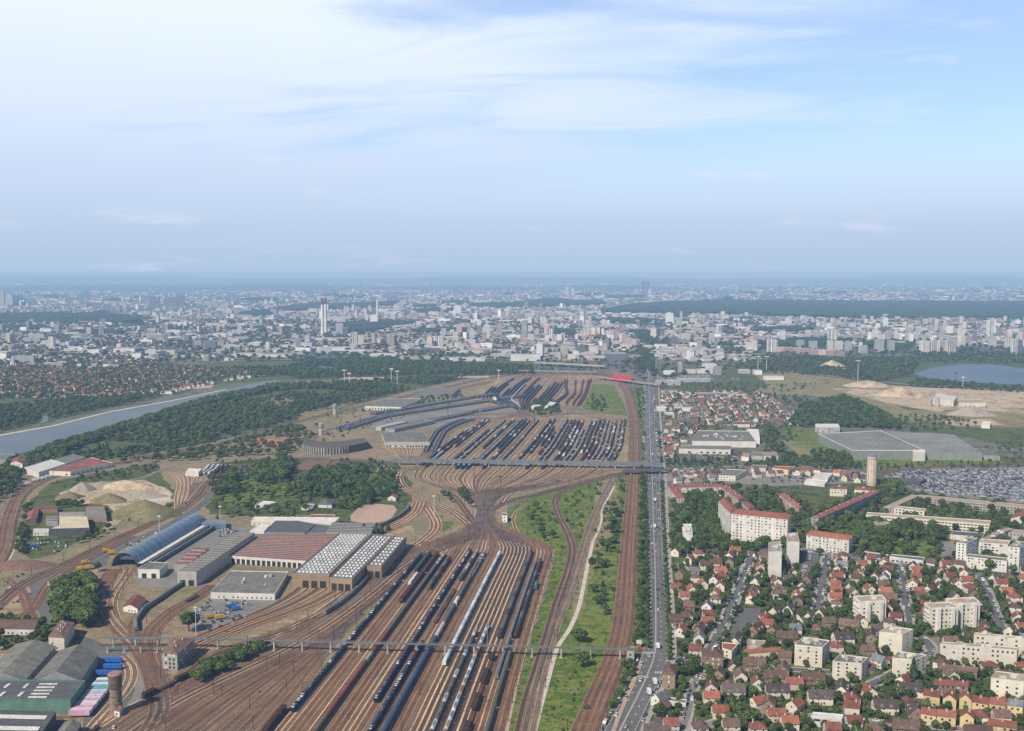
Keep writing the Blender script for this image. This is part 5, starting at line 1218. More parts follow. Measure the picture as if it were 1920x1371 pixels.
bldg('sports_hall', 'hall with bright red roof at the right picture edge', 'sports hall', [(1895, 972), (1945, 974), (1945, 955), (1915, 955)], 6, 'white', 'red', rtype='gable', rh=4, roofm2=None)
bldg('apartment_tower', 'left corner tower of the grey white court at the right edge', 'tower block', [(1793, 1018), (1812, 1020), (1833, 1010), (1812, 1008)], 22, 'white', 'grey', floors=8, bay=3.0, vents=4)
bldg('apartment_tower', 'right corner tower of the grey white court at the right edge', 'tower block', [(1890, 1026), (1912, 1028), (1930, 1018), (1906, 1015)], 23, 'white', 'grey', floors=8, bay=3.0, vents=4)
bldg('apartment_block', 'white windowed slab between the two corner towers', 'apartments', [(1811, 1044), (1888, 1053), (1890, 1047), (1814, 1039)], 11, 'white', 'grey', floors=4, bay=2.9)
bldg('apartment_block', 'tan roofed wing closing the rear of the tower court', 'apartments', [(1835, 1018), (1890, 1022), (1895, 1014), (1838, 1011)], 11, 'white', 'tan', floors=4, bay=3.2, ww=2.2)
bldg('apartment_block', 'slanting tan roofed wing above the tower court', 'apartments', [(1838, 1011), (1852, 1012), (1900, 992), (1884, 990)], 11, 'concrete', 'tan', floors=4, bay=3.2, vents=8)
bldg('apartment_block', 'right hand tan roofed wing above the tower court', 'apartments', [(1890, 1000), (1935, 1003), (1935, 996), (1900, 993)], 11, 'concrete', 'tan', floors=4, bay=3.2)
# towers with projecting pillars
def pillar_tower(px, z, label, npil=2):
    r, o, q = bldg('apartment_tower', label, 'tower block', px, z, 'cream', 'tan', floors=int(z/2.9), bay=3.4, ww=1.6, vents=2, parapet=.9, roofm2=WALLS['white'])
    a, b = Vector((*q[0], 0)), Vector((*q[1], 0)); d = b-a; M0 = math.atan2(d.y, d.x)
    for k in range(npil):
        c = a+d*((k+.5)/npil+.03); mb = MB(); mb.box(-1.3, 1.3, -2.2, 0, 0, z+.4, M=Matrix.Translation(c) @ Matrix.Rotation(M0, 4, 'Z')); mb.build('stair_shaft', WALLS['white'], r)
    a, b = Vector((*q[3], 0)), Vector((*q[0], 0)); d = b-a; M0 = math.atan2(d.y, d.x)
    for f in range(1, int(z/2.9)):
        mb = MB(); mb.box(-d.length*.35, d.length*.35, -1.4, 0, f*2.9-.1, f*2.9+1.0, M=Matrix.Translation((a+b)/2) @ Matrix.Rotation(M0, 4, 'Z')); mb.build('balcony', WALLS['white'], r)
    return r
pillar_tower([(1614, 1130), (1662, 1127), (1654, 1117), (1600, 1119)], 17, 'lone cream tower with white stair shafts, left of the tower pair')
pillar_tower([(1745, 1142), (1797, 1140), (1788, 1130), (1733, 1132)], 19, 'left tower of the cream pair with white stair shafts')
pillar_tower([(1786, 1134), (1838, 1131), (1826, 1121), (1772, 1124)], 19, 'right tower of the cream pair with white stair shafts')
B5 = dict(floors=5, bay=4.4, ww=1.3, wh=1.4, vents=9, ground=2.2)
bldg('apartment_block', 'cream cube block with white roof frames, nearest the orange roofed terrace', 'apartments', [(1490, 1210), (1542, 1215), (1556, 1202), (1506, 1195)], 15, 'cream', 'grey', **B5)
bldg('apartment_block', 'cream cube block with a blank windowed stair strip and stepped roof', 'apartments', [(1648, 1186), (1692, 1190), (1712, 1181), (1668, 1174)], 16, 'cream', 'tan', floors=5, bay=9, ww=1.0, wh=1.0, vents=8)
bldg('apartment_block', 'low cream cube block with dark ground floor on the left lawn', 'apartments', [(1561, 1241), (1616, 1245), (1628, 1234), (1575, 1228)], 13, 'cream', 'grey', floors=4, bay=4.4, ww=1.3, vents=9, ground=2.4)
bldg('apartment_block', 'cream cube block half hidden by a tall conifer', 'apartments', [(1673, 1235), (1715, 1238), (1738, 1229), (1684, 1222)], 13, 'cream', 'grey', floors=4, bay=4.4, ww=1.3, vents=9, ground=2.4)
bldg('apartment_block', 'cream cube block at the right edge above the yellow terraces', 'apartments', [(1858, 1272), (1920, 1279), (1935, 1268), (1868, 1259)], 13, 'cream', 'tan', floors=4, bay=4.4, ww=1.4, vents=6)
bldg('apartment_slab', 'front long cream slab with shuttered windows', 'apartments', [(1763, 1208), (1907, 1220), (1910, 1215), (1766, 1204)], 13.5, 'cream', 'tan', floors=4, bay=3.1, ww=1.4, wh=1.4, vents=12, frac2=.5)
bldg('apartment_slab', 'rear long cream slab with shuttered windows, behind the front one', 'apartments', [(1826, 1191), (1960, 1203), (1964, 1199), (1828, 1187)], 13.5, 'cream', 'tan', floors=4, bay=3.1, ww=1.4, wh=1.4, vents=10, frac2=.5)
bldg('terraced_house', 'upper brown roofed brick terrace below the front long slab', 'terrace', [(1758, 1254), (1832, 1261), (1838, 1254), (1764, 1247)], 5.5, 'brick', 'brown', floors=2, bay=3, rtype='gable', rh=2.5, chim=4)
bldg('terraced_house', 'lower brown roofed brick terrace below the front long slab', 'terrace', [(1750, 1283), (1815, 1288), (1818, 1281), (1756, 1276)], 5.5, 'brick', 'red', floors=2, bay=3, rtype='gable', rh=2.5, chim=3)
for i, (x0, y0, x1, y1, h, rf) in enumerate([(1731, 1303, 1762, 1308, 7, 'red'), (1768, 1310, 1793, 1314, 7, 'red'), (1799, 1310, 1822, 1314, 7, 'red'), (1823, 1316, 1853, 1321, 6, 'red'), (1855, 1319, 1885, 1324, 7, 'red'), (1889, 1322, 1918, 1326, 7, 'slate'),
     (1727, 1338, 1755, 1343, 7, 'red'), (1756, 1342, 1792, 1346, 7, 'red'), (1800, 1344, 1826, 1348, 7, 'red'), (1852, 1360, 1905, 1366, 6, 'orange')]):
    bldg('row_house', None, 'row house', [(x0, y0), (x1, y1), (x1+2, y1-9), (x0+2, y0-9)], h, 'yellow', rf, floors=2, bay=3, rtype='gable', rh=3, chim=1, group='yellow row houses at the bottom right', auto='yellow walled row house with '+('slate grey' if rf == 'slate' else rf)+' roof')
bldg('modern_house', 'white flat roofed modern building with glazed bands at the bottom edge', 'building', [(1520, 1345), (1578, 1350), (1582, 1341), (1524, 1336)], 6, 'white', 'white', floors=2, bay=5, ww=4, wh=1.3)
bldg('apartment_house', 'four storey brick building with hipped brown roof beside the street fork', 'apartments', [(1318, 1229), (1356, 1233), (1356, 1220), (1316, 1216)], 10.5, 'brick', 'brown', floors=3, bay=3, ww=1.1, wh=1.5, rtype='hip', rh=3.5, chim=2, frac2=.8)
bldg('apartment_house', 'narrow brick building with white windows beside the boulevard crossing', 'apartments', [(1242, 1263), (1266, 1266), (1270, 1250), (1247, 1247)], 10.5, 'brick', 'brown', floors=3, bay=3.2, ww=1.1, wh=1.5, rtype='hip', rh=3.5, frac2=.8)
bldg('barn', 'long building under one bright orange roof', 'building', [(1394, 1226), (1464, 1221), (1462, 1215), (1396, 1219)], 5, 'cream', 'orange', rtype='gable', rh=2, floors=1)
bldg('garage', 'brown flat roofed garage with white rooflights above the orange roof', 'garage', [(1400, 1219), (1428, 1220), (1436, 1202), (1402, 1200)], 5, 'salmon', 'tan', vents=5)
bldg('shop_building', 'cream flat roofed shop left of the brown garage', 'shop', [(1354, 1216), (1372, 1222), (1384, 1208), (1354, 1205)], 6, 'cream', 'rust', floors=2)
bldg('garage_row', 'row of grey roofed garages beside the boulevard end houses', 'garage', [(1250, 1314), (1286, 1320), (1288, 1313), (1252, 1308)], 3, 'white', 'grey')
# ---- mid right: industry
WF = dict(floors=1, bay=9, ww=4, wh=2.6)
bldg('warehouse', 'white walled warehouse with large grey roof beyond the flyover', 'warehouse', [(1298, 828), (1418, 829), (1404, 809), (1308, 808)], 9, 'white', 'grey', vents=22, parapet=.9)
bldg('warehouse', 'low white store joined behind the big grey roof', 'warehouse', [(1404, 823), (1425, 824), (1422, 806), (1400, 805)], 8, 'white', 'white', parapet=.6)
bldg('warehouse', 'low grey flat store in front of the white walled warehouse', 'warehouse', [(1273, 842), (1370, 844), (1372, 836), (1277, 835)], 7, 'white', 'grey', **WF)
bldg('workshop', 'left white workshop with rusty striped roof', 'workshop', [(1390, 856), (1404, 858), (1408, 850), (1394, 848)], 6, 'white', 'rust', rtype='saw', teeth=3, rh=1.2)
bldg('workshop', 'right white workshop with rusty striped roof', 'workshop', [(1432, 856), (1460, 857), (1456, 847), (1430, 847)], 6, 'white', 'rust', rtype='saw', teeth=4, rh=1.2)
bldg('workshop', 'grey workshop yard between the two rusty striped roofs', 'workshop', [(1408, 855), (1430, 856), (1429, 849), (1410, 848)], 5, 'concrete', 'grey')
r_, o_, q_ = bldg('warehouse', 'huge green grey warehouse with white corner panel beside the mown field', 'warehouse', [(1598, 845), (1733, 845), (1652, 808), (1534, 814)], 14, 'olive', 'palegrey', parapet=.9, roofm2=WALLS['white'])
boxes(r_, [q_[0], q_[1], q_[2], q_[3]], 14, 12, 13.7, .9, .8, m=ROOFS['glass'])
r_, o_, q_ = bldg('warehouse', 'second huge flat warehouse joined right of the white corner panel', 'warehouse', [(1735, 849), (1842, 851), (1790, 816), (1660, 809)], 11, 'olive', 'palegrey', parapet=.5)
boxes(r_, q_, 10, 10, 10.7, .9, .8, m=ROOFS['glass'])
bldg('cladding_panel', 'tall white corner panel on the huge warehouse', 'panel', [(1712, 847), (1735, 847), (1734, 844), (1711, 844)], 14.6, 'white', 'white')
bldg('warehouse', 'grey annex at the right end of the huge warehouses', 'warehouse', [(1843, 854), (1875, 856), (1850, 842), (1830, 842)], 7, 'grey', 'grey')
bldg('office_block', 'white fronted hall with curved roof behind the mown field', 'building', [(1529, 802), (1575, 802), (1572, 795), (1528, 795)], 9, 'concrete', 'white', floors=2, bay=5, ww=3)
bldg('warehouse', 'cream fronted workshop with grey roofs beside the lorry park', 'warehouse', [(1348, 892), (1379, 893), (1400, 882), (1362, 880)], 7, 'cream', 'grey', floors=2, bay=3.6, ww=1.6)
bldg('warehouse', 'cream walled depot with dark roof right of the lorry park', 'warehouse', [(1448, 878), (1478, 882), (1492, 876), (1452, 874)], 7, 'yellow', 'rust', floors=1, bay=8, ww=3)
bldg('warehouse', 'thin white roofed store above the lorry park', 'warehouse', [(1408, 878), (1436, 878), (1438, 873), (1410, 872)], 5, 'white', 'grey')
bldg('warehouse', 'white roofed halls below the railway embankment', 'warehouse', [(1522, 896), (1552, 898), (1562, 888), (1530, 886)], 5, 'white', 'white')
bldg('warehouse', 'white shed in front of the white roofed halls', 'warehouse', [(1508, 904), (1546, 908), (1552, 902), (1512, 898)], 4, 'white', 'white')
bldg('gas_station_roof', 'dark canopy beside the cylinder tower at the car park edge', 'canopy', [(1655, 901), (1725, 905), (1737, 899), (1668, 896)], 5, 'dark', 'darkgrey')
bldg('shed', 'red roofed little warehouse in the suburb near the far field', 'warehouse', [(1374, 796), (1406, 796), (1406, 791), (1374, 791)], 5, 'white', 'red')
bldg('red_store', 'bright red store box beside the boulevard flyover', 'store', [(1150, 703), (1183, 706), (1183, 700), (1146, 698)], 17, 'red', 'grey')
bldg('works', 'white cement works buildings on the sandy ground', 'works', [(1750, 748), (1788, 752), (1795, 744), (1755, 738)], 12, 'white', 'white', floors=3, bay=6)
bldg('works', 'long cream hall right of the cement works', 'works', [(1798, 756), (1848, 756), (1842, 749), (1796, 749)], 8, 'cream', 'tan', floors=1, bay=8, ww=5)
bldg('shed', 'pale blue shed beside the brown fields', 'shed', [(1840, 797), (1856, 798), (1858, 791), (1842, 791)], 6, 'white', 'white')
for nm_, px_, py_ in [('the big depot sheds', 640, 1040), ('the red sawtooth hall', 520, 1025), ('the cream roofed factory', 130, 985), ('the railway office', 330, 1215), ('the brick water tower', 218, 1335), ('the quarry', 220, 925), ('the small wagon yard', 380, 900),
    ('the grey roofed bungalow', 612, 945), ('the yard throat', 905, 975), ('the footbridge stair tower', 1183, 1235), ('the tall red roofed block', 1420, 1000), ('the two pale towers', 1470, 1070), ('the salmon slabs', 1290, 935),
    ('the long school', 1740, 990), ('the cylinder tower', 1634, 910), ('the tower court', 1850, 1050), ('the lone cream tower', 1635, 1150), ('the cream tower pair', 1790, 1170), ('the orange roofed barn', 1430, 1232), ('the roof frame block', 1520, 1245),
    ('the low cube block', 1590, 1275), ('the long cream slabs', 1840, 1250), ('the yellow row houses', 1800, 1330), ('the brick fork building', 1337, 1250), ('the boulevard crossing', 1225, 1240), ('the white modern building', 1550, 1360),
    ('the huge green warehouse', 1660, 860), ('the white walled warehouse', 1360, 835), ('the red store', 1165, 715), ('the lake', 1820, 705), ('the engine hall', 760, 830), ('the river bend', 330, 765), ('the near river bank', 120, 850), ('the chimneys', 606, 640), ('the long grey bridge', 960, 870),
    ('the bottom left workshops', 80, 1300), ('the quarry mound', 270, 960), ('the left suburb street', 1370, 1150), ('the middle suburb street', 1543, 1090), ('the right suburb street', 1695, 1120), ('the far suburb', 1370, 770), ('the bright footpath', 1060, 1180),
    ('the left edge estate', 20, 1170), ('the car park', 1800, 915), ('the works car park', 430, 1150), ('the sports ground', 690, 715), ('the farthest yard', 1000, 730)]:
    LM(nm_, px_, py_)
# ================================================================ houses
HP = []
rh_ = random.Random(21)
m_wframe = WALLS['white']
def make_house(w, d, he, rh, rtype, wall, roof, dorm=0, chim=1, twin=False):
    """front faces -y, ridge along x"""
    root = empty('house'); wm, rm = WALLS[wall], ROOFS[roof]
    mb = MB(); mb.prism([(-w/2, -d/2), (w/2, -d/2), (w/2, d/2), (-w/2, d/2)], 0, he)
    if rtype == 'gable':
        for s in (-1, 1):
            q = [(s*w/2, -d/2, he), (s*w/2, d/2, he), (s*w/2, 0, he+rh)]; mb.face(q if s > 0 else list(reversed(q)))
    mb.build('wall', wm, root)
    mb = MB(); o = .45; k = rh/(d/2); zl = he-o*k
    if rtype == 'gable':
        for s in (-1, 1):
            mb.face([(-w/2-o, s*(d/2+o), zl), (w/2+o, s*(d/2+o), zl), (w/2+o, 0, he+rh), (-w/2-o, 0, he+rh)][::(1 if s < 0 else -1)])
            mb.face([(-w/2-o, s*(d/2+o), zl-.15), (w/2+o, s*(d/2+o), zl-.15), (w/2+o, s*(d/2+o), zl), (-w/2-o, s*(d/2+o), zl)])
    else:
        e = min(d/2, w/2-.5); a, b = (-w/2+e, 0, he+rh), (w/2-e, 0, he+rh); c = [(-w/2-o, -d/2-o, zl), (w/2+o, -d/2-o, zl), (w/2+o, d/2+o, zl), (-w/2-o, d/2+o, zl)]
        mb.face([c[0], c[1], b, a]); mb.face([c[2], c[3], a, b]); mb.face([c[1], c[2], b]); mb.face([c[3], c[0], a])
    ro = mb.build('roof', rm, root)
    for i in range(chim):
        x = (-w*.28 if i == 0 else w*.28); mb = MB(); mb.box(x-.4, x+.4, .3, 1.0, he+rh-1.4, he+rh+1.0); mb.build('chimney', WALLS['brick' if roof in ('brown', 'dark') else 'salmon'], ro)
    for i in range(dorm):
        x = (i-(dorm-1)/2)*w/(dorm+.6); y = -d/2+1.3; z = he+.7
        mb = MB(); mb.box(x-.7, x+.7, y-.9, y+1.6, z-.6, z+.9, 0); mb.face([(x-.9, y-1.1, z+.85), (x+.9, y-1.1, z+.85), (x+.9, y+1.9, z+1.3), (x-.9, y+1.9, z+1.3)], 1); mb.face([(x-.45, y-.92, z-.2), (x+.45, y-.92, z-.2), (x+.45, y-.92, z+.65), (x-.45, y-.92, z+.65)], 2)
        mb.build('dormer', [WALLS['white'], rm, m_win], ro)
    nb = 2 if w < 11 else 4; fl = 2 if he > 4.5 else 1
    for f in range(fl):
        for b in range(nb):
            obj('window', win_mesh(m_win if (b+f) % 3 else m_win2), root, (-w/2+w*(b+.5)/nb, -d/2, 1.6+2.7*f), 0, (1.1, 1, 1.3))
    obj('window', win_mesh(m_win), root, (w/2, 0, 1.6+2.7*(fl-1)), PI/2, (1.0, 1, 1.2)); obj('window', win_mesh(m_win), root, (-w/2, 0, 1.6+2.7*(fl-1)), -PI/2, (1.0, 1, 1.2))
    mb = MB(); mb.box(-.45, .45, -d/2-.06, -d/2+.05, 0, 2.1); mb.build('door', pm('door_wood', (.12, .07, .045)), root)
    return root
HT = [  # w d he rh type wall roof dormers chimneys look weight
 (10, 8, 5.4, 3.4, 'gable', 'cream', 'brown', 0, 1, 'cream house with brown roof', 5), (9, 8, 5.2, 3.2, 'gable', 'white', 'red', 0, 1, 'white house with red roof', 4),
 (10, 9, 5.2, 3.0, 'hip', 'cream', 'red', 0, 1, 'cream house, hipped red roof', 3), (9, 8, 5.6, 3.3, 'gable', 'brick', 'brown', 0, 1, 'brick house with brown roof', 3),
 (10, 8, 5.2, 3.2, 'gable', 'cream', 'orange', 0, 1, 'cream house with orange roof', 3), (15, 9, 5.2, 4.0, 'gable', 'cream', 'dark', 2, 2, 'dark roofed twin dormer house', 3),
 (15, 9, 5.2, 4.0, 'gable', 'brick', 'brown', 2, 2, 'brown roofed twin brick house', 3), (8, 7, 3.0, 3.2, 'gable', 'white', 'brown', 0, 1, 'small white brown roofed bungalow', 3),
 (9, 9, 5.4, 3.0, 'hip', 'white', 'brown', 0, 1, 'white house, hipped brown roof', 3), (9, 8, 5.4, 3.4, 'gable', 'white', 'slate', 0, 1, 'white house with slate roof', 1),
 (8, 9, 3.2, 4.6, 'gable', 'cream', 'dark', 1, 1, 'steep dark roofed cream cottage', 3), (11, 8, 5.0, 3.0, 'gable', 'salmon', 'red', 1, 1, 'salmon house with red dormer', 2),
 (7, 6, 2.8, 1.6, 'gable', 'concrete', 'rust', 0, 0, 'small rusty roofed outbuilding', 2), (9, 8, 8, 3.0, 'hip', 'cream', 'dark', 0, 2, 'tall cream dark roofed house', 1),
]
HW = [t[10] for t in HT]
def house_at(x, y, rz, ti): pool('house', x, y, 0, rz, 1, ti, HT[ti][9])
hplaced = []
def free_house(x, y, r=6.5, gap=14.5):
    for a in (0, 1, 2, 3, 4, 5, 6, 7):
        if blocked(x+r*.8*math.cos(a*PI/4), y+r*.8*math.sin(a*PI/4)): return False
    if blocked(x, y): return False
    return all((x-q[0])**2+(y-q[1])**2 > gap*gap for q in hplaced)
def put_house(x, y, rz, ti, force=False, gap=14.5):
    if not force and not free_house(x, y, gap=gap): return False
    hplaced.append((x, y)); w_, d_ = HT[ti][0]/2+.3, HT[ti][1]/2+.3; c, s = math.cos(rz), math.sin(rz)
    block([(x+a*c-b*s, y+a*s+b*c) for a, b in ((-w_, -d_), (w_, -d_), (w_, d_), (-w_, d_))]); house_at(x, y, rz, ti); return True
EXPL = [(1414, 1256, 6, -.05), (1374, 1306, 5, -.06), (1457, 1306, 5, -.06), (1537, 1318, 5, -.08), (1453, 1280, 6, -.1), (1524, 1284, 6, -.1), (1659, 1336, 5, -.1), (1706, 1304, 5, -.15), (1593, 1182, 6, -.5), (1580, 1206, 5, .1), (1634, 1203, 6, 1.2),
 (1453, 1154, 10, .9), (1480, 1150, 10, .9), (1497, 1166, 10, 1.1), (1518, 1164, 10, .9), (1539, 1158, 10, .9), (1393, 1144, 10, .9), (1307, 1288, 4, .0), (1333, 1318, 4, .0), (1297, 1304, 2, .2), (1282, 1358, 1, -.1), (1421, 1328, 4, .5), (1441, 1332, 3, 1.3),
 (1491, 1333, 4, .8), (1350, 1345, 4, 0), (1326, 1358, 3, .9), (1455, 1350, 11, 0), (1480, 1366, 4, 0), (1209, 1349, 2, .3), (1200, 1370, 8, .4), (1237, 1322, 9, .8), (1242, 1338, 3, .9), (1303, 1228, 1, -.1), (1269, 1224, 1, .4), (1311, 1206, 9, 1.3), (1277, 1192, 1, 1.1),
 (1326, 1175, 1, 0), (1328, 1162, 1, 0), (1326, 1146, 9, 1.2), (1342, 1122, 4, 1.1), (1283, 1126, 1, 0), (1268, 1158, 0, 0), (1272, 1172, 6, 0), (1648, 1356, 3, 1.2), (1683, 1358, 1, 0), (1716, 1362, 11, 0), (1565, 1128, 4, 0), (1660, 1118, 4, 0), (1450, 1192, 3, 1.0), (1418, 1190, 6, .9), (1475, 1205, 6, -.1),
 (1391, 1160, 3, 1.1), (1493, 1125, 4, 1.2), (1460, 1112, 8, .5), (1268, 1042, 0, 1.1), (1310, 1045, 2, 0), (1292, 1056, 4, 1.1), (1322, 1068, 0, 0), (1276, 1085, 3, 1.1), (1350, 1078, 4, 0), (1300, 1080, 9, 0), (1267, 1110, 1, 0), (1340, 1095, 1, 1.1), (1378, 1040, 4, 0), (1368, 1050, 1, 1.1), (1596, 1352, 5, 0), (1600, 1365, 1, 0),
 (1570, 1058, 4, 1.2), (1571, 1075, 1, 1.1), (1568, 1090, 4, 0), (1565, 1105, 1, 0), (1632, 1056, 1, 0), (1658, 1062, 4, 1.1), (1662, 1075, 11, 0), (1640, 1085, 7, 1.1), (1658, 1092, 9, 1.1), (1655, 1106, 0, 0), (1712, 1068, 10, 1.1), (1718, 1078, 4, 0), (1716, 1090, 1, 0), (1712, 1102, 4, 1.1), (1722, 1118, 1, 0), (1742, 1114, 1, .8), (1773, 1066, 1, 0), (1808, 1082, 4, 1.1), (1812, 1097, 4, 0), (1818, 1110, 2, 0), (1866, 1092, 10, .5), (1876, 1102, 4, 0), (1886, 1118, 4, 0), (1902, 1128, 2, 0), (1895, 1190, 10, .8), (1915, 1186, 4, .2),
 (1725, 1365, 1, .2), (1745, 1368, 2, .2), (1772, 1366, 4, .9), (1810, 1370, 9, 0), (1842, 1372, 10, 0), (1258, 1370, 1, 0), (1312, 1376, 8, 0), (1370, 1372, 0, 0), (1420, 1376, 2, 0), (1560, 1378, 1, 0), (1640, 1380, 8, 0)]
for px_, py_, ti, rz in EXPL:
    p = G(px_, py_); put_house(p.x, p.y, rz, ti, force=not blocked(p.x, p.y))
for si, (s_, w_) in enumerate(STREETS):
    pl = STREET_PL[si]; S = arclen(pl)
    for side in (-1, 1):
        s = 8
        while s < S[-1]-6:
            p, a = at_s(pl, S, s); d = Vector((-math.sin(a), math.cos(a), 0)); n = Vector((d.y, -d.x, 0))
            off = side*(w_/2+9.5+rh_.uniform(0, 3)); q = p+n*off
            ti = rh_.choices(range(len(HT)), HW)[0]
            if not (s_[0][1] > 1000 and False): put_house(q.x, q.y, a+(PI/2 if side > 0 else -PI/2)+rh_.choice([0, 0, PI/2])+rh_.uniform(-.05, .05), ti, gap=12.2)
            s += rh_.uniform(11, 15)
def fill_houses(poly_px, n, gap, seed, ang=0.0, types=None):
    r = random.Random(seed); poly = W(poly_px); xs = [p.x for p in poly]; ys = [p.y for p in poly]; c = 0
    for _ in range(n*6):
        x, y = r.uniform(min(xs), max(xs)), r.uniform(min(ys), max(ys))
        if not inpoly(x, y, poly) or not onscreen(x, y, 0, 30): continue
        ti = r.choices(range(len(HT)), HW)[0] if types is None else r.choice(types)
        if put_house(x, y, ang+r.choice([0, PI/2, PI/2, PI])+r.uniform(-.12, .12), ti, gap=gap): c += 1
        if c >= n: break
fill_houses([(1250, 1400), (1252, 1060), (1330, 1035), (1500, 1035), (1560, 1055), (1780, 1062), (1960, 1100), (1960, 1400)], 240, 13.5, 1, -.08, [0, 1, 1, 2, 2, 3, 4, 7, 7, 8, 10, 11, 12, 12, 9])
fill_houses([(1235, 800), (1235, 735), (1420, 738), (1500, 770), (1505, 800)], 150, 19, 2, .35)
fill_houses([(1238, 870), (1238, 812), (1290, 812), (1280, 870)], 20, 19, 3)
# suburb beyond the river: red roofs among trees
far_red = [0, 1, 2, 4, 1, 11, 2, 3, 0, 8, 0]
def fill_far(poly_px, n, seed, minsep=22):
    r = random.Random(seed); poly = W(poly_px); xs = [p.x for p in poly]; ys = [p.y for p in poly]; cells = set(); c = 0
    for _ in range(n*8):
        x, y = r.uniform(min(xs), max(xs)), r.uniform(min(ys), max(ys))
        k = (int(x//minsep), int(y//minsep))
        if k in cells or not inpoly(x, y, poly) or blocked(x, y) or not onscreen(x, y, 0, 30): continue
        cells.add(k); house_at(x, y, r.choice([0, PI/2])+r.uniform(-.4, .4), r.choice(far_red)); c += 1
        if c >= n: break
fill_far([(-60, 745), (-60, 690), (250, 685), (400, 690), (500, 705), (430, 714), (330, 735), (240, 742), (120, 748)], 1150, 5)
fill_far([(-60, 690), (-60, 615), (500, 610), (560, 650), (250, 685)], 900, 6, 40)
fill_far([(560, 620), (1180, 620), (1180, 650), (700, 670)], 500, 8, 40)

# ================================================================ trees
m_leaf = {}
for nm_, c in {'mid': (.105, .155, .036), 'dark': (.075, .116, .03), 'bright': (.135, .195, .038), 'olive': (.15, .178, .06), 'blue': (.042, .072, .038)}.items():
    m_leaf[nm_] = mat('foliage_'+nm_, c, tuple(v*.55 for v in c), scale=.35, rough=.8, var=.38, spec=.15)
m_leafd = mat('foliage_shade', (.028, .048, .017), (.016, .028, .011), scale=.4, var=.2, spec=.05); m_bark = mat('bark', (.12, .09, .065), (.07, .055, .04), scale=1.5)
def icov():
    t = (1+5**.5)/2; v = [Vector(p).normalized() for p in ((-1, t, 0), (1, t, 0), (-1, -t, 0), (1, -t, 0), (0, -1, t), (0, 1, t), (0, -1, -t), (0, 1, -t), (t, 0, -1), (t, 0, 1), (-t, 0, -1), (-t, 0, 1))]
    f = [(0, 11, 5), (0, 5, 1), (0, 1, 7), (0, 7, 10), (0, 10, 11), (1, 5, 9), (5, 11, 4), (11, 10, 2), (10, 7, 6), (7, 1, 8), (3, 9, 4), (3, 4, 2), (3, 2, 6), (3, 6, 8), (3, 8, 9), (4, 9, 5), (2, 4, 11), (6, 2, 10), (8, 6, 7), (9, 8, 1)]
    return v, f
IV, IF = icov()
def make_tree(kind, seed, leaf, leaf2, nleaf=420):
    r = random.Random(seed); root = empty({'round': 'broadleaf_tree', 'poplar': 'poplar', 'conifer': 'conifer', 'bush': 'bush'}[kind]); H_ = 1.0
    # unit height tree, radius in units of height
    mb = MB()
    th = {'round': .35, 'poplar': .12, 'conifer': .12, 'bush': .1}[kind]
    mb.cyl((0, 0, -.02), (0, 0, th), .035, .024, n=7)
    for i in range(4 if kind == 'round' else 0):
        a = i*PI/2+r.uniform(-.4, .4); mb.cyl((0, 0, th*.85), (.22*math.cos(a), .22*math.sin(a), th+.25), .018, .006, n=5)
    if kind != 'bush': mb.cyl((0, 0, th), (0, 0, .8), .022, .006, n=5)
    mb.build('trunk', m_bark, root)
    lobes = []
    if kind == 'round':
        lobes.append((Vector((0, 0, .62)), .30, .30))
        for i in range(11):
            a, e = r.uniform(0, 2*PI), r.uniform(-.5, 1.2); d = Vector((math.cos(a)*math.cos(e)*.26, math.sin(a)*math.cos(e)*.26, math.sin(e)*.22))
            lobes.append((Vector((0, 0, .60))+d, r.uniform(.13, .2), r.uniform(.12, .18)))
    elif kind == 'poplar':
        for i in range(9):
            z = .14+i*.095; lobes.append((Vector((r.uniform(-.03, .03), r.uniform(-.03, .03), z)), .13*math.sin(PI*min(.96, .18+i*.1))+.03, .10))
    elif kind == 'conifer':
        for i in range(9):
            z = .10+i*.095; lobes.append((Vector((r.uniform(-.02, .02), r.uniform(-.02, .02), z)), .26*(1-i/9.6)+.015, .07))
    else:
        for i in range(7):
            a = r.uniform(0, 2*PI); lobes.append((Vector((.28*math.cos(a)*r.random(), .28*math.sin(a)*r.random(), .35)), r.uniform(.25, .4), r.uniform(.3, .42)))
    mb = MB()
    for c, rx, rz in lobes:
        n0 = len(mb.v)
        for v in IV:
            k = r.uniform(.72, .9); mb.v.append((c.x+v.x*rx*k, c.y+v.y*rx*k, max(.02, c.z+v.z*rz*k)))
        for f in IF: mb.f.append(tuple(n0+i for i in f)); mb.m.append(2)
    tot = sum(l[1]*l[1] for l in lobes)
    for c, rx, rz in lobes:
        n = int(nleaf*rx*rx/tot)+4
        for _ in range(n):
            a, u = r.uniform(0, 2*PI), r.uniform(-.65, 1); q = math.sqrt(max(0, 1-u*u)); v = Vector((math.cos(a)*q, math.sin(a)*q, u))
            k = r.uniform(.82, 1.12); p = Vector((c.x+v.x*rx*k, c.y+v.y*rx*k, max(.03, c.z+v.z*rz*k)))
            nn = (v+Vector((r.uniform(-.6, .6), r.uniform(-.6, .6), r.uniform(-.3, .7)))).normalized(); t1 = nn.orthogonal().normalized(); t1 = (t1*math.cos(a)+nn.cross(t1)*math.sin(a)); t2 = nn.cross(t1)
            s = r.uniform(.028, .058)*(1.6 if kind == 'bush' else 1); mi = 0 if r.random() < .6 else 1
            mb.face([p-t1*s-t2*s*.7, p+t1*s-t2*s*.8, p+t1*s*.9+t2*s*.7, p-t1*s*.8+t2*s], mi)
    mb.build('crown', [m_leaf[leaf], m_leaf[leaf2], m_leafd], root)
    return root
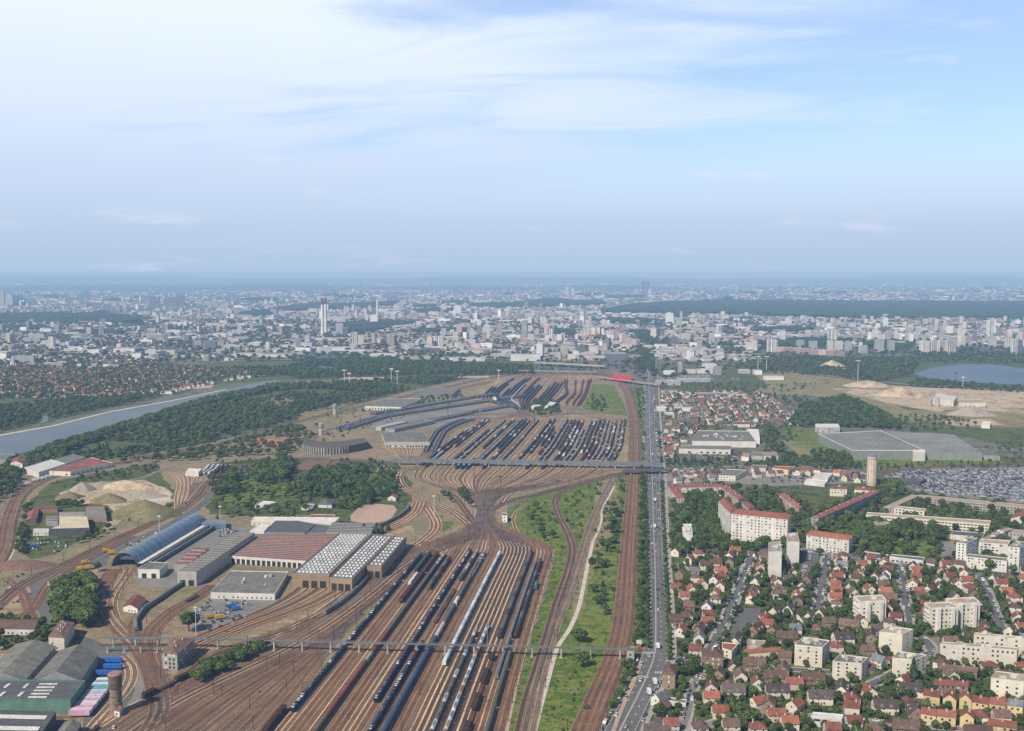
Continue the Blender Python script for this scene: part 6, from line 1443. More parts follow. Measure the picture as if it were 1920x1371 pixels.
TT = [('round', 'mid', 'dark', 'round mid green tree'), ('round', 'dark', 'mid', 'dark spreading tree'), ('round', 'bright', 'mid', 'bright green round tree'), ('round', 'olive', 'dark', 'olive green tree'),
      ('poplar', 'dark', 'mid', 'slender dark poplar'), ('conifer', 'blue', 'dark', 'dark pointed conifer'), ('bush', 'mid', 'bright', 'low green bush'), ('bush', 'dark', 'olive', 'dark shaggy bush')]
rtt = random.Random(77)
def tree_at(x, y, ti, h, wd=1.0, big=1.0, kind='tree'):
    pool(kind, x, y, -.1, rtt.uniform(0, 6.28), (h*wd*rtt.uniform(.9, 1.15), h*wd*rtt.uniform(.9, 1.15), h), ti, TT[ti][3], None, big*h/9)
def tp(px_, py_, ti, h, wd=1.0, big=1.6):
    if h > 10 and px_ < 190 and py_ > 1080: h *= 1.2; wd *= 1.1
    p = G(px_, py_); tree_at(p.x, p.y, ti, h, wd, big)
def scatter(poly_px, sp, types, h0, h1, prob=1.0, seed=0, wd=1.0, clump=None, chk=True, world=None, kind='tree'):
    r = random.Random(seed+len(poly_px)*13+int(sp*10)); poly = W(poly_px) if world is None else world
    xs = [p.x for p in poly]; ys = [p.y for p in poly]; x = min(xs)
    ph = [r.uniform(0, 6.28) for _ in range(4)]
    while x < max(xs):
        y = min(ys)
        while y < max(ys):
            X, Y = x+r.uniform(-.48, .48)*sp, y+r.uniform(-.48, .48)*sp
            y += sp
            if r.random() > prob: continue
            if clump is not None:
                f = math.sin(X*.021+ph[0]+1.3*math.sin(Y*.017+ph[1]))+math.sin(Y*.026+ph[2]+1.7*math.sin(X*.013+ph[3]))
                if f < clump: continue
            if not inpoly(X, Y, poly) or not onscreen(X, Y, 8, 30) or (chk and blocked(X, Y)): continue
            tree_at(X, Y, r.choice(types), r.uniform(h0, h1), wd, kind=kind)
        x += sp
# single trees and clusters of the near ground
for a in [(118, 1128, 0, 15, 1.1), (138, 1118, 2, 14, 1.1), (155, 1112, 0, 13, 1.1), (112, 1150, 0, 14, 1.1), (130, 1158, 2, 13, 1.1), (148, 1150, 0, 14, 1.1), (162, 1140, 0, 13, 1.1), (168, 1175, 2, 11, 1.0), (120, 1172, 0, 11, 1.0), (150, 1170, 0, 10, 1.1), (124, 1105, 0, 12, 1.1), (148, 1098, 2, 11, 1.1),
          (354, 1184, 0, 17, 1.2), (184, 1072, 0, 10, 1), (1087, 1205, 1, 12, 1.25), (1092, 1252, 1, 12, 1.2), (1079, 1200, 1, 9, 1.1), (1120, 1135, 1, 9, 1.2), (1130, 1128, 1, 7, 1.1), (1113, 1112, 0, 9, 1.2), (1110, 1068, 1, 13, .8), (1128, 1066, 1, 9, 1.1), (1138, 1062, 0, 8, 1.1), (1122, 1060, 1, 9, 1.1),
          (1005, 955, 1, 10, 1.1), (994, 975, 1, 9, 1.2), (1010, 985, 1, 10, 1.2), (1015, 1003, 1, 11, 1.2), (1000, 968, 0, 9, 1), (1037, 1010, 1, 9, 1.1), (1020, 1015, 1, 8, 1), (1140, 1030, 0, 11, 1.3), (1128, 1024, 0, 9, 1.2), (1150, 1020, 1, 9, 1.2), (1148, 985, 0, 12, 1.2), (1155, 970, 1, 11, 1.1), (1145, 1000, 1, 11, 1.2), (1158, 1000, 0, 10, 1.1), (1150, 955, 1, 10, 1.1),
          (1712, 1285, 5, 21, .75), (1724, 1300, 1, 10, 1), (1100, 1330, 7, 4, 1), (1035, 1330, 7, 3, 1), (186, 850, 4, 18, 1), (200, 846, 4, 17, 1), (193, 848, 4, 15, 1), (682, 1000, 5, 12, 1), (706, 1005, 5, 16, .9), (715, 1000, 5, 12, 1), (728, 995, 5, 10, 1), (698, 1003, 5, 10, 1), (1398, 1240, 1, 7, 1), (1388, 1212, 5, 8, 1), (1370, 1210, 1, 7, 1.1), (1302, 1262, 0, 12, 1.2), (1293, 1270, 1, 9, 1),
          (1278, 1290, 0, 9, 1.2), (1372, 1340, 0, 12, 1.2), (1390, 1352, 1, 13, 1.2), (1410, 1362, 1, 12, 1.2), (1840, 1240, 1, 9, .8), (1815, 1232, 1, 10, 1), (1892, 1250, 5, 13, .9), (1640, 1230, 1, 9, 1), (1650, 1245, 1, 8, 1), (1720, 1210, 7, 6, 1.1), (1238, 1345, 0, 9, 1.3), (1375, 985, 1, 14, .8), (1361, 992, 1, 15, .8), (1352, 985, 1, 13, .9), (1368, 1000, 1, 14, .8)]:
    tp(*a)
for k in range(9): tp(480+k*8, 898-(k % 3)*7, (0, 1, 2)[k % 3], 15, 1.1)
for k in range(8): tp(398+(k % 4)*13, 918-(k//4)*14, (0, 1)[k % 2], 13, 1.1)
scatter([(104, 1178), (104, 1110), (130, 1092), (172, 1095), (180, 1175), (150, 1182)], 8.5, [2, 0, 2], 12, 17, .9, 91, 1.1, chk=False)
scatter([(362, 1288), (365, 1262), (430, 1236), (490, 1212), (498, 1220), (455, 1248), (400, 1275)], 7, [1, 0], 7, 10, .9, 92, chk=False)
scatter([(475, 905), (478, 868), (545, 858), (548, 895), (520, 910)], 9, [0, 1, 0, 2], 11, 16, .9, 1, 1.05)
scatter([(395, 930), (398, 900), (440, 888), (445, 925)], 9, [0, 1], 9, 14, .9, 2, 1.05)
scatter([(575, 930), (572, 905), (590, 888), (640, 884), (690, 888), (690, 925), (700, 945), (640, 940)], 8, [0, 1, 1, 5, 4], 11, 17, .92, 3)
scatter([(690, 930), (695, 900), (735, 890), (755, 915), (735, 940)], 9, [0, 1, 2], 9, 13, .8, 4)
scatter([(630, 960), (640, 940), (680, 935), (700, 945), (660, 955)], 8, [2, 0], 7, 11, .8, 5)
scatter([(395, 975), (400, 930), (470, 905), (580, 905), (600, 950), (580, 972), (470, 972)], 12, [0, 1, 2, 3, 6], 5, 11, .55, 6)
scatter([(395, 870), (470, 862), (740, 868), (765, 900), (700, 895), (560, 905), (400, 905)], 11, [0, 3, 6, 1], 4, 9, .4, 7)
scatter([(848, 932), (870, 925), (885, 948), (880, 962), (852, 945)], 8, [1, 0], 9, 12, .9, 8)
scatter([(828, 928), (850, 925), (868, 950), (846, 944)], 8, [1, 0], 7, 10, .9, 9)
scatter([(100, 925), (95, 905), (190, 888), (290, 872), (300, 885), (250, 898), (160, 905)], 10, [3, 1, 6, 0], 4, 9, .45, 10)
scatter([(240, 985), (245, 965), (300, 945), (325, 950), (320, 965), (260, 985)], 10, [3, 6, 7], 3, 6, .35, 11)
scatter([(190, 1000), (200, 975), (226, 950), (232, 965), (215, 985), (196, 1010)], 8, [1, 0], 6, 9, .9, 12)
scatter([(30, 1040), (40, 990), (48, 950), (60, 950), (52, 1000), (48, 1045)], 7, [0, 1], 7, 10, .95, 13)
scatter([(95, 948), (130, 944), (158, 940), (160, 950), (100, 955)], 8, [1], 7, 9, .9, 14)
scatter([(145, 1020), (170, 1000), (190, 1000), (175, 1018), (150, 1028)], 8, [1, 0], 5, 8, .8, 15)
scatter([(-20, 905), (0, 885), (35, 885), (40, 905), (20, 935), (-20, 950)], 9, [0, 1], 8, 12, .85, 16)
scatter([(360, 1285), (365, 1258), (430, 1232), (492, 1207), (502, 1218), (460, 1245), (400, 1275)], 6.5, [1, 0], 6, 9, .95, 17, chk=False)
scatter([(256, 1250), (275, 1250), (285, 1300), (262, 1320)], 7, [1, 5, 0], 5, 10, .7, 18)
scatter([(-20, 1225), (-20, 1165), (80, 1172), (95, 1195), (60, 1215)], 9, [1, 0, 1], 7, 11, .75, 19)
scatter([(-20, 1165), (60, 1150), (85, 1160), (80, 1170), (-20, 1172)], 9, [0, 1], 5, 9, .7, 20)
# green between the lines
scatter([(985, 990), (975, 955), (1060, 925), (1130, 903), (1185, 900), (1180, 960), (1140, 1045), (1100, 1040), (1060, 1030), (1030, 1030)], 11, [1, 0, 6, 7, 6], 2.5, 6, .42, 21, 1.1)
scatter([(1120, 1040), (1140, 930), (1180, 910), (1172, 1010), (1165, 1080), (1150, 1150), (1110, 1160)], 10, [1, 0, 6, 7], 3, 7, .45, 22, 1.1)
scatter([(1000, 1400), (1040, 1230), (1080, 1150), (1160, 1130), (1150, 1235), (1070, 1400)], 13, [6, 7, 6], 1.2, 3, .5, 23, 1.2)
scatter([(960, 1400), (990, 1230), (1040, 1050), (1060, 1050), (1020, 1200), (985, 1340)], 12, [6, 7], 1.0, 2.6, .4, 24, 1.2)
# tree belt along the boulevard
def strip_px(rows): return [(a, y) for y, a, b in rows]+[(b, y) for y, a, b in reversed(rows)]
BELT = [(1440, 1062, 1092), (1371, 1105, 1132), (1300, 1146, 1170), (1250, 1174, 1192), (1215, 1186, 1206), (1150, 1193, 1212), (1060, 1195, 1214), (980, 1197, 1213), (900, 1198, 1210), (880, 1199, 1209)]
scatter(strip_px([r_ for r_ in BELT if r_[0] >= 1245]), 5.5, [1, 0, 7, 7], 4.5, 7.5, .95, 25, 1.0)
scatter(strip_px([r_ for r_ in BELT if r_[0] <= 1215]), 5.5, [1, 1, 0, 7], 5.5, 8.5, .97, 26, 1.0)
scatter(strip_px([(870, 1196, 1209), (820, 1197, 1209), (770, 1196, 1208), (730, 1192, 1207)]), 11, [1, 0, 6], 4, 8, .6, 27)
for k in range(34):
    y = 1130-k*7.6; tp(1226.5 if y > 1000 else 1224, y, 6, 2.0, .9, .6)
for k in range(42):
    y = 1215-k*8; tp(1218-(1215-y)*.01-3.5, y+2, 1, 6.0, .8, 1)
for k in range(36):
    y = 1240-k*9.5; tp(1254-(1205-y)*.045, y, k % 3, 6.5, .95, 1)
# suburb greenery
SUBP = [(1256, 1410), (1256, 1060), (1330, 1035), (1500, 1036), (1560, 1056), (1780, 1062), (1980, 1100), (1980, 1410)]
scatter(SUBP, 7.0, [0, 1, 1, 1, 3, 5, 0, 1], 3.5, 9, .85, 28, .95)
scatter(SUBP, 6.0, [6, 7, 7, 0], 2, 4.5, .6, 29, 1.25)
EST = [(1252, 1055), (1248, 960), (1262, 925), (1340, 918), (1460, 922), (1530, 960), (1640, 930), (1660, 930), (1730, 935), (1960, 960), (1960, 1090), (1780, 1062), (1560, 1050), (1500, 1035), (1330, 1036)]
scatter(EST, 10, [0, 1, 1, 0, 2, 3], 7, 13, .62, 30, 1.0)
scatter([(1288, 962), (1290, 918), (1352, 918), (1356, 935), (1345, 965)], 9, [0, 1, 0], 10, 14, .85, 31)
scatter([(1250, 1040), (1255, 975), (1345, 975), (1350, 1010), (1375, 1020), (1365, 1040)], 9, [1, 0, 1], 9, 14, .8, 32)
scatter([(1600, 1030), (1605, 990), (1640, 960), (1656, 1000), (1650, 1030)], 9, [0, 1, 2], 9, 14, .85, 33)
scatter([(1665, 1010), (1672, 985), (1740, 990), (1775, 1002), (1765, 1020), (1690, 1015)], 9, [1, 0], 10, 15, .7, 34)
scatter([(1740, 985), (1745, 960), (1880, 975), (1900, 990), (1850, 1000)], 9, [0, 1, 3], 7, 11, .7, 35)
scatter([(1640, 930), (1650, 915), (1680, 908), (1700, 920), (1670, 945)], 9, [0, 2], 9, 14, .9, 36)
scatter([(1240, 905), (1240, 870), (1350, 870), (1500, 872), (1600, 880), (1640, 900), (1500, 905)], 14, [0, 1, 3], 4, 8, .3, 37)
scatter([(1240, 878), (1240, 868), (1640, 872), (1960, 866), (1960, 880), (1660, 886)], 9, [0, 1, 3, 6], 3, 8, .6, 38)
for k in range(14): tp(1240+k*10.5+(k % 3)*2, 868+(k % 2)*3, (4, 1, 4)[k % 3], 13 if k % 3 != 1 else 9, 1.1)
scatter([(1380, 875), (1470, 862), (1590, 868), (1620, 878), (1500, 885)], 9, [1, 0], 6, 10, .85, 39)
scatter([(1500, 865), (1520, 850), (1590, 848), (1600, 868), (1560, 872)], 9, [1, 0], 6, 11, .85, 40)
scatter([(1236, 862), (1236, 742), (1420, 742), (1520, 800), (1500, 812), (1460, 862), (1420, 858), (1425, 812), (1290, 812), (1270, 862)], 15, [0, 1, 3, 0], 5, 9, .42, 41, 1.1)
scatter([(1428, 815), (1440, 806), (1452, 806), (1470, 850), (1500, 865), (1480, 868), (1440, 840)], 9, [1, 0], 6, 11, .8, 42)
scatter([(1480, 800), (1500, 762), (1580, 748), (1640, 768), (1700, 808), (1660, 806), (1525, 800)], 11, [1, 0, 1], 9, 15, .95, 43, 1.1)
scatter([(1700, 812), (1660, 795), (1700, 780), (1800, 786), (1840, 800), (1740, 812)], 13, [1, 0, 3], 5, 10, .5, 44)
scatter([(1400, 735), (1500, 745), (1560, 750), (1480, 760), (1400, 745)], 14, [1, 3, 0], 5, 9, .6, 45)
scatter([(1240, 740), (1240, 718), (1400, 722), (1560, 720), (1500, 735), (1400, 738)], 17, [0, 1, 3], 5, 9, .4, 46)
scatter([(1840, 850), (1850, 830), (1980, 845), (1980, 868), (1880, 866)], 14, [0, 1], 4, 8, .3, 47)
# river woods
scatter([(60, 856), (85, 842), (140, 826), (200, 810), (250, 795), (300, 778), (360, 758), (430, 742), (480, 732), (525, 722), (540, 728), (480, 742), (360, 768), (300, 790), (200, 822), (100, 858)], 10, [0, 1, 3, 0], 9, 14, .93, 93, 1.15)
scatter([(80, 858), (140, 832), (200, 818), (262, 806), (300, 790), (360, 770), (440, 756), (520, 748), (560, 755), (600, 770), (480, 808), (400, 830), (330, 842), (200, 862), (100, 872)], 11, [0, 1, 3, 0], 7, 14, .78, 48, 1.1, clump=-.95)
scatter([(525, 745), (525, 725), (700, 716), (880, 706), (905, 703), (820, 720), (700, 748), (600, 770), (560, 758)], 12, [0, 1, 3, 0], 8, 14, .8, 49, 1.1, clump=-1.0)
scatter([(-60, 870), (80, 852), (200, 866), (300, 848), (470, 812), (560, 800), (590, 820), (560, 850), (400, 862), (250, 870), (100, 885), (-60, 900)], 13, [3, 0, 1, 0], 6, 12, .85, 50, 1.15)
scatter([(-60, 835), (-60, 770), (120, 752), (280, 742), (330, 738), (340, 736), (280, 748), (130, 780), (0, 808)], 12, [0, 1, 3], 8, 14, .85, 51, 1.1)
scatter([(560, 712), (530, 700), (560, 680), (700, 676), (1000, 690), (1005, 702), (880, 704), (700, 706)], 16, [0, 1], 10, 15, .95, 52, 1.2)
scatter([(280, 740), (420, 712), (520, 706), (560, 706), (530, 690), (440, 692), (430, 705), (330, 730)], 15, [0, 1], 9, 14, .85, 53, 1.2)
scatter([(-60, 750), (-60, 690), (250, 684), (440, 692), (430, 712), (300, 738), (120, 748)], 15, [0, 1, 3], 7, 12, .85, 54, 1.25)
scatter([(480, 815), (640, 775), (760, 750), (860, 735), (880, 745), (800, 772), (700, 800), (600, 832), (500, 850)], 17, [6, 7, 0, 3], 2, 6, .45, 71, 1.2)
scatter([(-60, 1440), (-60, 1040), (60, 1050), (200, 1200), (300, 1330), (600, 1200), (560, 1440)], 24, [6, 7], 1, 2.5, .3, 72, 1.4)
scatter([(925, 704), (1000, 695), (1010, 680), (1130, 688), (1140, 698), (1090, 700)], 22, [0, 1], 6, 10, .5, 55, 1.1)
scatter([(980, 768), (1000, 752), (1035, 752), (1050, 775), (1010, 785)], 9, [1, 0], 7, 11, .6, 56)
scatter([(1100, 770), (1100, 745), (1130, 740), (1140, 775)], 12, [1, 0, 6], 5, 10, .5, 57)
scatter([(790, 745), (850, 742), (870, 745), (840, 758), (790, 760)], 14, [1, 0], 5, 9, .5, 58)
# parkland by the lake
scatter([(1400, 700), (1400, 668), (1560, 672), (1720, 672), (1720, 690), (1705, 705), (1640, 722), (1560, 706), (1480, 702)], 17, [0, 1, 3], 8, 13, .85, 59, 1.2)
scatter([(1720, 680), (1720, 664), (1960, 664), (1960, 690), (1900, 684)], 20, [0, 1], 8, 12, .75, 60, 1.2)
scatter([(1700, 725), (1720, 712), (1800, 720), (1960, 730), (1960, 742), (1840, 732)], 14, [0, 1], 7, 11, .8, 61, 1.2)
# town trees of the middle distance
scatter([(-60, 690), (-60, 600), (500, 600), (1960, 600), (1960, 668), (1400, 668), (1400, 690), (1250, 712), (1215, 715), (1150, 700), (1010, 680), (560, 678)], 34, [0, 1, 3, 1], 8, 14, .85, 62, 1.5, clump=-1.1)
scatter([(1190, 700), (1196, 625), (1224, 625), (1232, 700)], 16, [1, 0], 8, 12, .8, 63, 1.3, chk=False)
# undergrowth nobody could count
scatter([(940, 1440), (962, 1320), (985, 1235), (1012, 1150), (1032, 1085), (1042, 1030), (1000, 1012), (958, 995), (948, 965), (975, 940), (1060, 918), (1130, 902), (1190, 892), (1213, 893), (1213, 1040), (1205, 1215), (1150, 1320), (1095, 1440)], 4.2, [6, 7], .7, 1.5, .5, 64, 1.3, clump=-.6, kind='undergrowth')
scatter([(395, 870), (470, 862), (740, 866), (770, 905), (760, 955), (690, 1000), (470, 968), (395, 965)], 5.5, [6, 7], .9, 2.2, .55, 65, 1.3, clump=-.6, kind='undergrowth')
# ================================================================ far woods as rough canopy
def canopy(pxs, h, cell, seed):
    r = random.Random(seed); poly = W(pxs); xs = [p.x for p in poly]; ys = [p.y for p in poly]
    mb = MB(); x0, y0 = min(xs), min(ys); nx, ny = int((max(xs)-x0)/cell)+2, int((max(ys)-y0)/(cell*1.6))+2
    hh = {}
    for i in range(nx):
        for j in range(ny):
            X, Y = x0+i*cell, y0+j*cell*1.6
            if inpoly(X, Y, poly): hh[i, j] = (X+r.uniform(-.4, .4)*cell, Y+r.uniform(-.6, .6)*cell, h*r.uniform(.55, 1.15))
    idx = {}
    for k in hh: idx[k] = len(mb.v); mb.v.append(hh[k])
    for (i, j) in hh:
        if (i+1, j) in idx and (i, j+1) in idx and (i+1, j+1) in idx: mb.f.append((idx[i, j], idx[i+1, j], idx[i+1, j+1], idx[i, j+1])); mb.m.append(0)
    # front curtain
    for i in range(nx-1):
        for j in range(ny):
            if (i, j) in hh and (i+1, j) in hh and ((i, j-1) not in hh or (i+1, j-1) not in hh):
                a, b = hh[i, j], hh[i+1, j]; mb.face([(a[0], a[1], 0), (b[0], b[1], 0), b, a])
    o = mb.build('wood', m_wood); tag(o, kind='stuff'); block([(p.x, p.y) for p in poly])
m_wood = patchy('wood_canopy', [(.022, .042, .018), (.04, .065, .028), (.055, .08, .035)], (.004, .03))
canopy([(1120, 584), (1180, 573), (1250, 568), (1330, 565), (1500, 566), (1700, 567), (2020, 568), (2020, 598), (1760, 598), (1640, 600), (1560, 597), (1380, 590), (1250, 588), (1150, 590)], 20, 24, 1)
canopy([(-60, 592), (90, 588), (200, 590), (300, 600), (240, 606), (-60, 606)], 16, 22, 2)
canopy([(880, 571), (1000, 567), (1130, 564), (1140, 572), (1000, 576), (880, 577)], 16, 30, 3)
canopy([(620, 610), (700, 600), (780, 606), (700, 622), (630, 626)], 14, 20, 4)
canopy([(470, 586), (560, 572), (640, 570), (760, 566), (740, 572), (600, 582)], 16, 30, 5)
canopy([(1130, 556), (1250, 552), (1200, 558), (1140, 560)], 16, 50, 6)
for k in range(48):
    rr = random.Random(400+k); py_ = 538+rr.random()**1.3*112; px_ = rr.uniform(0, 1920); a_ = rr.uniform(20, 80)*(py_-500)/110; b_ = rr.uniform(.8, 2.6)*(py_-505)/60+.8
    if abs(px_-607) < 60 and py_ > 600: continue
    canopy([(px_-a_, py_), (px_-a_*.5, py_-b_), (px_+a_*.4, py_-b_*1.1), (px_+a_, py_-b_*.2), (px_+a_*.5, py_+b_), (px_-a_*.6, py_+b_*.8)], 14, max(14, (560-py_)*1.2+24 if py_ < 560 else 18), 50+k)
# quarry heaps
def heap(px_, py_, rx, ry, h, m, seed, label):
    h *= 1.7; c = G(px_, py_); r = random.Random(seed); n, k = 20, 7; mb = MB(); ph = [r.uniform(0, 6.28) for _ in range(3)]
    for j in range(k+1):
        t = j/k
        for i in range(n):
            a = 2*PI*i/n; q = (1-t)*(1+.18*math.sin(2*a+ph[0])+.1*math.sin(5*a+ph[1])); z = h*(t**.8)*(1+.1*math.sin(3*a+ph[2])*(1-t))
            mb.v.append((q*rx*math.cos(a)+r.uniform(-.4, .4), q*ry*math.sin(a)+r.uniform(-.4, .4), z))
    for j in range(k):
        for i in range(n): a, b = j*n+i, j*n+(i+1) % n; mb.f.append((a, b, b+n, a+n)); mb.m.append(0)
    o = mb.build('spoil_heap', m, smooth=True); o.location = c; tag(o, label, 'heap', 'heaps in the quarry')
m_gsand = patchy('grey_sand', [(.22, .19, .15), (.34, .30, .24), (.28, .24, .19)], (.03, .15))
m_moundg = patchy('mound_cover', [(.12, .12, .05), (.22, .18, .10), (.15, .15, .065), (.10, .11, .045)], (.03, .15))
for a in [(155, 920, 14, 16, 7, m_gsand, 1, 'pale grey conical heap at the left of the quarry'), (190, 914, 20, 14, 5, m_gsand, 2, 'grey sand heap behind the conical one'), (235, 914, 34, 18, 6, m_tan, 3, 'long tan heap along the back of the quarry'), (262, 932, 30, 16, 5, m_gsand, 4, 'grey ridge right of the quarry middle'),
          (205, 940, 26, 14, 6, m_moundg, 5, 'brown green heap in front of the quarry floor'), (130, 934, 20, 14, 5, m_moundg, 6, 'ochre heap at the left end of the quarry'), (272, 966, 36, 32, 11, m_moundg, 7, 'big grassy mound below the quarry'), (40, 1062, 26, 20, 4, m_brownf, 8, 'flat rust brown mound by the left road fork')]: heap(*a)
heap(1690, 742, 60, 40, 12, m_tan, 9, 'long sandy heap on the waste ground'); heap(1625, 725, 60, 30, 10, m_tan, 10, 'rounded sandy heap left of the waste ground'); heap(1560, 690, 40, 30, 14, m_tan, 11, 'sandy mound in the parkland'); heap(1820, 778, 45, 30, 10, m_gsand, 12, 'pale heap behind the huge warehouse')

# ================================================================ towers, chimneys, masts
def cyl_thing(name, label, cat, px, py, parts, group=None):
    c = G(px, py); root = empty(name, c); tag(root, label, cat, group)
    for nm_, m, segs in parts:
        mb = MB()
        for (z0, z1, r0, r1) in segs: mb.cyl((0, 0, z0), (0, 0, z1), r0, r1, n=20)
        mb.build(nm_, m, root)
    return root, c
r_, c_ = cyl_thing('water_tower', 'tall pale concrete cylinder tower beside the big car park', 'water tower', 1634, 910, [('shaft', WALLS['salmon'], [(0, 38, 6.2, 6.0)]), ('cornice', WALLS['concrete'], [(36.2, 37.2, 6.5, 6.5), (3, 3.6, 6.6, 6.6)]), ('tank', WALLS['grey'], [(38, 40.5, 5.0, 5.0), (40.5, 41.2, 5.5, 5.5)])])
for i in range(12):
    a = i*PI/6; mb = MB(); mb.box(-.35, .35, -.3, .3, 0, 37, M=Matrix.Translation((6.1*math.cos(a), 6.1*math.sin(a), 0)) @ Matrix.Rotation(a, 4, 'Z')); mb.build('pilaster', WALLS['concrete'], r_)
block([(c_.x-8, c_.y-8), (c_.x+8, c_.y-8), (c_.x+8, c_.y+8), (c_.x-8, c_.y+8)])
r_, c_ = cyl_thing('water_tower', 'round brick water tower with wider dark tank beside the coloured trailers', 'water tower', 218, 1338, [('shaft', WALLS['brick'], [(0, 18, 4.1, 3.6)]), ('band', WALLS['dark'], [(17.6, 18.4, 4.2, 4.2), (12, 12.4, 3.95, 3.95)]), ('tank', mat('tank_brick', (.16, .12, .09), (.09, .07, .055), scale=.4, fine=2), [(18.4, 26, 4.0, 4.3)]), ('cap', mat('tank_cap', (.42, .22, .20)), [(26, 26.8, 4.5, 4.0)])])
for i in range(12):
    a = i*PI/6+.3; z = (3, 7, 10, 14)[i % 4]; obj('window', win_mesh(m_win), r_, (3.85*math.cos(a), 3.85*math.sin(a), z), a+PI/2, (.8, 1, 1.3))
block([(c_.x-6, c_.y-6), (c_.x+6, c_.y-6), (c_.x+6, c_.y+6), (c_.x-6, c_.y+6)])
bldg('hut', 'small red gabled lodge at the foot of the brick water tower', 'hut', [(207, 1330), (224, 1334), (230, 1326), (214, 1323)], 4, 'cream', 'red', floors=1, bay=2.5, rtype='gable', rh=2.5)
for (px_, py_, lab) in [(602, 816, 'nearer mushroom water tower left of the engine hall'), (628, 777, 'farther slim water tower by the upper left main line')]:
    cyl_thing('water_tower', lab, 'water tower', px_, py_, [('shaft', WALLS['concrete'], [(0, 12, 4.2, 3.0)]), ('tank', WALLS['grey'], [(12, 14, 3.0, 4.2), (14, 20, 4.2, 4.2), (20, 21.5, 4.2, 1.5)])], 'concrete water towers of the upper yard')
for (px_, lab) in [(605, 'left chimney of the tall power station pair'), (611, 'right chimney of the tall power station pair')]:
    cyl_thing('chimney', lab, 'chimney', px_, 629 if px_ == 605 else 627, [('shaft', mat('chimney_pale', (.66, .62, .56), (.56, .53, .48), scale=.02), [(0, 138, 7.5, 5.6)]), ('crown', mat('chimney_rust', (.22, .12, .10), (.15, .08, .07), scale=.05), [(138, 168, 5.6, 5.2)])])
cyl_thing('chimney', 'single slim white chimney right of the power station', 'chimney', 708, 606, [('shaft', mat('chimney_pale', (.7, .66, .6)), [(0, 130, 7, 5)]), ('base', WALLS['concrete'], [(0, 26, 18, 18)])])
cyl_thing('storage_dome', 'white gas dome in front of the power station', 'dome', 579, 660, [('dome', mat('dome_white', (.8, .8, .78)), [(0, 4, 12, 11.8), (4, 8, 11.8, 9.5), (8, 11, 9.5, 5), (11, 12.5, 5, .5)]), ('wall', WALLS['concrete'], [(0, 1, 13, 13)])])
cyl_thing('cement_silo', 'grey silo by the white cement works', 'silo', 1757, 762, [('tank', WALLS['concrete'], [(0, 16, 5, 5)]), ('cap', WALLS['grey'], [(16, 19, 5, 1)])], 'silos'); cyl_thing('cement_silo', 'second grey silo by the cement works', 'silo', 1743, 762, [('tank', WALLS['concrete'], [(0, 14, 5, 5)]), ('cap', WALLS['grey'], [(14, 17, 5, 1)])], 'silos')
# slender masts
m_mastw = mat('mast_white', (.72, .72, .70), var=0); m_mastd = mat('mast_dark', (.05, .045, .04), var=.1); m_mastg = mat('mast_grey', (.30, .31, .31), var=.1)
def big_mast(px_, py_, h, r0, m, label, head='lamps', group=None):
    c = G(px_, py_); root = empty('light_mast' if head == 'lamps' else 'tall_mast', c); tag(root, label, 'mast', group)
    mb = MB(); mb.cyl((0, 0, 0), (0, 0, h), r0, r0*.6, n=8); mb.build('pole', m, root)
    mb = MB()
    if head == 'lamps':
        mb.box(-r0*5, r0*5, -r0*2, r0*2, h, h+r0*2.5)
        for i in range(4): mb.box(-r0*4+i*r0*2.4, -r0*3+i*r0*2.4, -r0*2.6, -r0*2, h-r0, h+r0*2)
    else: mb.box(-r0*7, r0*7, -r0*7, r0*7, h-r0*1.2, h)
    mb.build('head', m, root)
for i, (px_, y0, y1) in enumerate([(646, 695, 721), (655, 701, 724), (734, 692, 717), (745, 697, 719)]):
    big_mast(px_, y1, (y1-y0)*280/(y1-512), .9, m_mastw, 'white stadium light mast, %s from the left at the sports ground' % ['first', 'second', 'third', 'fourth'][i], group='stadium light masts')
for px_, y0, y1, lab in [(814, 930, 972, 'tall white light mast left of the yard throat'), (368, 1138, 1202, 'tall white light mast at the end of the footbridge by the works car park'), (299, 968, 998, 'tall white light mast beside the arched train hall'), (413, 950, 975, 'light mast behind the arched train hall'),
                         (938, 893, 945, 'dark lattice light mast above the yard throat'), (453, 1120, 1140, 'white post at the left of the works car park'), (914, 1175, 1230, 'grey light mast standing through the long footbridge in the yard'), (935, 862, 900, 'light mast below the long grey bridge'),
                         (890, 860, 905, 'grey light mast left of the lattice one'), (1608, 676, 718, 'tall white motorway mast with round head in front of the parkland'), (1421, 668, 698, 'left white motorway mast by the far industrial estate'), (1437, 668, 700, 'right white motorway mast by the far industrial estate'), (1805, 708, 728, 'white mast in front of the lake'),
                         (1792, 700, 728, 'grey lattice mast left of the white lake mast'), (1002, 752, 790, 'dark mast between the upper yards'), (840, 745, 785, 'dark mast over the grey coach sidings'), (935, 695, 712, 'mast by the farthest yard'), (1230, 668, 695, 'mast beside the flyover'), (1297, 658, 686, 'thin mast right of the motorway viaduct'), (1258, 655, 684, 'thin mast left of the motorway viaduct')]:
    big_mast(px_, y1, (y1-y0)*280/(y1-512), max(.28, .0006*280*1925/(y1-512)*.5), m_mastd if 'dark' in lab or 'lattice' in lab else (m_mastg if 'grey' in lab or 'thin' in lab else m_mastw), lab, head='lamps' if 'motorway' not in lab else 'disc')
for x in (1185, 1189, 1244, 1248): pass
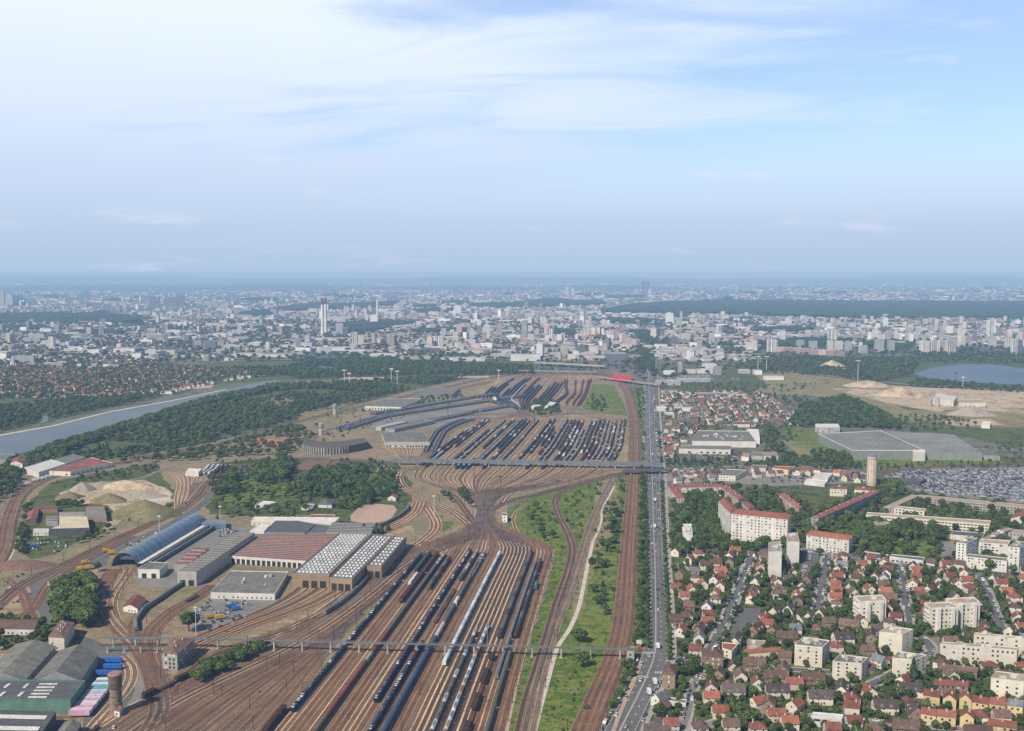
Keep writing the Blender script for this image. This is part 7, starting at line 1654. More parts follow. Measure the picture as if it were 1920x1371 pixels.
# catenary masts along the lines
def cat_proto(two):
    root = empty('catenary_mast'); mb = MB(); mb.cyl((0, 0, 0), (0, 0, 9.5), .22, .15, n=6); mb.build('pole', m_mastd, root)
    mb = MB(); mb.cyl((0, 0, 8.2), (3.2, 0, 8.6), .09, n=5); mb.cyl((0, 0, 7.0), (3.0, 0, 7.9), .07, n=5)
    if two: mb.cyl((0, 0, 8.2), (-3.2, 0, 8.6), .09, n=5)
    mb.build('arm', m_mastd, root); return root
rm_ = random.Random(9)
def masts_on(key, off, step, y0=1420, y1=600, look='dark catenary mast'):
    if key not in TRACKS: return
    pl = TRACKS[key]; S = arclen(pl); s = rm_.uniform(5, step)
    while s < S[-1]:
        p, a = at_s(pl, S, s); d = Vector((-math.sin(a), math.cos(a), 0)); q = p+Vector((d.y, -d.x, 0))*off
        px_, py_ = P(q.x, q.y)
        if onscreen(q.x, q.y, 4, 5) and y1 < py_ < y0: pool('mast', q.x, q.y, .3, a, 1, rm_.choice([0, 1]), look, None, 1)
        s += step*rm_.uniform(.9, 1.1)
masts_on(low(0), -3.5, 42); masts_on(low(0), -16, 60); masts_on(low(.3), -2.4, 70); masts_on(low(.57), -2.4, 60); masts_on(low(.66), -2.4, 70); masts_on(low(.80), -2.4, 50); masts_on(low(1), 2.6, 26); masts_on(low(.9), -2.4, 80)
for k, o_ in (('main', 0), ('main', 3), ('main', 7)): masts_on((k, o_), -2.4, 55)
for k in ('dep', 'curve', 'curve2', 'diag', 'mainleft', 'gc1', 'gc2', 'rmain', 'rdark', 'rpale', 'w1', 'w2'): masts_on((k, 0), -2.8, 48)
masts_on(('rmain', 3), 2.8, 55); masts_on(('mainleft', 3), 2.6, 70); masts_on(('fan', 3), 2.4, 60); masts_on(('fan', 9), 2.4, 60)
for k in (0, 5, 11, 17, 23, 29, 35): masts_on(('up', k), 2.3, 90)
for px_, py_ in [(190, 1120), (200, 1135), (212, 1110), (217, 1090), (222, 1130), (232, 1105), (240, 1080), (248, 1095), (255, 1080), (186, 1165), (200, 1180), (213, 1200), (262, 1200), (275, 1170), (240, 1095), (228, 1076), (236, 1070), (251, 1072), (208, 1074)]:
    p = G(px_, py_); pool('mast', p.x, p.y, .3, rm_.uniform(0, 6), 1, 0, 'dark catenary mast', None, 1)

# ================================================================ bridges
def long_bridge(name, label, cat, a, b, z, wd, piers, m, rail=1.1, deck=.5, pm_=None, truss=False):
    A_, B_ = G(*a, z), G(*b, z); d = B_-A_; L_ = d.length; ang = math.atan2(d.y, d.x); base = Vector((A_.x, A_.y, 0)); root = empty(name, base, ang); tag(root, label, cat)
    mb = MB(); mb.box(0, L_, -wd/2, wd/2, z-deck, z); mb.build('deck', m, root)
    for s in (-1, 1):
        mb = MB(); y = s*wd/2; mb.box(0, L_, y-.09, y+.09, z+rail-.12, z+rail); n = int(L_/3)
        for i in range(n+1): mb.box(i*L_/n-.06, i*L_/n+.06, y-.07, y+.07, z+.002, z+rail-.122)
        if truss:
            mb.box(0, L_, y-.12, y+.12, z-deck*2.2, z-deck-.002)
        mb.build('railing', m, root)
    for i in range(piers):
        x = L_*(i+.5)/piers; mb = MB(); mb.box(x-.5, x+.5, -wd*.35, wd*.35, 0, z-deck-.01); mb.box(x-1.2, x+1.2, -wd*.45, wd*.45, 0, .6); mb.build('pier', pm_ or WALLS['concrete'], root)
m_steel = mat('bridge_steel', (.19, .215, .215), (.13, .15, .155), scale=.2); m_steeld = mat('bridge_dark', (.12, .13, .13), (.08, .085, .09), scale=.2)
long_bridge('footbridge', 'long slender grey footbridge striding over the whole lower yard', 'footbridge', (330, 1196.5), (1190, 1217), 8.0, 2.6, 16, m_steel, rail=1.0, deck=.45)
long_bridge('footbridge', 'short left section of the slender footbridge over the western loops', 'footbridge', (192, 1196), (316, 1197), 7.0, 2.4, 3, m_steel, rail=1.0, deck=.4)
long_bridge('road_bridge', 'low pipe bridge beside the short left footbridge', 'bridge', (186, 1210), (310, 1211.5), 5.5, 1.2, 4, m_steeld, deck=.4)
long_bridge('girder_bridge', 'long grey girder bridge crossing the upper yard and the boulevard', 'bridge', (733, 860), (1240, 868), 9, 7, 15, m_steel, rail=2.0, deck=2.0, truss=True)
long_bridge('railway_bridge', 'dark railway bridge over the boulevard', 'bridge', (1168, 882), (1250, 880), 6, 12, 3, m_steeld, rail=1.2, deck=1.2)
long_bridge('road_bridge', 'pinkish road bridge from the red store across the boulevard', 'bridge', (1120, 706), (1236, 721), 7, 14, 4, mat('bridge_pink', (.42, .32, .28)), deck=1.5)
long_bridge('viaduct', 'pale motorway viaduct behind the farthest yard', 'viaduct', (1005, 679), (1136, 686), 10, 24, 7, WALLS['concrete'], deck=2.2)
long_bridge('viaduct', 'lower road viaduct in front of the motorway viaduct', 'viaduct', (960, 694), (1118, 697), 8, 14, 8, WALLS['grey'], deck=1.6)
long_bridge('railway_bridge', 'dark railway bridge behind the quarry by the river woods', 'bridge', (243, 852), (290, 853), 6, 8, 3, m_steeld, rail=1.2, deck=1.2)
# red and white advertising boards by the footbridge end
def board(px_, py_, w_, h_, z, m, label):
    c = G(px_, py_); root = empty('billboard', c, 0); tag(root, label, 'billboard')
    mb = MB(); mb.box(-w_/2, w_/2, -.15, .15, z, z+h_); mb.build('panel', m, root)
    mb = MB(); mb.box(-w_*.3-.12, -w_*.3+.12, -.1, .1, 0, z-.01); mb.box(w_*.3-.12, w_*.3+.12, -.1, .1, 0, z-.01); mb.build('post', m_mastg, root)
board(1198, 1216, 4, 3, 3.5, pm('board_white', (.7, .7, .68)), 'white billboard at the boulevard crossing'); board(1200, 1222, 4, 2, 1.0, pm('board_red', (.5, .04, .03)), 'low red billboard at the boulevard crossing')
# catenary portals of the substation
for i, px_ in enumerate((1405, 1420, 1445, 1470, 1490)):
    c = G(px_, 918); root = empty('substation_portal', c); tag(root, 'grey steel portal of the substation, %s from the left' % ['first', 'second', 'third', 'fourth', 'fifth'][i], 'portal', 'substation portals')
    for s in (-7, 7): mb = MB(); mb.box(s-.25, s+.25, -.25, .25, 0, 13); mb.build('leg', m_mastg, root)
    mb = MB(); mb.box(-7.3, 7.3, -.3, .3, 13.002, 13.7); mb.build('beam', m_mastg, root)

# ================================================================ coloured trailers by the brick tower
TC = {'pink': (.64, .38, .50), 'pale pink': (.72, .58, .63), 'teal': (.16, .38, .42), 'pale blue': (.45, .62, .72), 'white': (.72, .73, .74), 'royal blue': (.02, .14, .50)}
def trailer(x, y, rz, col, label):
    root = empty('semi_trailer', (x, y, .35), rz); tag(root, label, 'trailer', 'parked trailers by the brick water tower')
    mb = MB(); mb.box(-6.5, 6.5, -1.25, 1.25, 1.1, 3.9); mb.build('box', pm('trailer_'+col.replace(' ', '_'), TC[col], var=.05), root)
    mb = MB(); mb.box(-6.3, 6.3, -1.0, 1.0, .8, 1.098); mb.build('chassis', m_under, root)
    for xx in (-4.6, -3.4, 4.5):
        for s in (-1, 1): mb = MB(); mb.cyl((xx, s*.95, .5), (xx, s*1.22, .5), .5, n=10); mb.build('wheel', m_tyre, root)
seq = ['royal blue', 'royal blue', 'royal blue', 'white', 'teal', 'white', 'teal', 'teal', 'pale blue', 'pink', 'pale blue', 'pale pink', 'pink', 'white', 'pale pink', 'pink', 'pale pink', 'pink']
rt2 = random.Random(4); cnt_ = {}
for i, c in enumerate(seq):
    px_, py_ = (212, 1244) if i == 0 else ((212, 1256) if i == 1 else ((198, 1268) if i == 2 else (200-(i-3)*3.6, 1283+(i-3)*4.4)))
    p = G(px_, py_); cnt_[c] = cnt_.get(c, 0)+1
    trailer(p.x, p.y, rt2.uniform(-.03, .03)+.03, c, '%s box trailer, %s of its colour counted from the top of the row' % (c, (ordw(cnt_[c]-1).strip() or 'first')))
# containers, lorries, site machines as vans and boxes with wheels
def lorry(px_, py_, rz, col, label, group):
    p = G(px_, py_); root = empty('lorry', p, rz); tag(root, label, 'lorry', group); root.location.z = .5
    mb = MB(); mb.box(-3.6, 1.6, -1.2, 1.2, 1.0, 3.6); mb.build('box', pm('lorry_'+col, {'white': (.72, .73, .74), 'blue': (.03, .16, .45), 'yellow': (.65, .36, .03), 'red': (.45, .04, .03)}[col]), root)
    mb = MB(); mb.box(1.8, 3.6, -1.15, 1.15, .6, 2.7); mb.build('cab', pm('lorry_'+col, (1, 1, 1)), root)
    mb = MB(); mb.face([(3.62, -1, 1.6), (3.62, 1, 1.6), (3.62, 1, 2.5), (3.62, -1, 2.5)]); mb.build('windscreen', m_glass, root)
    for xx in (-2.6, 2.5):
        for s in (-1, 1): mb = MB(); mb.cyl((xx, s*.9, .5), (xx, s*1.18, .5), .5, n=10); mb.build('wheel', m_tyre, root)
    mb = MB(); mb.box(-3.5, 3.4, -.7, .7, .6, .998); mb.build('chassis', m_under, root)
LOR = [(44, 912, 'white'), (52, 909, 'white'), (66, 903, 'white'), (74, 901, 'white'), (82, 899, 'white'), (90, 896, 'white'), (105, 890, 'white'), (115, 888, 'white'), (435, 1141, 'blue'), (443, 1145, 'blue'), (64, 1028, 'blue'), (152, 1070, 'yellow'), (168, 1068, 'yellow'), (160, 1058, 'yellow'), (210, 1040, 'yellow'), (200, 1036, 'yellow'), (395, 1160, 'yellow'), (412, 1162, 'yellow'),
       (1228, 1283, 'white'), (1217, 1302, 'white'), (1233, 1216, 'white'), (1268, 884, 'white'), (1300, 888, 'white'), (1320, 884, 'white'), (1380, 899, 'white'), (1228, 940, 'white'), (1227, 990, 'white')]
LOR += [(1785+k*9, 838+k*1.6, 'white') for k in range(9)]
cnt2 = {}
for px_, py_, c in LOR:
    p = G(px_, py_); g_ = 'right of the huge warehouses' if px_ > 1700 else 'on the boulevard' if 1210 < px_ < 1240 else ('by the far left warehouses' if px_ < 120 and py_ < 920 else ('in the works car park' if 380 < px_ < 450 else ('of the depot yard' if px_ < 220 else 'in the lorry park by the railway bridge')))
    k = (c, g_); cnt2[k] = cnt2.get(k, 0)+1
    lorry(px_, py_, PI/2 if g_ == 'on the boulevard' else .5, c, '%s lorry %s, %s in order from the left' % (c, g_, ordw(cnt2[k]-1).strip() or 'first'), 'lorries '+g_)

# ================================================================ cars
def cars_along(pl, off, step, prob, z, flip, where, y_lo=0, van=.12):
    S = arclen(pl); s = rc.uniform(0, step); j = 0
    while s < S[-1]:
        p, a = at_s(pl, S, s); d = Vector((-math.sin(a), math.cos(a), 0)); q = p+Vector((d.y, -d.x, 0))*off
        if rc.random() < prob and onscreen(q.x, q.y, 0, 5):
            car_at(q.x, q.y, z, a+(PI if flip else 0)+rc.uniform(-.04, .04), rc.choice(CC), ('*'+where, j), van=rc.random() < van); j += 1
        s += step*rc.uniform(.8, 1.25)
cars_along(pl_bl, -2.1, 26, .45, .5, True, 'in the far left boulevard lane'); cars_along(pl_bl, 1.7, 24, .45, .5, True, 'in the middle left boulevard lane')
cars_along(pl_br, -2.2, 26, .4, .5, False, 'in the middle right boulevard lane'); cars_along(pl_br, 2.2, 24, .4, .5, False, 'in the far right boulevard lane')
cars_along(pl_bl, -6.3, 7.5, .6, .3, True, 'at the left boulevard kerb'); cars_along(pl_br, 6.2, 8, .45, .72, False, 'at the right boulevard kerb')
names = ['left suburb street', 'middle suburb street', 'right suburb street', 'tower pair street', 'estate cross street', 'crossing side street', 'cube block lane', 'short boulevard lane', 'bottom street', 'first house lane', 'embankment road', 'far suburb lane', 'second far lane', 'third far lane', 'fourth far lane']
for i, pl in enumerate(STREET_PL):
    w_ = STREETS[i][1]
    for s in (-1, 1): cars_along(pl, s*(w_/2-1), 7, .5 if i < 9 else .3, .42, s > 0, ('left' if s < 0 else 'right')+' side of '+names[i], van=.06)
def park(poly_px, rowgap, step, ang, prob, where, z=.45, dx=2.7):
    poly = W(poly_px); cx = sum(p.x for p in poly)/len(poly); cy = sum(p.y for p in poly)/len(poly); R_ = max(math.hypot(p.x-cx, p.y-cy) for p in poly); c, s = math.cos(ang), math.sin(ang); b = -R_; j = 0; row = 0
    while b < R_:
        a = -R_
        while a < R_:
            x, y = cx+a*c-b*s, cy+a*s+b*c
            if inpoly(x, y, poly) and rc.random() < prob and onscreen(x, y, 0, 3): car_at(x, y, z, ang+rc.uniform(-.05, .05)+(PI if rc.random() < .5 else 0), rc.choice(CC), ('*'+where, j)); j += 1
            a += step
        row += 1; b += (5.4 if row % 2 else rowgap)
park([(1664, 893), (1702, 882), (1960, 879), (1960, 940), (1920, 941), (1735, 924), (1700, 913), (1730, 905)], 11, 2.75, .25, .8, 'in the big car park')
park([(372, 1192), (360, 1145), (400, 1122), (465, 1130), (460, 1160), (400, 1190)], 12, 3.2, .5, .5, 'in the works car park')
park([(1505, 1078), (1514, 1034), (1535, 1036), (1528, 1074)], 11, 2.9, 1.2, .8, 'in the court beside the pale towers')
park([(1245, 895), (1250, 880), (1400, 876), (1400, 890), (1300, 897)], 14, 3.2, .1, .45, 'in the lots under the embankment'); park([(1470, 905), (1500, 888), (1640, 888), (1640, 900), (1560, 905)], 14, 3.2, .2, .4, 'in the lots left of the cylinder tower')
park([(410, 1008), (412, 992), (440, 990), (450, 1000)], 12, 3, .3, .8, 'beside the blue shed'); park([(1232, 870), (1234, 815), (1262, 830), (1275, 868)], 12, 3, .1, .6, 'in the shop lots by the boulevard'); park([(55, 1032), (60, 1012), (110, 1012), (135, 1020), (110, 1036)], 14, 3.4, .4, .5, 'in the factory wedge yard')
park([(1290, 868), (1295, 846), (1380, 846), (1380, 868)], 14, 3, .1, .4, 'in front of the white walled warehouse'); park([(5, 1090), (40, 1070), (60, 1095), (50, 1130), (0, 1145)], 15, 4, .4, .35, 'on the ground by the left road fork'); park([(205, 1050), (215, 1030), (330, 985), (350, 985), (240, 1035)], 12, 4.5, .9, .35, 'behind the arched train hall')
park([(1240, 712), (1245, 700), (1330, 700), (1400, 712), (1300, 722)], 16, 4, .1, .3, 'in the far industrial estate'); park([(1500, 1196), (1540, 1180), (1560, 1190), (1545, 1194)], 14, 4, .1, .0, 'x'); park([(190, 1375), (196, 1350), (212, 1348), (215, 1372)], 12, 3.5, .3, .6, 'at the foot of the brick tower')
park([(640, 890), (690, 882), (735, 870), (740, 885), (700, 900)], 14, 4, .3, .3, 'in the scrap yard behind the grove')

# ================================================================ far city
fm = [facade('far_wall', objcol=True, glass=(.16, .17, .19), wfrac=.45), facade('far_wall_band', objcol=True, band=True, storey=3.0, hfrac=.38, glass=(.16, .17, .19)), facade('far_wall_tall', objcol=True, bay=7.0, wfrac=.3, hfrac=.95, glass=(.12, .13, .15))]
m_froof = mat('far_roof', (.42, .40, .37), (.26, .25, .24), scale=.02, var=.3)
def far_mesh(kind, m):
    mb = MB(); mb.prism([(-.5, -.5), (.5, -.5), (.5, .5), (-.5, .5)], 0, 1, 0, top=1)
    if kind == 1: mb.prism([(-.2, -.25), (.15, -.25), (.15, .3), (-.2, .3)], 1, 1.09, 0, top=1)
    if kind == 2: mb.prism([(-.5, .5), (-.1, .5), (-.1, 1.5), (-.5, 1.5)], 0, .8, 0, top=1)
    if kind == 3:
        for s in (-.36, 0, .36): mb.prism([(s-.06, -.62), (s+.06, -.62), (s+.06, -.5), (s-.06, -.5)], 0, 1.02, 1, top=1)
    return mb.mesh('far_building', [m, m_froof])
FME = [far_mesh(0, fm[0]), far_mesh(1, fm[0]), far_mesh(2, fm[1]), far_mesh(3, fm[2]), far_mesh(1, fm[1])]
FC = {'white': (.80, .79, .75), 'cream': (.68, .61, .50), 'pink': (.60, .44, .38), 'grey': (.38, .39, .39), 'pale': (.56, .55, .52), 'dark': (.14, .15, .17), 'red': (.40, .16, .11)}
fb = []
def far_b(x, y, w_, d_, h, rz, col, kind, look): fb.append((math.hypot(x, y)/max(6, math.sqrt(w_*h)), x, y, w_, d_, h, rz, col, kind, look))
def fbp(px_, py_, wpx, hpx, col='white', kind=1, look=None, dep=None, rz=0):
    p = G(px_, py_); s = (py_-512)/280; w_ = wpx/s; h = hpx/s
    far_b(p.x, p.y, w_, dep or min(w_, 16), h, rz, col, kind, look or (col+(' tower block' if h > w_ else ' long slab block')))
rf = random.Random(31)
SP = [(1063, 553, 6, 16, 'white'), (1074, 554, 5, 13, 'white'), (1206, 553, 7, 26, 'dark'), (1215, 553, 7, 26, 'dark'), (1218, 555, 5, 13, 'pale'), (1396, 548, 5, 20, 'grey'), (1381, 548, 3, 12, 'pale'), (1463, 552, 3, 16, 'dark'), (913, 635, 12, 26, 'pale'), (936, 632, 10, 24, 'pink'), (983, 635, 10, 32, 'grey'), (1032, 638, 12, 22, 'white'), (1018, 610, 10, 16, 'cream'), (1102, 628, 8, 28, 'white'), (1096, 630, 5, 20, 'white'),
      (1112, 630, 5, 16, 'white'), (1122, 630, 5, 16, 'white'), (1130, 630, 4, 14, 'white'), (993, 608, 7, 14, 'white'), (1005, 608, 7, 14, 'cream'), (1225, 634, 10, 18, 'cream'), (1255, 607, 14, 20, 'white'), (1265, 605, 22, 10, 'pale'), (1300, 607, 14, 10, 'pink'), (666, 646, 10, 24, 'cream'), (677, 648, 11, 20, 'cream'), (700, 648, 8, 24, 'cream'), (729, 648, 7, 22, 'cream'), (736, 646, 12, 20, 'grey'), (637, 628, 14, 22, 'grey'),
      (648, 628, 10, 14, 'dark'), (818, 652, 26, 22, 'white'), (805, 650, 10, 22, 'grey'), (701, 607, 14, 16, 'white'), (688, 605, 6, 16, 'pale'), (861, 627, 10, 18, 'pink'), (880, 628, 8, 18, 'pink'), (898, 630, 8, 20, 'grey'), (832, 584, 10, 14, 'pale'), (858, 588, 14, 14, 'white'), (652, 585, 5, 10, 'white'), (614, 584, 4, 14, 'white'), (22, 688, 4, 10, 'white'), (25, 688, 4, 20, 'white'), (68, 680, 6, 16, 'white'), (47, 681, 38, 14, 'grey'),
      (60, 688, 18, 8, 'pink'), (92, 688, 18, 8, 'pink'), (110, 690, 20, 10, 'grey'), (118, 686, 16, 8, 'grey'), (150, 690, 8, 8, 'white'), (178, 690, 10, 8, 'cream'), (200, 692, 10, 9, 'white'), (215, 692, 20, 9, 'grey'), (170, 695, 8, 8, 'cream'), (155, 560, 12, 12, 'dark'), (165, 561, 6, 14, 'dark'), (18, 575, 14, 22, 'grey'), (5, 576, 8, 30, 'grey'), (340, 578, 12, 24, 'dark'), (320, 577, 26, 18, 'dark'), (290, 575, 20, 18, 'dark'), (215, 575, 8, 10, 'cream'), (232, 577, 12, 8, 'cream'), (290, 594, 8, 8, 'cream'), (323, 592, 5, 10, 'white'), (372, 653, 14, 14, 'grey'), (395, 655, 22, 16, 'blue' if 0 else 'dark'), (415, 653, 12, 14, 'pink'), (385, 655, 6, 12, 'pale'),
      (1447, 660, 18, 24, 'white'), (1467, 642, 9, 20, 'white'), (1560, 642, 16, 24, 'white'), (1530, 636, 12, 16, 'grey'), (1524, 655, 14, 16, 'grey'), (1500, 652, 14, 14, 'grey'), (1556, 656, 10, 18, 'pale'), (1572, 657, 14, 18, 'pale'), (1590, 658, 12, 18, 'grey'), (1613, 663, 5, 22, 'white'), (1618, 663, 14, 16, 'grey'), (1648, 660, 16, 24, 'grey'), (1670, 658, 12, 20, 'grey'), (1686, 648, 20, 8, 'white'), (1595, 650, 14, 10, 'white'), (1727, 663, 6, 25, 'white'), (1736, 663, 10, 24, 'pale'), (1748, 663, 9, 25, 'cream'),
      (1757, 663, 8, 25, 'white'), (1768, 662, 8, 24, 'grey'), (1778, 663, 10, 25, 'white'), (1788, 664, 6, 26, 'cream'), (1794, 663, 4, 22, 'pale'), (1852, 632, 5, 32, 'white'), (1859, 632, 4, 36, 'white'), (1864, 632, 4, 34, 'white'), (1856, 652, 8, 22, 'white'), (1863, 652, 7, 20, 'pale'), (1815, 648, 8, 18, 'grey'), (1889, 655, 10, 22, 'cream'), (1901, 664, 10, 28, 'white'), (1911, 664, 8, 26, 'dark'), (1919, 663, 8, 24, 'white'), (1832, 644, 12, 6, 'cream'), (1780, 625, 12, 14, 'white'), (1795, 627, 14, 12, 'pale'), (1660, 597, 8, 8, 'white'), (1908, 610, 8, 10, 'white'),
      (1640, 636, 8, 18, 'white'), (1630, 640, 6, 18, 'white'), (1652, 642, 12, 14, 'white'), (1665, 640, 8, 18, 'cream'), (1680, 638, 6, 20, 'white'), (1688, 640, 5, 16, 'white'), (1700, 642, 6, 18, 'white'), (1708, 645, 6, 18, 'white'), (1716, 642, 6, 16, 'pale'), (1705, 612, 6, 14, 'pink'), (1696, 615, 6, 12, 'cream'), (1735, 610, 8, 12, 'pink'), (1745, 626, 6, 16, 'white'), (1740, 636, 10, 12, 'pale'), (1762, 622, 12, 12, 'grey'), (1455, 608, 10, 14, 'grey'), (1475, 607, 8, 12, 'grey'), (1493, 607, 6, 10, 'grey'), (1510, 607, 7, 14, 'pale'), (1422, 600, 5, 8, 'pink'), (1360, 600, 12, 8, 'cream'), (1380, 598, 20, 8, 'grey'), (1585, 605, 5, 10, 'pink'), (1543, 615, 6, 10, 'white'), (1553, 616, 6, 10, 'white'), (1534, 614, 6, 10, 'white'), (1562, 612, 5, 10, 'white'), (1572, 612, 8, 12, 'cream'), (1580, 616, 6, 12, 'white')]
for a in SP: fbp(a[0], a[1], a[2], a[3], a[4], 3 if a[4] in ('white', 'cream') and a[3] > 20 else rf.choice([1, 0, 4]))
for k in range(9): fbp(1446+k*16, 659+k*1.1, 16, 10, 'pink', 3, 'long salmon curved estate slab', 20, -.12)
for (x, y, wp, hp, c) in [(520, 668, 62, 5, 'white'), (465, 668, 50, 5, 'white'), (700, 660, 90, 4, 'cream'), (640, 657, 50, 6, 'white'), (575, 650, 26, 8, 'white'), (550, 640, 40, 4, 'white'), (480, 648, 22, 6, 'pale'), (640, 638, 120, 4, 'cream'), (720, 668, 50, 5, 'white'), (780, 672, 60, 4, 'pink'), (850, 674, 50, 4, 'white'), (880, 676, 60, 5, 'white'), (985, 676, 56, 12, 'white'), (940, 668, 40, 5, 'cream'), (905, 672, 50, 4, 'pale'), (1155, 678, 36, 16, 'dark'), (1160, 678, 26, 12, 'pale'), (1190, 672, 20, 6, 'grey'), (1300, 660, 50, 8, 'cream'),
   (1285, 640, 16, 14, 'cream'), (1215, 655, 16, 7, 'pink'), (1250, 670, 30, 5, 'white'), (1330, 690, 22, 8, 'white'), (1345, 703, 12, 16, 'grey'), (1290, 700, 26, 8, 'cream'), (1320, 700, 30, 8, 'white'), (1255, 702, 20, 7, 'white'), (1240, 720, 20, 8, 'grey'), (1262, 722, 26, 9, 'pale'), (1300, 716, 60, 6, 'grey'), (1275, 702, 6, 22, 'cream'), (1450, 712, 34, 7, 'white'), (1395, 700, 20, 7, 'white'), (1420, 702, 14, 8, 'white'), (1255, 738, 28, 6, 'white'), (1290, 740, 26, 5, 'white'), (1340, 742, 70, 5, 'dark'), (1380, 744, 40, 5, 'white'), (1240, 770, 18, 7, 'white'), (1270, 766, 16, 8, 'white'), (1290, 770, 20, 7, 'white'), (1255, 782, 16, 8, 'white'),
   (240, 660, 40, 8, 'white'), (180, 665, 20, 10, 'white'), (120, 655, 30, 5, 'pale'), (290, 630, 36, 4, 'white'), (200, 625, 20, 4, 'pale'), (350, 625, 30, 4, 'white'), (420, 630, 40, 5, 'white'), (470, 622, 30, 6, 'white'), (400, 612, 26, 6, 'pale'), (330, 602, 34, 5, 'cream'), (640, 598, 40, 5, 'pale'), (1640, 560, 40, 3, 'pale'), (312, 738, 28, 5, 'white'), (214, 737, 10, 4, 'white'), (730, 692, 20, 3, 'white'), (1500, 735, 18, 4, 'red'), (1520, 775, 40, 6, 'red'), (1500, 790, 22, 5, 'white')]:
    fbp(x, y, wp, hp, c, rf.choice([0, 4]), c+' low warehouse', dep=rf.uniform(40, 90) if y < 700 else 25)
def dens(px_, py_):
    if py_ < 540: return .8
    v = .55+.45*math.sin(px_*.013+py_*.11)*math.sin(px_*.031-py_*.07+2)
    if py_ < 600: v += .25
    if px_ > 1400 and 600 < py_ < 660: v += .3
    if px_ < 560 and py_ > 640: v -= .35
    if 560 < px_ < 1180 and py_ < 655: v += .2
    return v
n_ = 0
for _ in range(60000):
    if n_ > 13000: break
    py_ = 519.5+(rf.random()**1.3)*157; px_ = rf.uniform(-30, 1950)
    if rf.random() > dens(px_, py_): continue
    p = G(px_, py_)
    if (py_ > 560 and blocked(p.x, p.y)) or (py_ > 664 and 560 < px_ < 1000) or (py_ > 650 and px_ > 1420) or (440 < px_ < 800 and py_ > 622 and rf.random() < .6): continue
    if py_ > 625 and abs(px_-1212) < 16: continue
    if 560 < py_ < 600 and blocked(p.x, p.y-150): continue
    far = p.y > 7000
    t = rf.random(); g = 1.0+max(0, (p.y-5000)/9000)
    if t < .76: w_, d_, h = rf.uniform(11, 30)*g, rf.uniform(9, 20)*g, rf.uniform(5, 10)
    elif t < .90: w_, d_, h = rf.uniform(25, 70)*g**.5, rf.uniform(11, 16), rf.uniform(12, 22)
    elif t < .935: w_, d_, h = rf.uniform(14, 24), rf.uniform(14, 22), rf.uniform(26, 50)
    else: w_, d_, h = rf.uniform(50, 130), rf.uniform(40, 90), rf.uniform(6, 11)
    c = rf.choices(['white', 'cream', 'pale', 'pink', 'grey', 'red', 'dark'], [5, 4, 5, 3, 3, 4 if h < 13 and py_ > 580 else 0, 1])[0]
    far_b(p.x, p.y, w_, d_, h, rf.uniform(-.5, .5)+rf.choice([0, PI/2]), c, rf.choice([0, 1, 1, 4, 2] if h > 13 else [0, 4]), c+(' tower block' if h > 26 else (' long slab block' if w_ > 2.2*h and h > 13 else (' low warehouse' if w_ > 50 else ' small town building')))); n_ += 1
fb.sort(key=lambda t: t[0]); NI = 290
for i, (k, x, y, w_, d_, h, rz, col, kind, look) in enumerate(fb[:NI]):
    o = obj('distant_building', FME[kind], None, (x, y, 0), rz, (w_, d_, h)); cc_ = FC[col]; v = rf.uniform(.85, 1.1); o.color = (cc_[0]*v, cc_[1]*v, cc_[2]*v, 1)
    autolabel(o, look, 'building', 'distant buildings of the city')
m_city = facade('city_wall', attr=True, bay=4.0, storey=3.1, glass=(.18, .19, .2), wfrac=.42, hfrac=.45)
mb = MB(); colr = []
for (k, x, y, w_, d_, h, rz, col, kind, look) in fb[NI:]:
    c, s = math.cos(rz), math.sin(rz); q = [(x+a*w_/2*c-b*d_/2*s, y+a*w_/2*s+b*d_/2*c) for a, b in ((-1, -1), (1, -1), (1, 1), (-1, 1))]
    v = rf.uniform(.5, 1.1); wc = tuple(e*v for e in FC[col]) if col != 'red' else (.5*v, .44*v, .38*v); rc2 = FC['red'] if col == 'red' else rf.choice([(.40, .38, .36), (.25, .25, .25), (.55, .54, .52), (.30, .20, .17), (.62, .61, .6)])
    for i in range(4):
        a, b = q[i], q[(i+1) % 4]; mb.face([(*a, 0), (*b, 0), (*b, h), (*a, h)]); colr += [wc]*4
    mb.face([(*e, h) for e in q]); colr += [rc2]*4
me = mb.mesh('distant_city', [m_city]); ca = me.color_attributes.new('Col', 'FLOAT_COLOR', 'CORNER'); ca.data.foreach_set('color', [e for c in colr for e in (*c, 1)])
tag(obj('distant_city', me), kind='stuff')
bm_ = 0
# ================================================================ pools become things
def finish(kind, lim, make, cat, group, stuffname, nk):
    items = POOLS.get(kind, [])
    items.sort(key=lambda t: t[0]); protos = {}; rest = []
    used = set()
    for i, (dd, x, y, z, rz, sc, proto, look, extra) in enumerate(items):
        s3 = sc if isinstance(sc, tuple) else (sc, sc, sc)
        if i < lim:
            if proto not in protos: protos[proto] = make(proto); o = protos[proto]
            else: o = copy_tree(protos[proto])
            o.location = (x, y, z); o.rotation_euler = (0, 0, rz); o.scale = s3
            autolabel(o, look, cat(proto) if callable(cat) else cat, group(proto) if callable(group) else group, extra)
        else: rest.append((x, y, z, rz, s3, proto))
    if not rest: return
    keys = list(protos); ki = {k: n for n, k in enumerate(keys)}
    def parts(o):
        r = []
        for ch in o.children:
            if ch.matrix_local != Matrix.Identity(4): continue
            r.append(ch); r += [g for g in ch.children]
        return r
    it = []
    for (x, y, z, rz, s3, proto) in rest:
        k = ki.get(proto)
        if k is None: k = ki[min(keys, key=lambda q: str(q) != str(proto))] if keys else 0
        it.append((x, y, z, rz, s3, k))
    stuff_instances(stuffname, [[p for p in parts(protos[k]) if nk(p)] for k in keys], it)
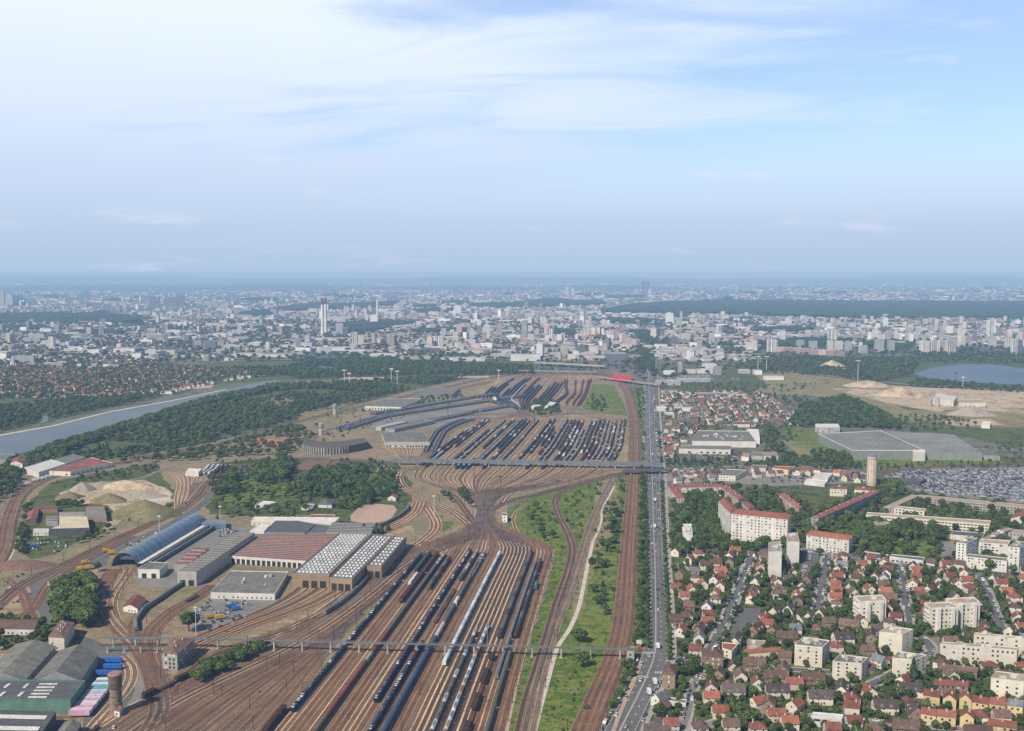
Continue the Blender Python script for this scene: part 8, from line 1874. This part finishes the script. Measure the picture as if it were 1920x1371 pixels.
finish('wagon', 300, lambda k: make_wagon(*k), lambda k: 'coach' if k[0] == 'coach' else 'wagon', lambda k: 'rail wagons standing in the yards', 'distant_wagons', lambda p: p.name.split('.')[0] not in ('bogie',))
finish('car', 300, lambda k: make_car(*k), lambda k: 'van' if k[1] else 'car', lambda k: 'cars and vans', 'distant_cars', lambda p: p.name.split('.')[0] in ('body', 'window_band', 'roof', 'windscreen'))
finish('house', 290, lambda k: make_house(*HT[k][:9]), 'house', 'houses of the suburb', 'distant_houses', lambda p: p.name.split('.')[0] in ('wall', 'roof', 'chimney', 'dormer'))
TN = {}
def mk_tree(k): return make_tree(TT[k][0], 100+k, TT[k][1], TT[k][2])
finish('tree', 300, mk_tree, lambda k: {'round': 'tree', 'poplar': 'tree', 'conifer': 'tree', 'bush': 'bush'}[TT[k][0]], 'trees and bushes', 'distant_trees', lambda p: True)
finish('mast', 260, cat_proto, 'mast', 'catenary masts along the tracks', 'distant_masts', lambda p: True)
# undergrowth re-uses the bush crowns
bush = [o for o in bpy.data.objects if o.name.startswith('bush') and o.type == 'EMPTY']
bk = {}
for o in bush:
    for ch in o.children:
        if ch.name.startswith('crown'): bk.setdefault(ch.data.name, ch)
bc = list(bk.values()) or [next(o for o in bpy.data.objects if o.name.startswith('crown'))]
it = [(x, y, z, rz, sc if isinstance(sc, tuple) else (sc,)*3, i % len(bc)) for i, (dd, x, y, z, rz, sc, proto, look, extra) in enumerate(POOLS.get('undergrowth', []))]
if it: stuff_instances('undergrowth', [[b] for b in bc], it)
flush_labels()
# one label per thing: split the rare leftovers by their order along the ground
seen = {}
for o in list(scene.objects):
    if o.parent is None and 'label' in o: seen.setdefault(o['label'], []).append(o)
for lab, os_ in seen.items():
    if len(os_) > 1:
        os_.sort(key=lambda o: o.location.y)
        for i, o in enumerate(os_[1:], 1): o['label'] = lab+' ('+ordw(i).strip()+')'
scene.render.film_transparent = False
scene.cycles.max_bounces = 4; scene.cycles.diffuse_bounces = 2; scene.cycles.glossy_bounces = 1; scene.cycles.transparent_max_bounces = 4; scene.cycles.volume_bounces = 0
scene.cycles.use_denoising = False
print('POOLS', {k: len(v) for k, v in POOLS.items()}, 'far', len(fb), 'objects', len(scene.objects))

print('LONG', len(LONG), sorted(set(l.split(', ')[-1] for l in LONG)))
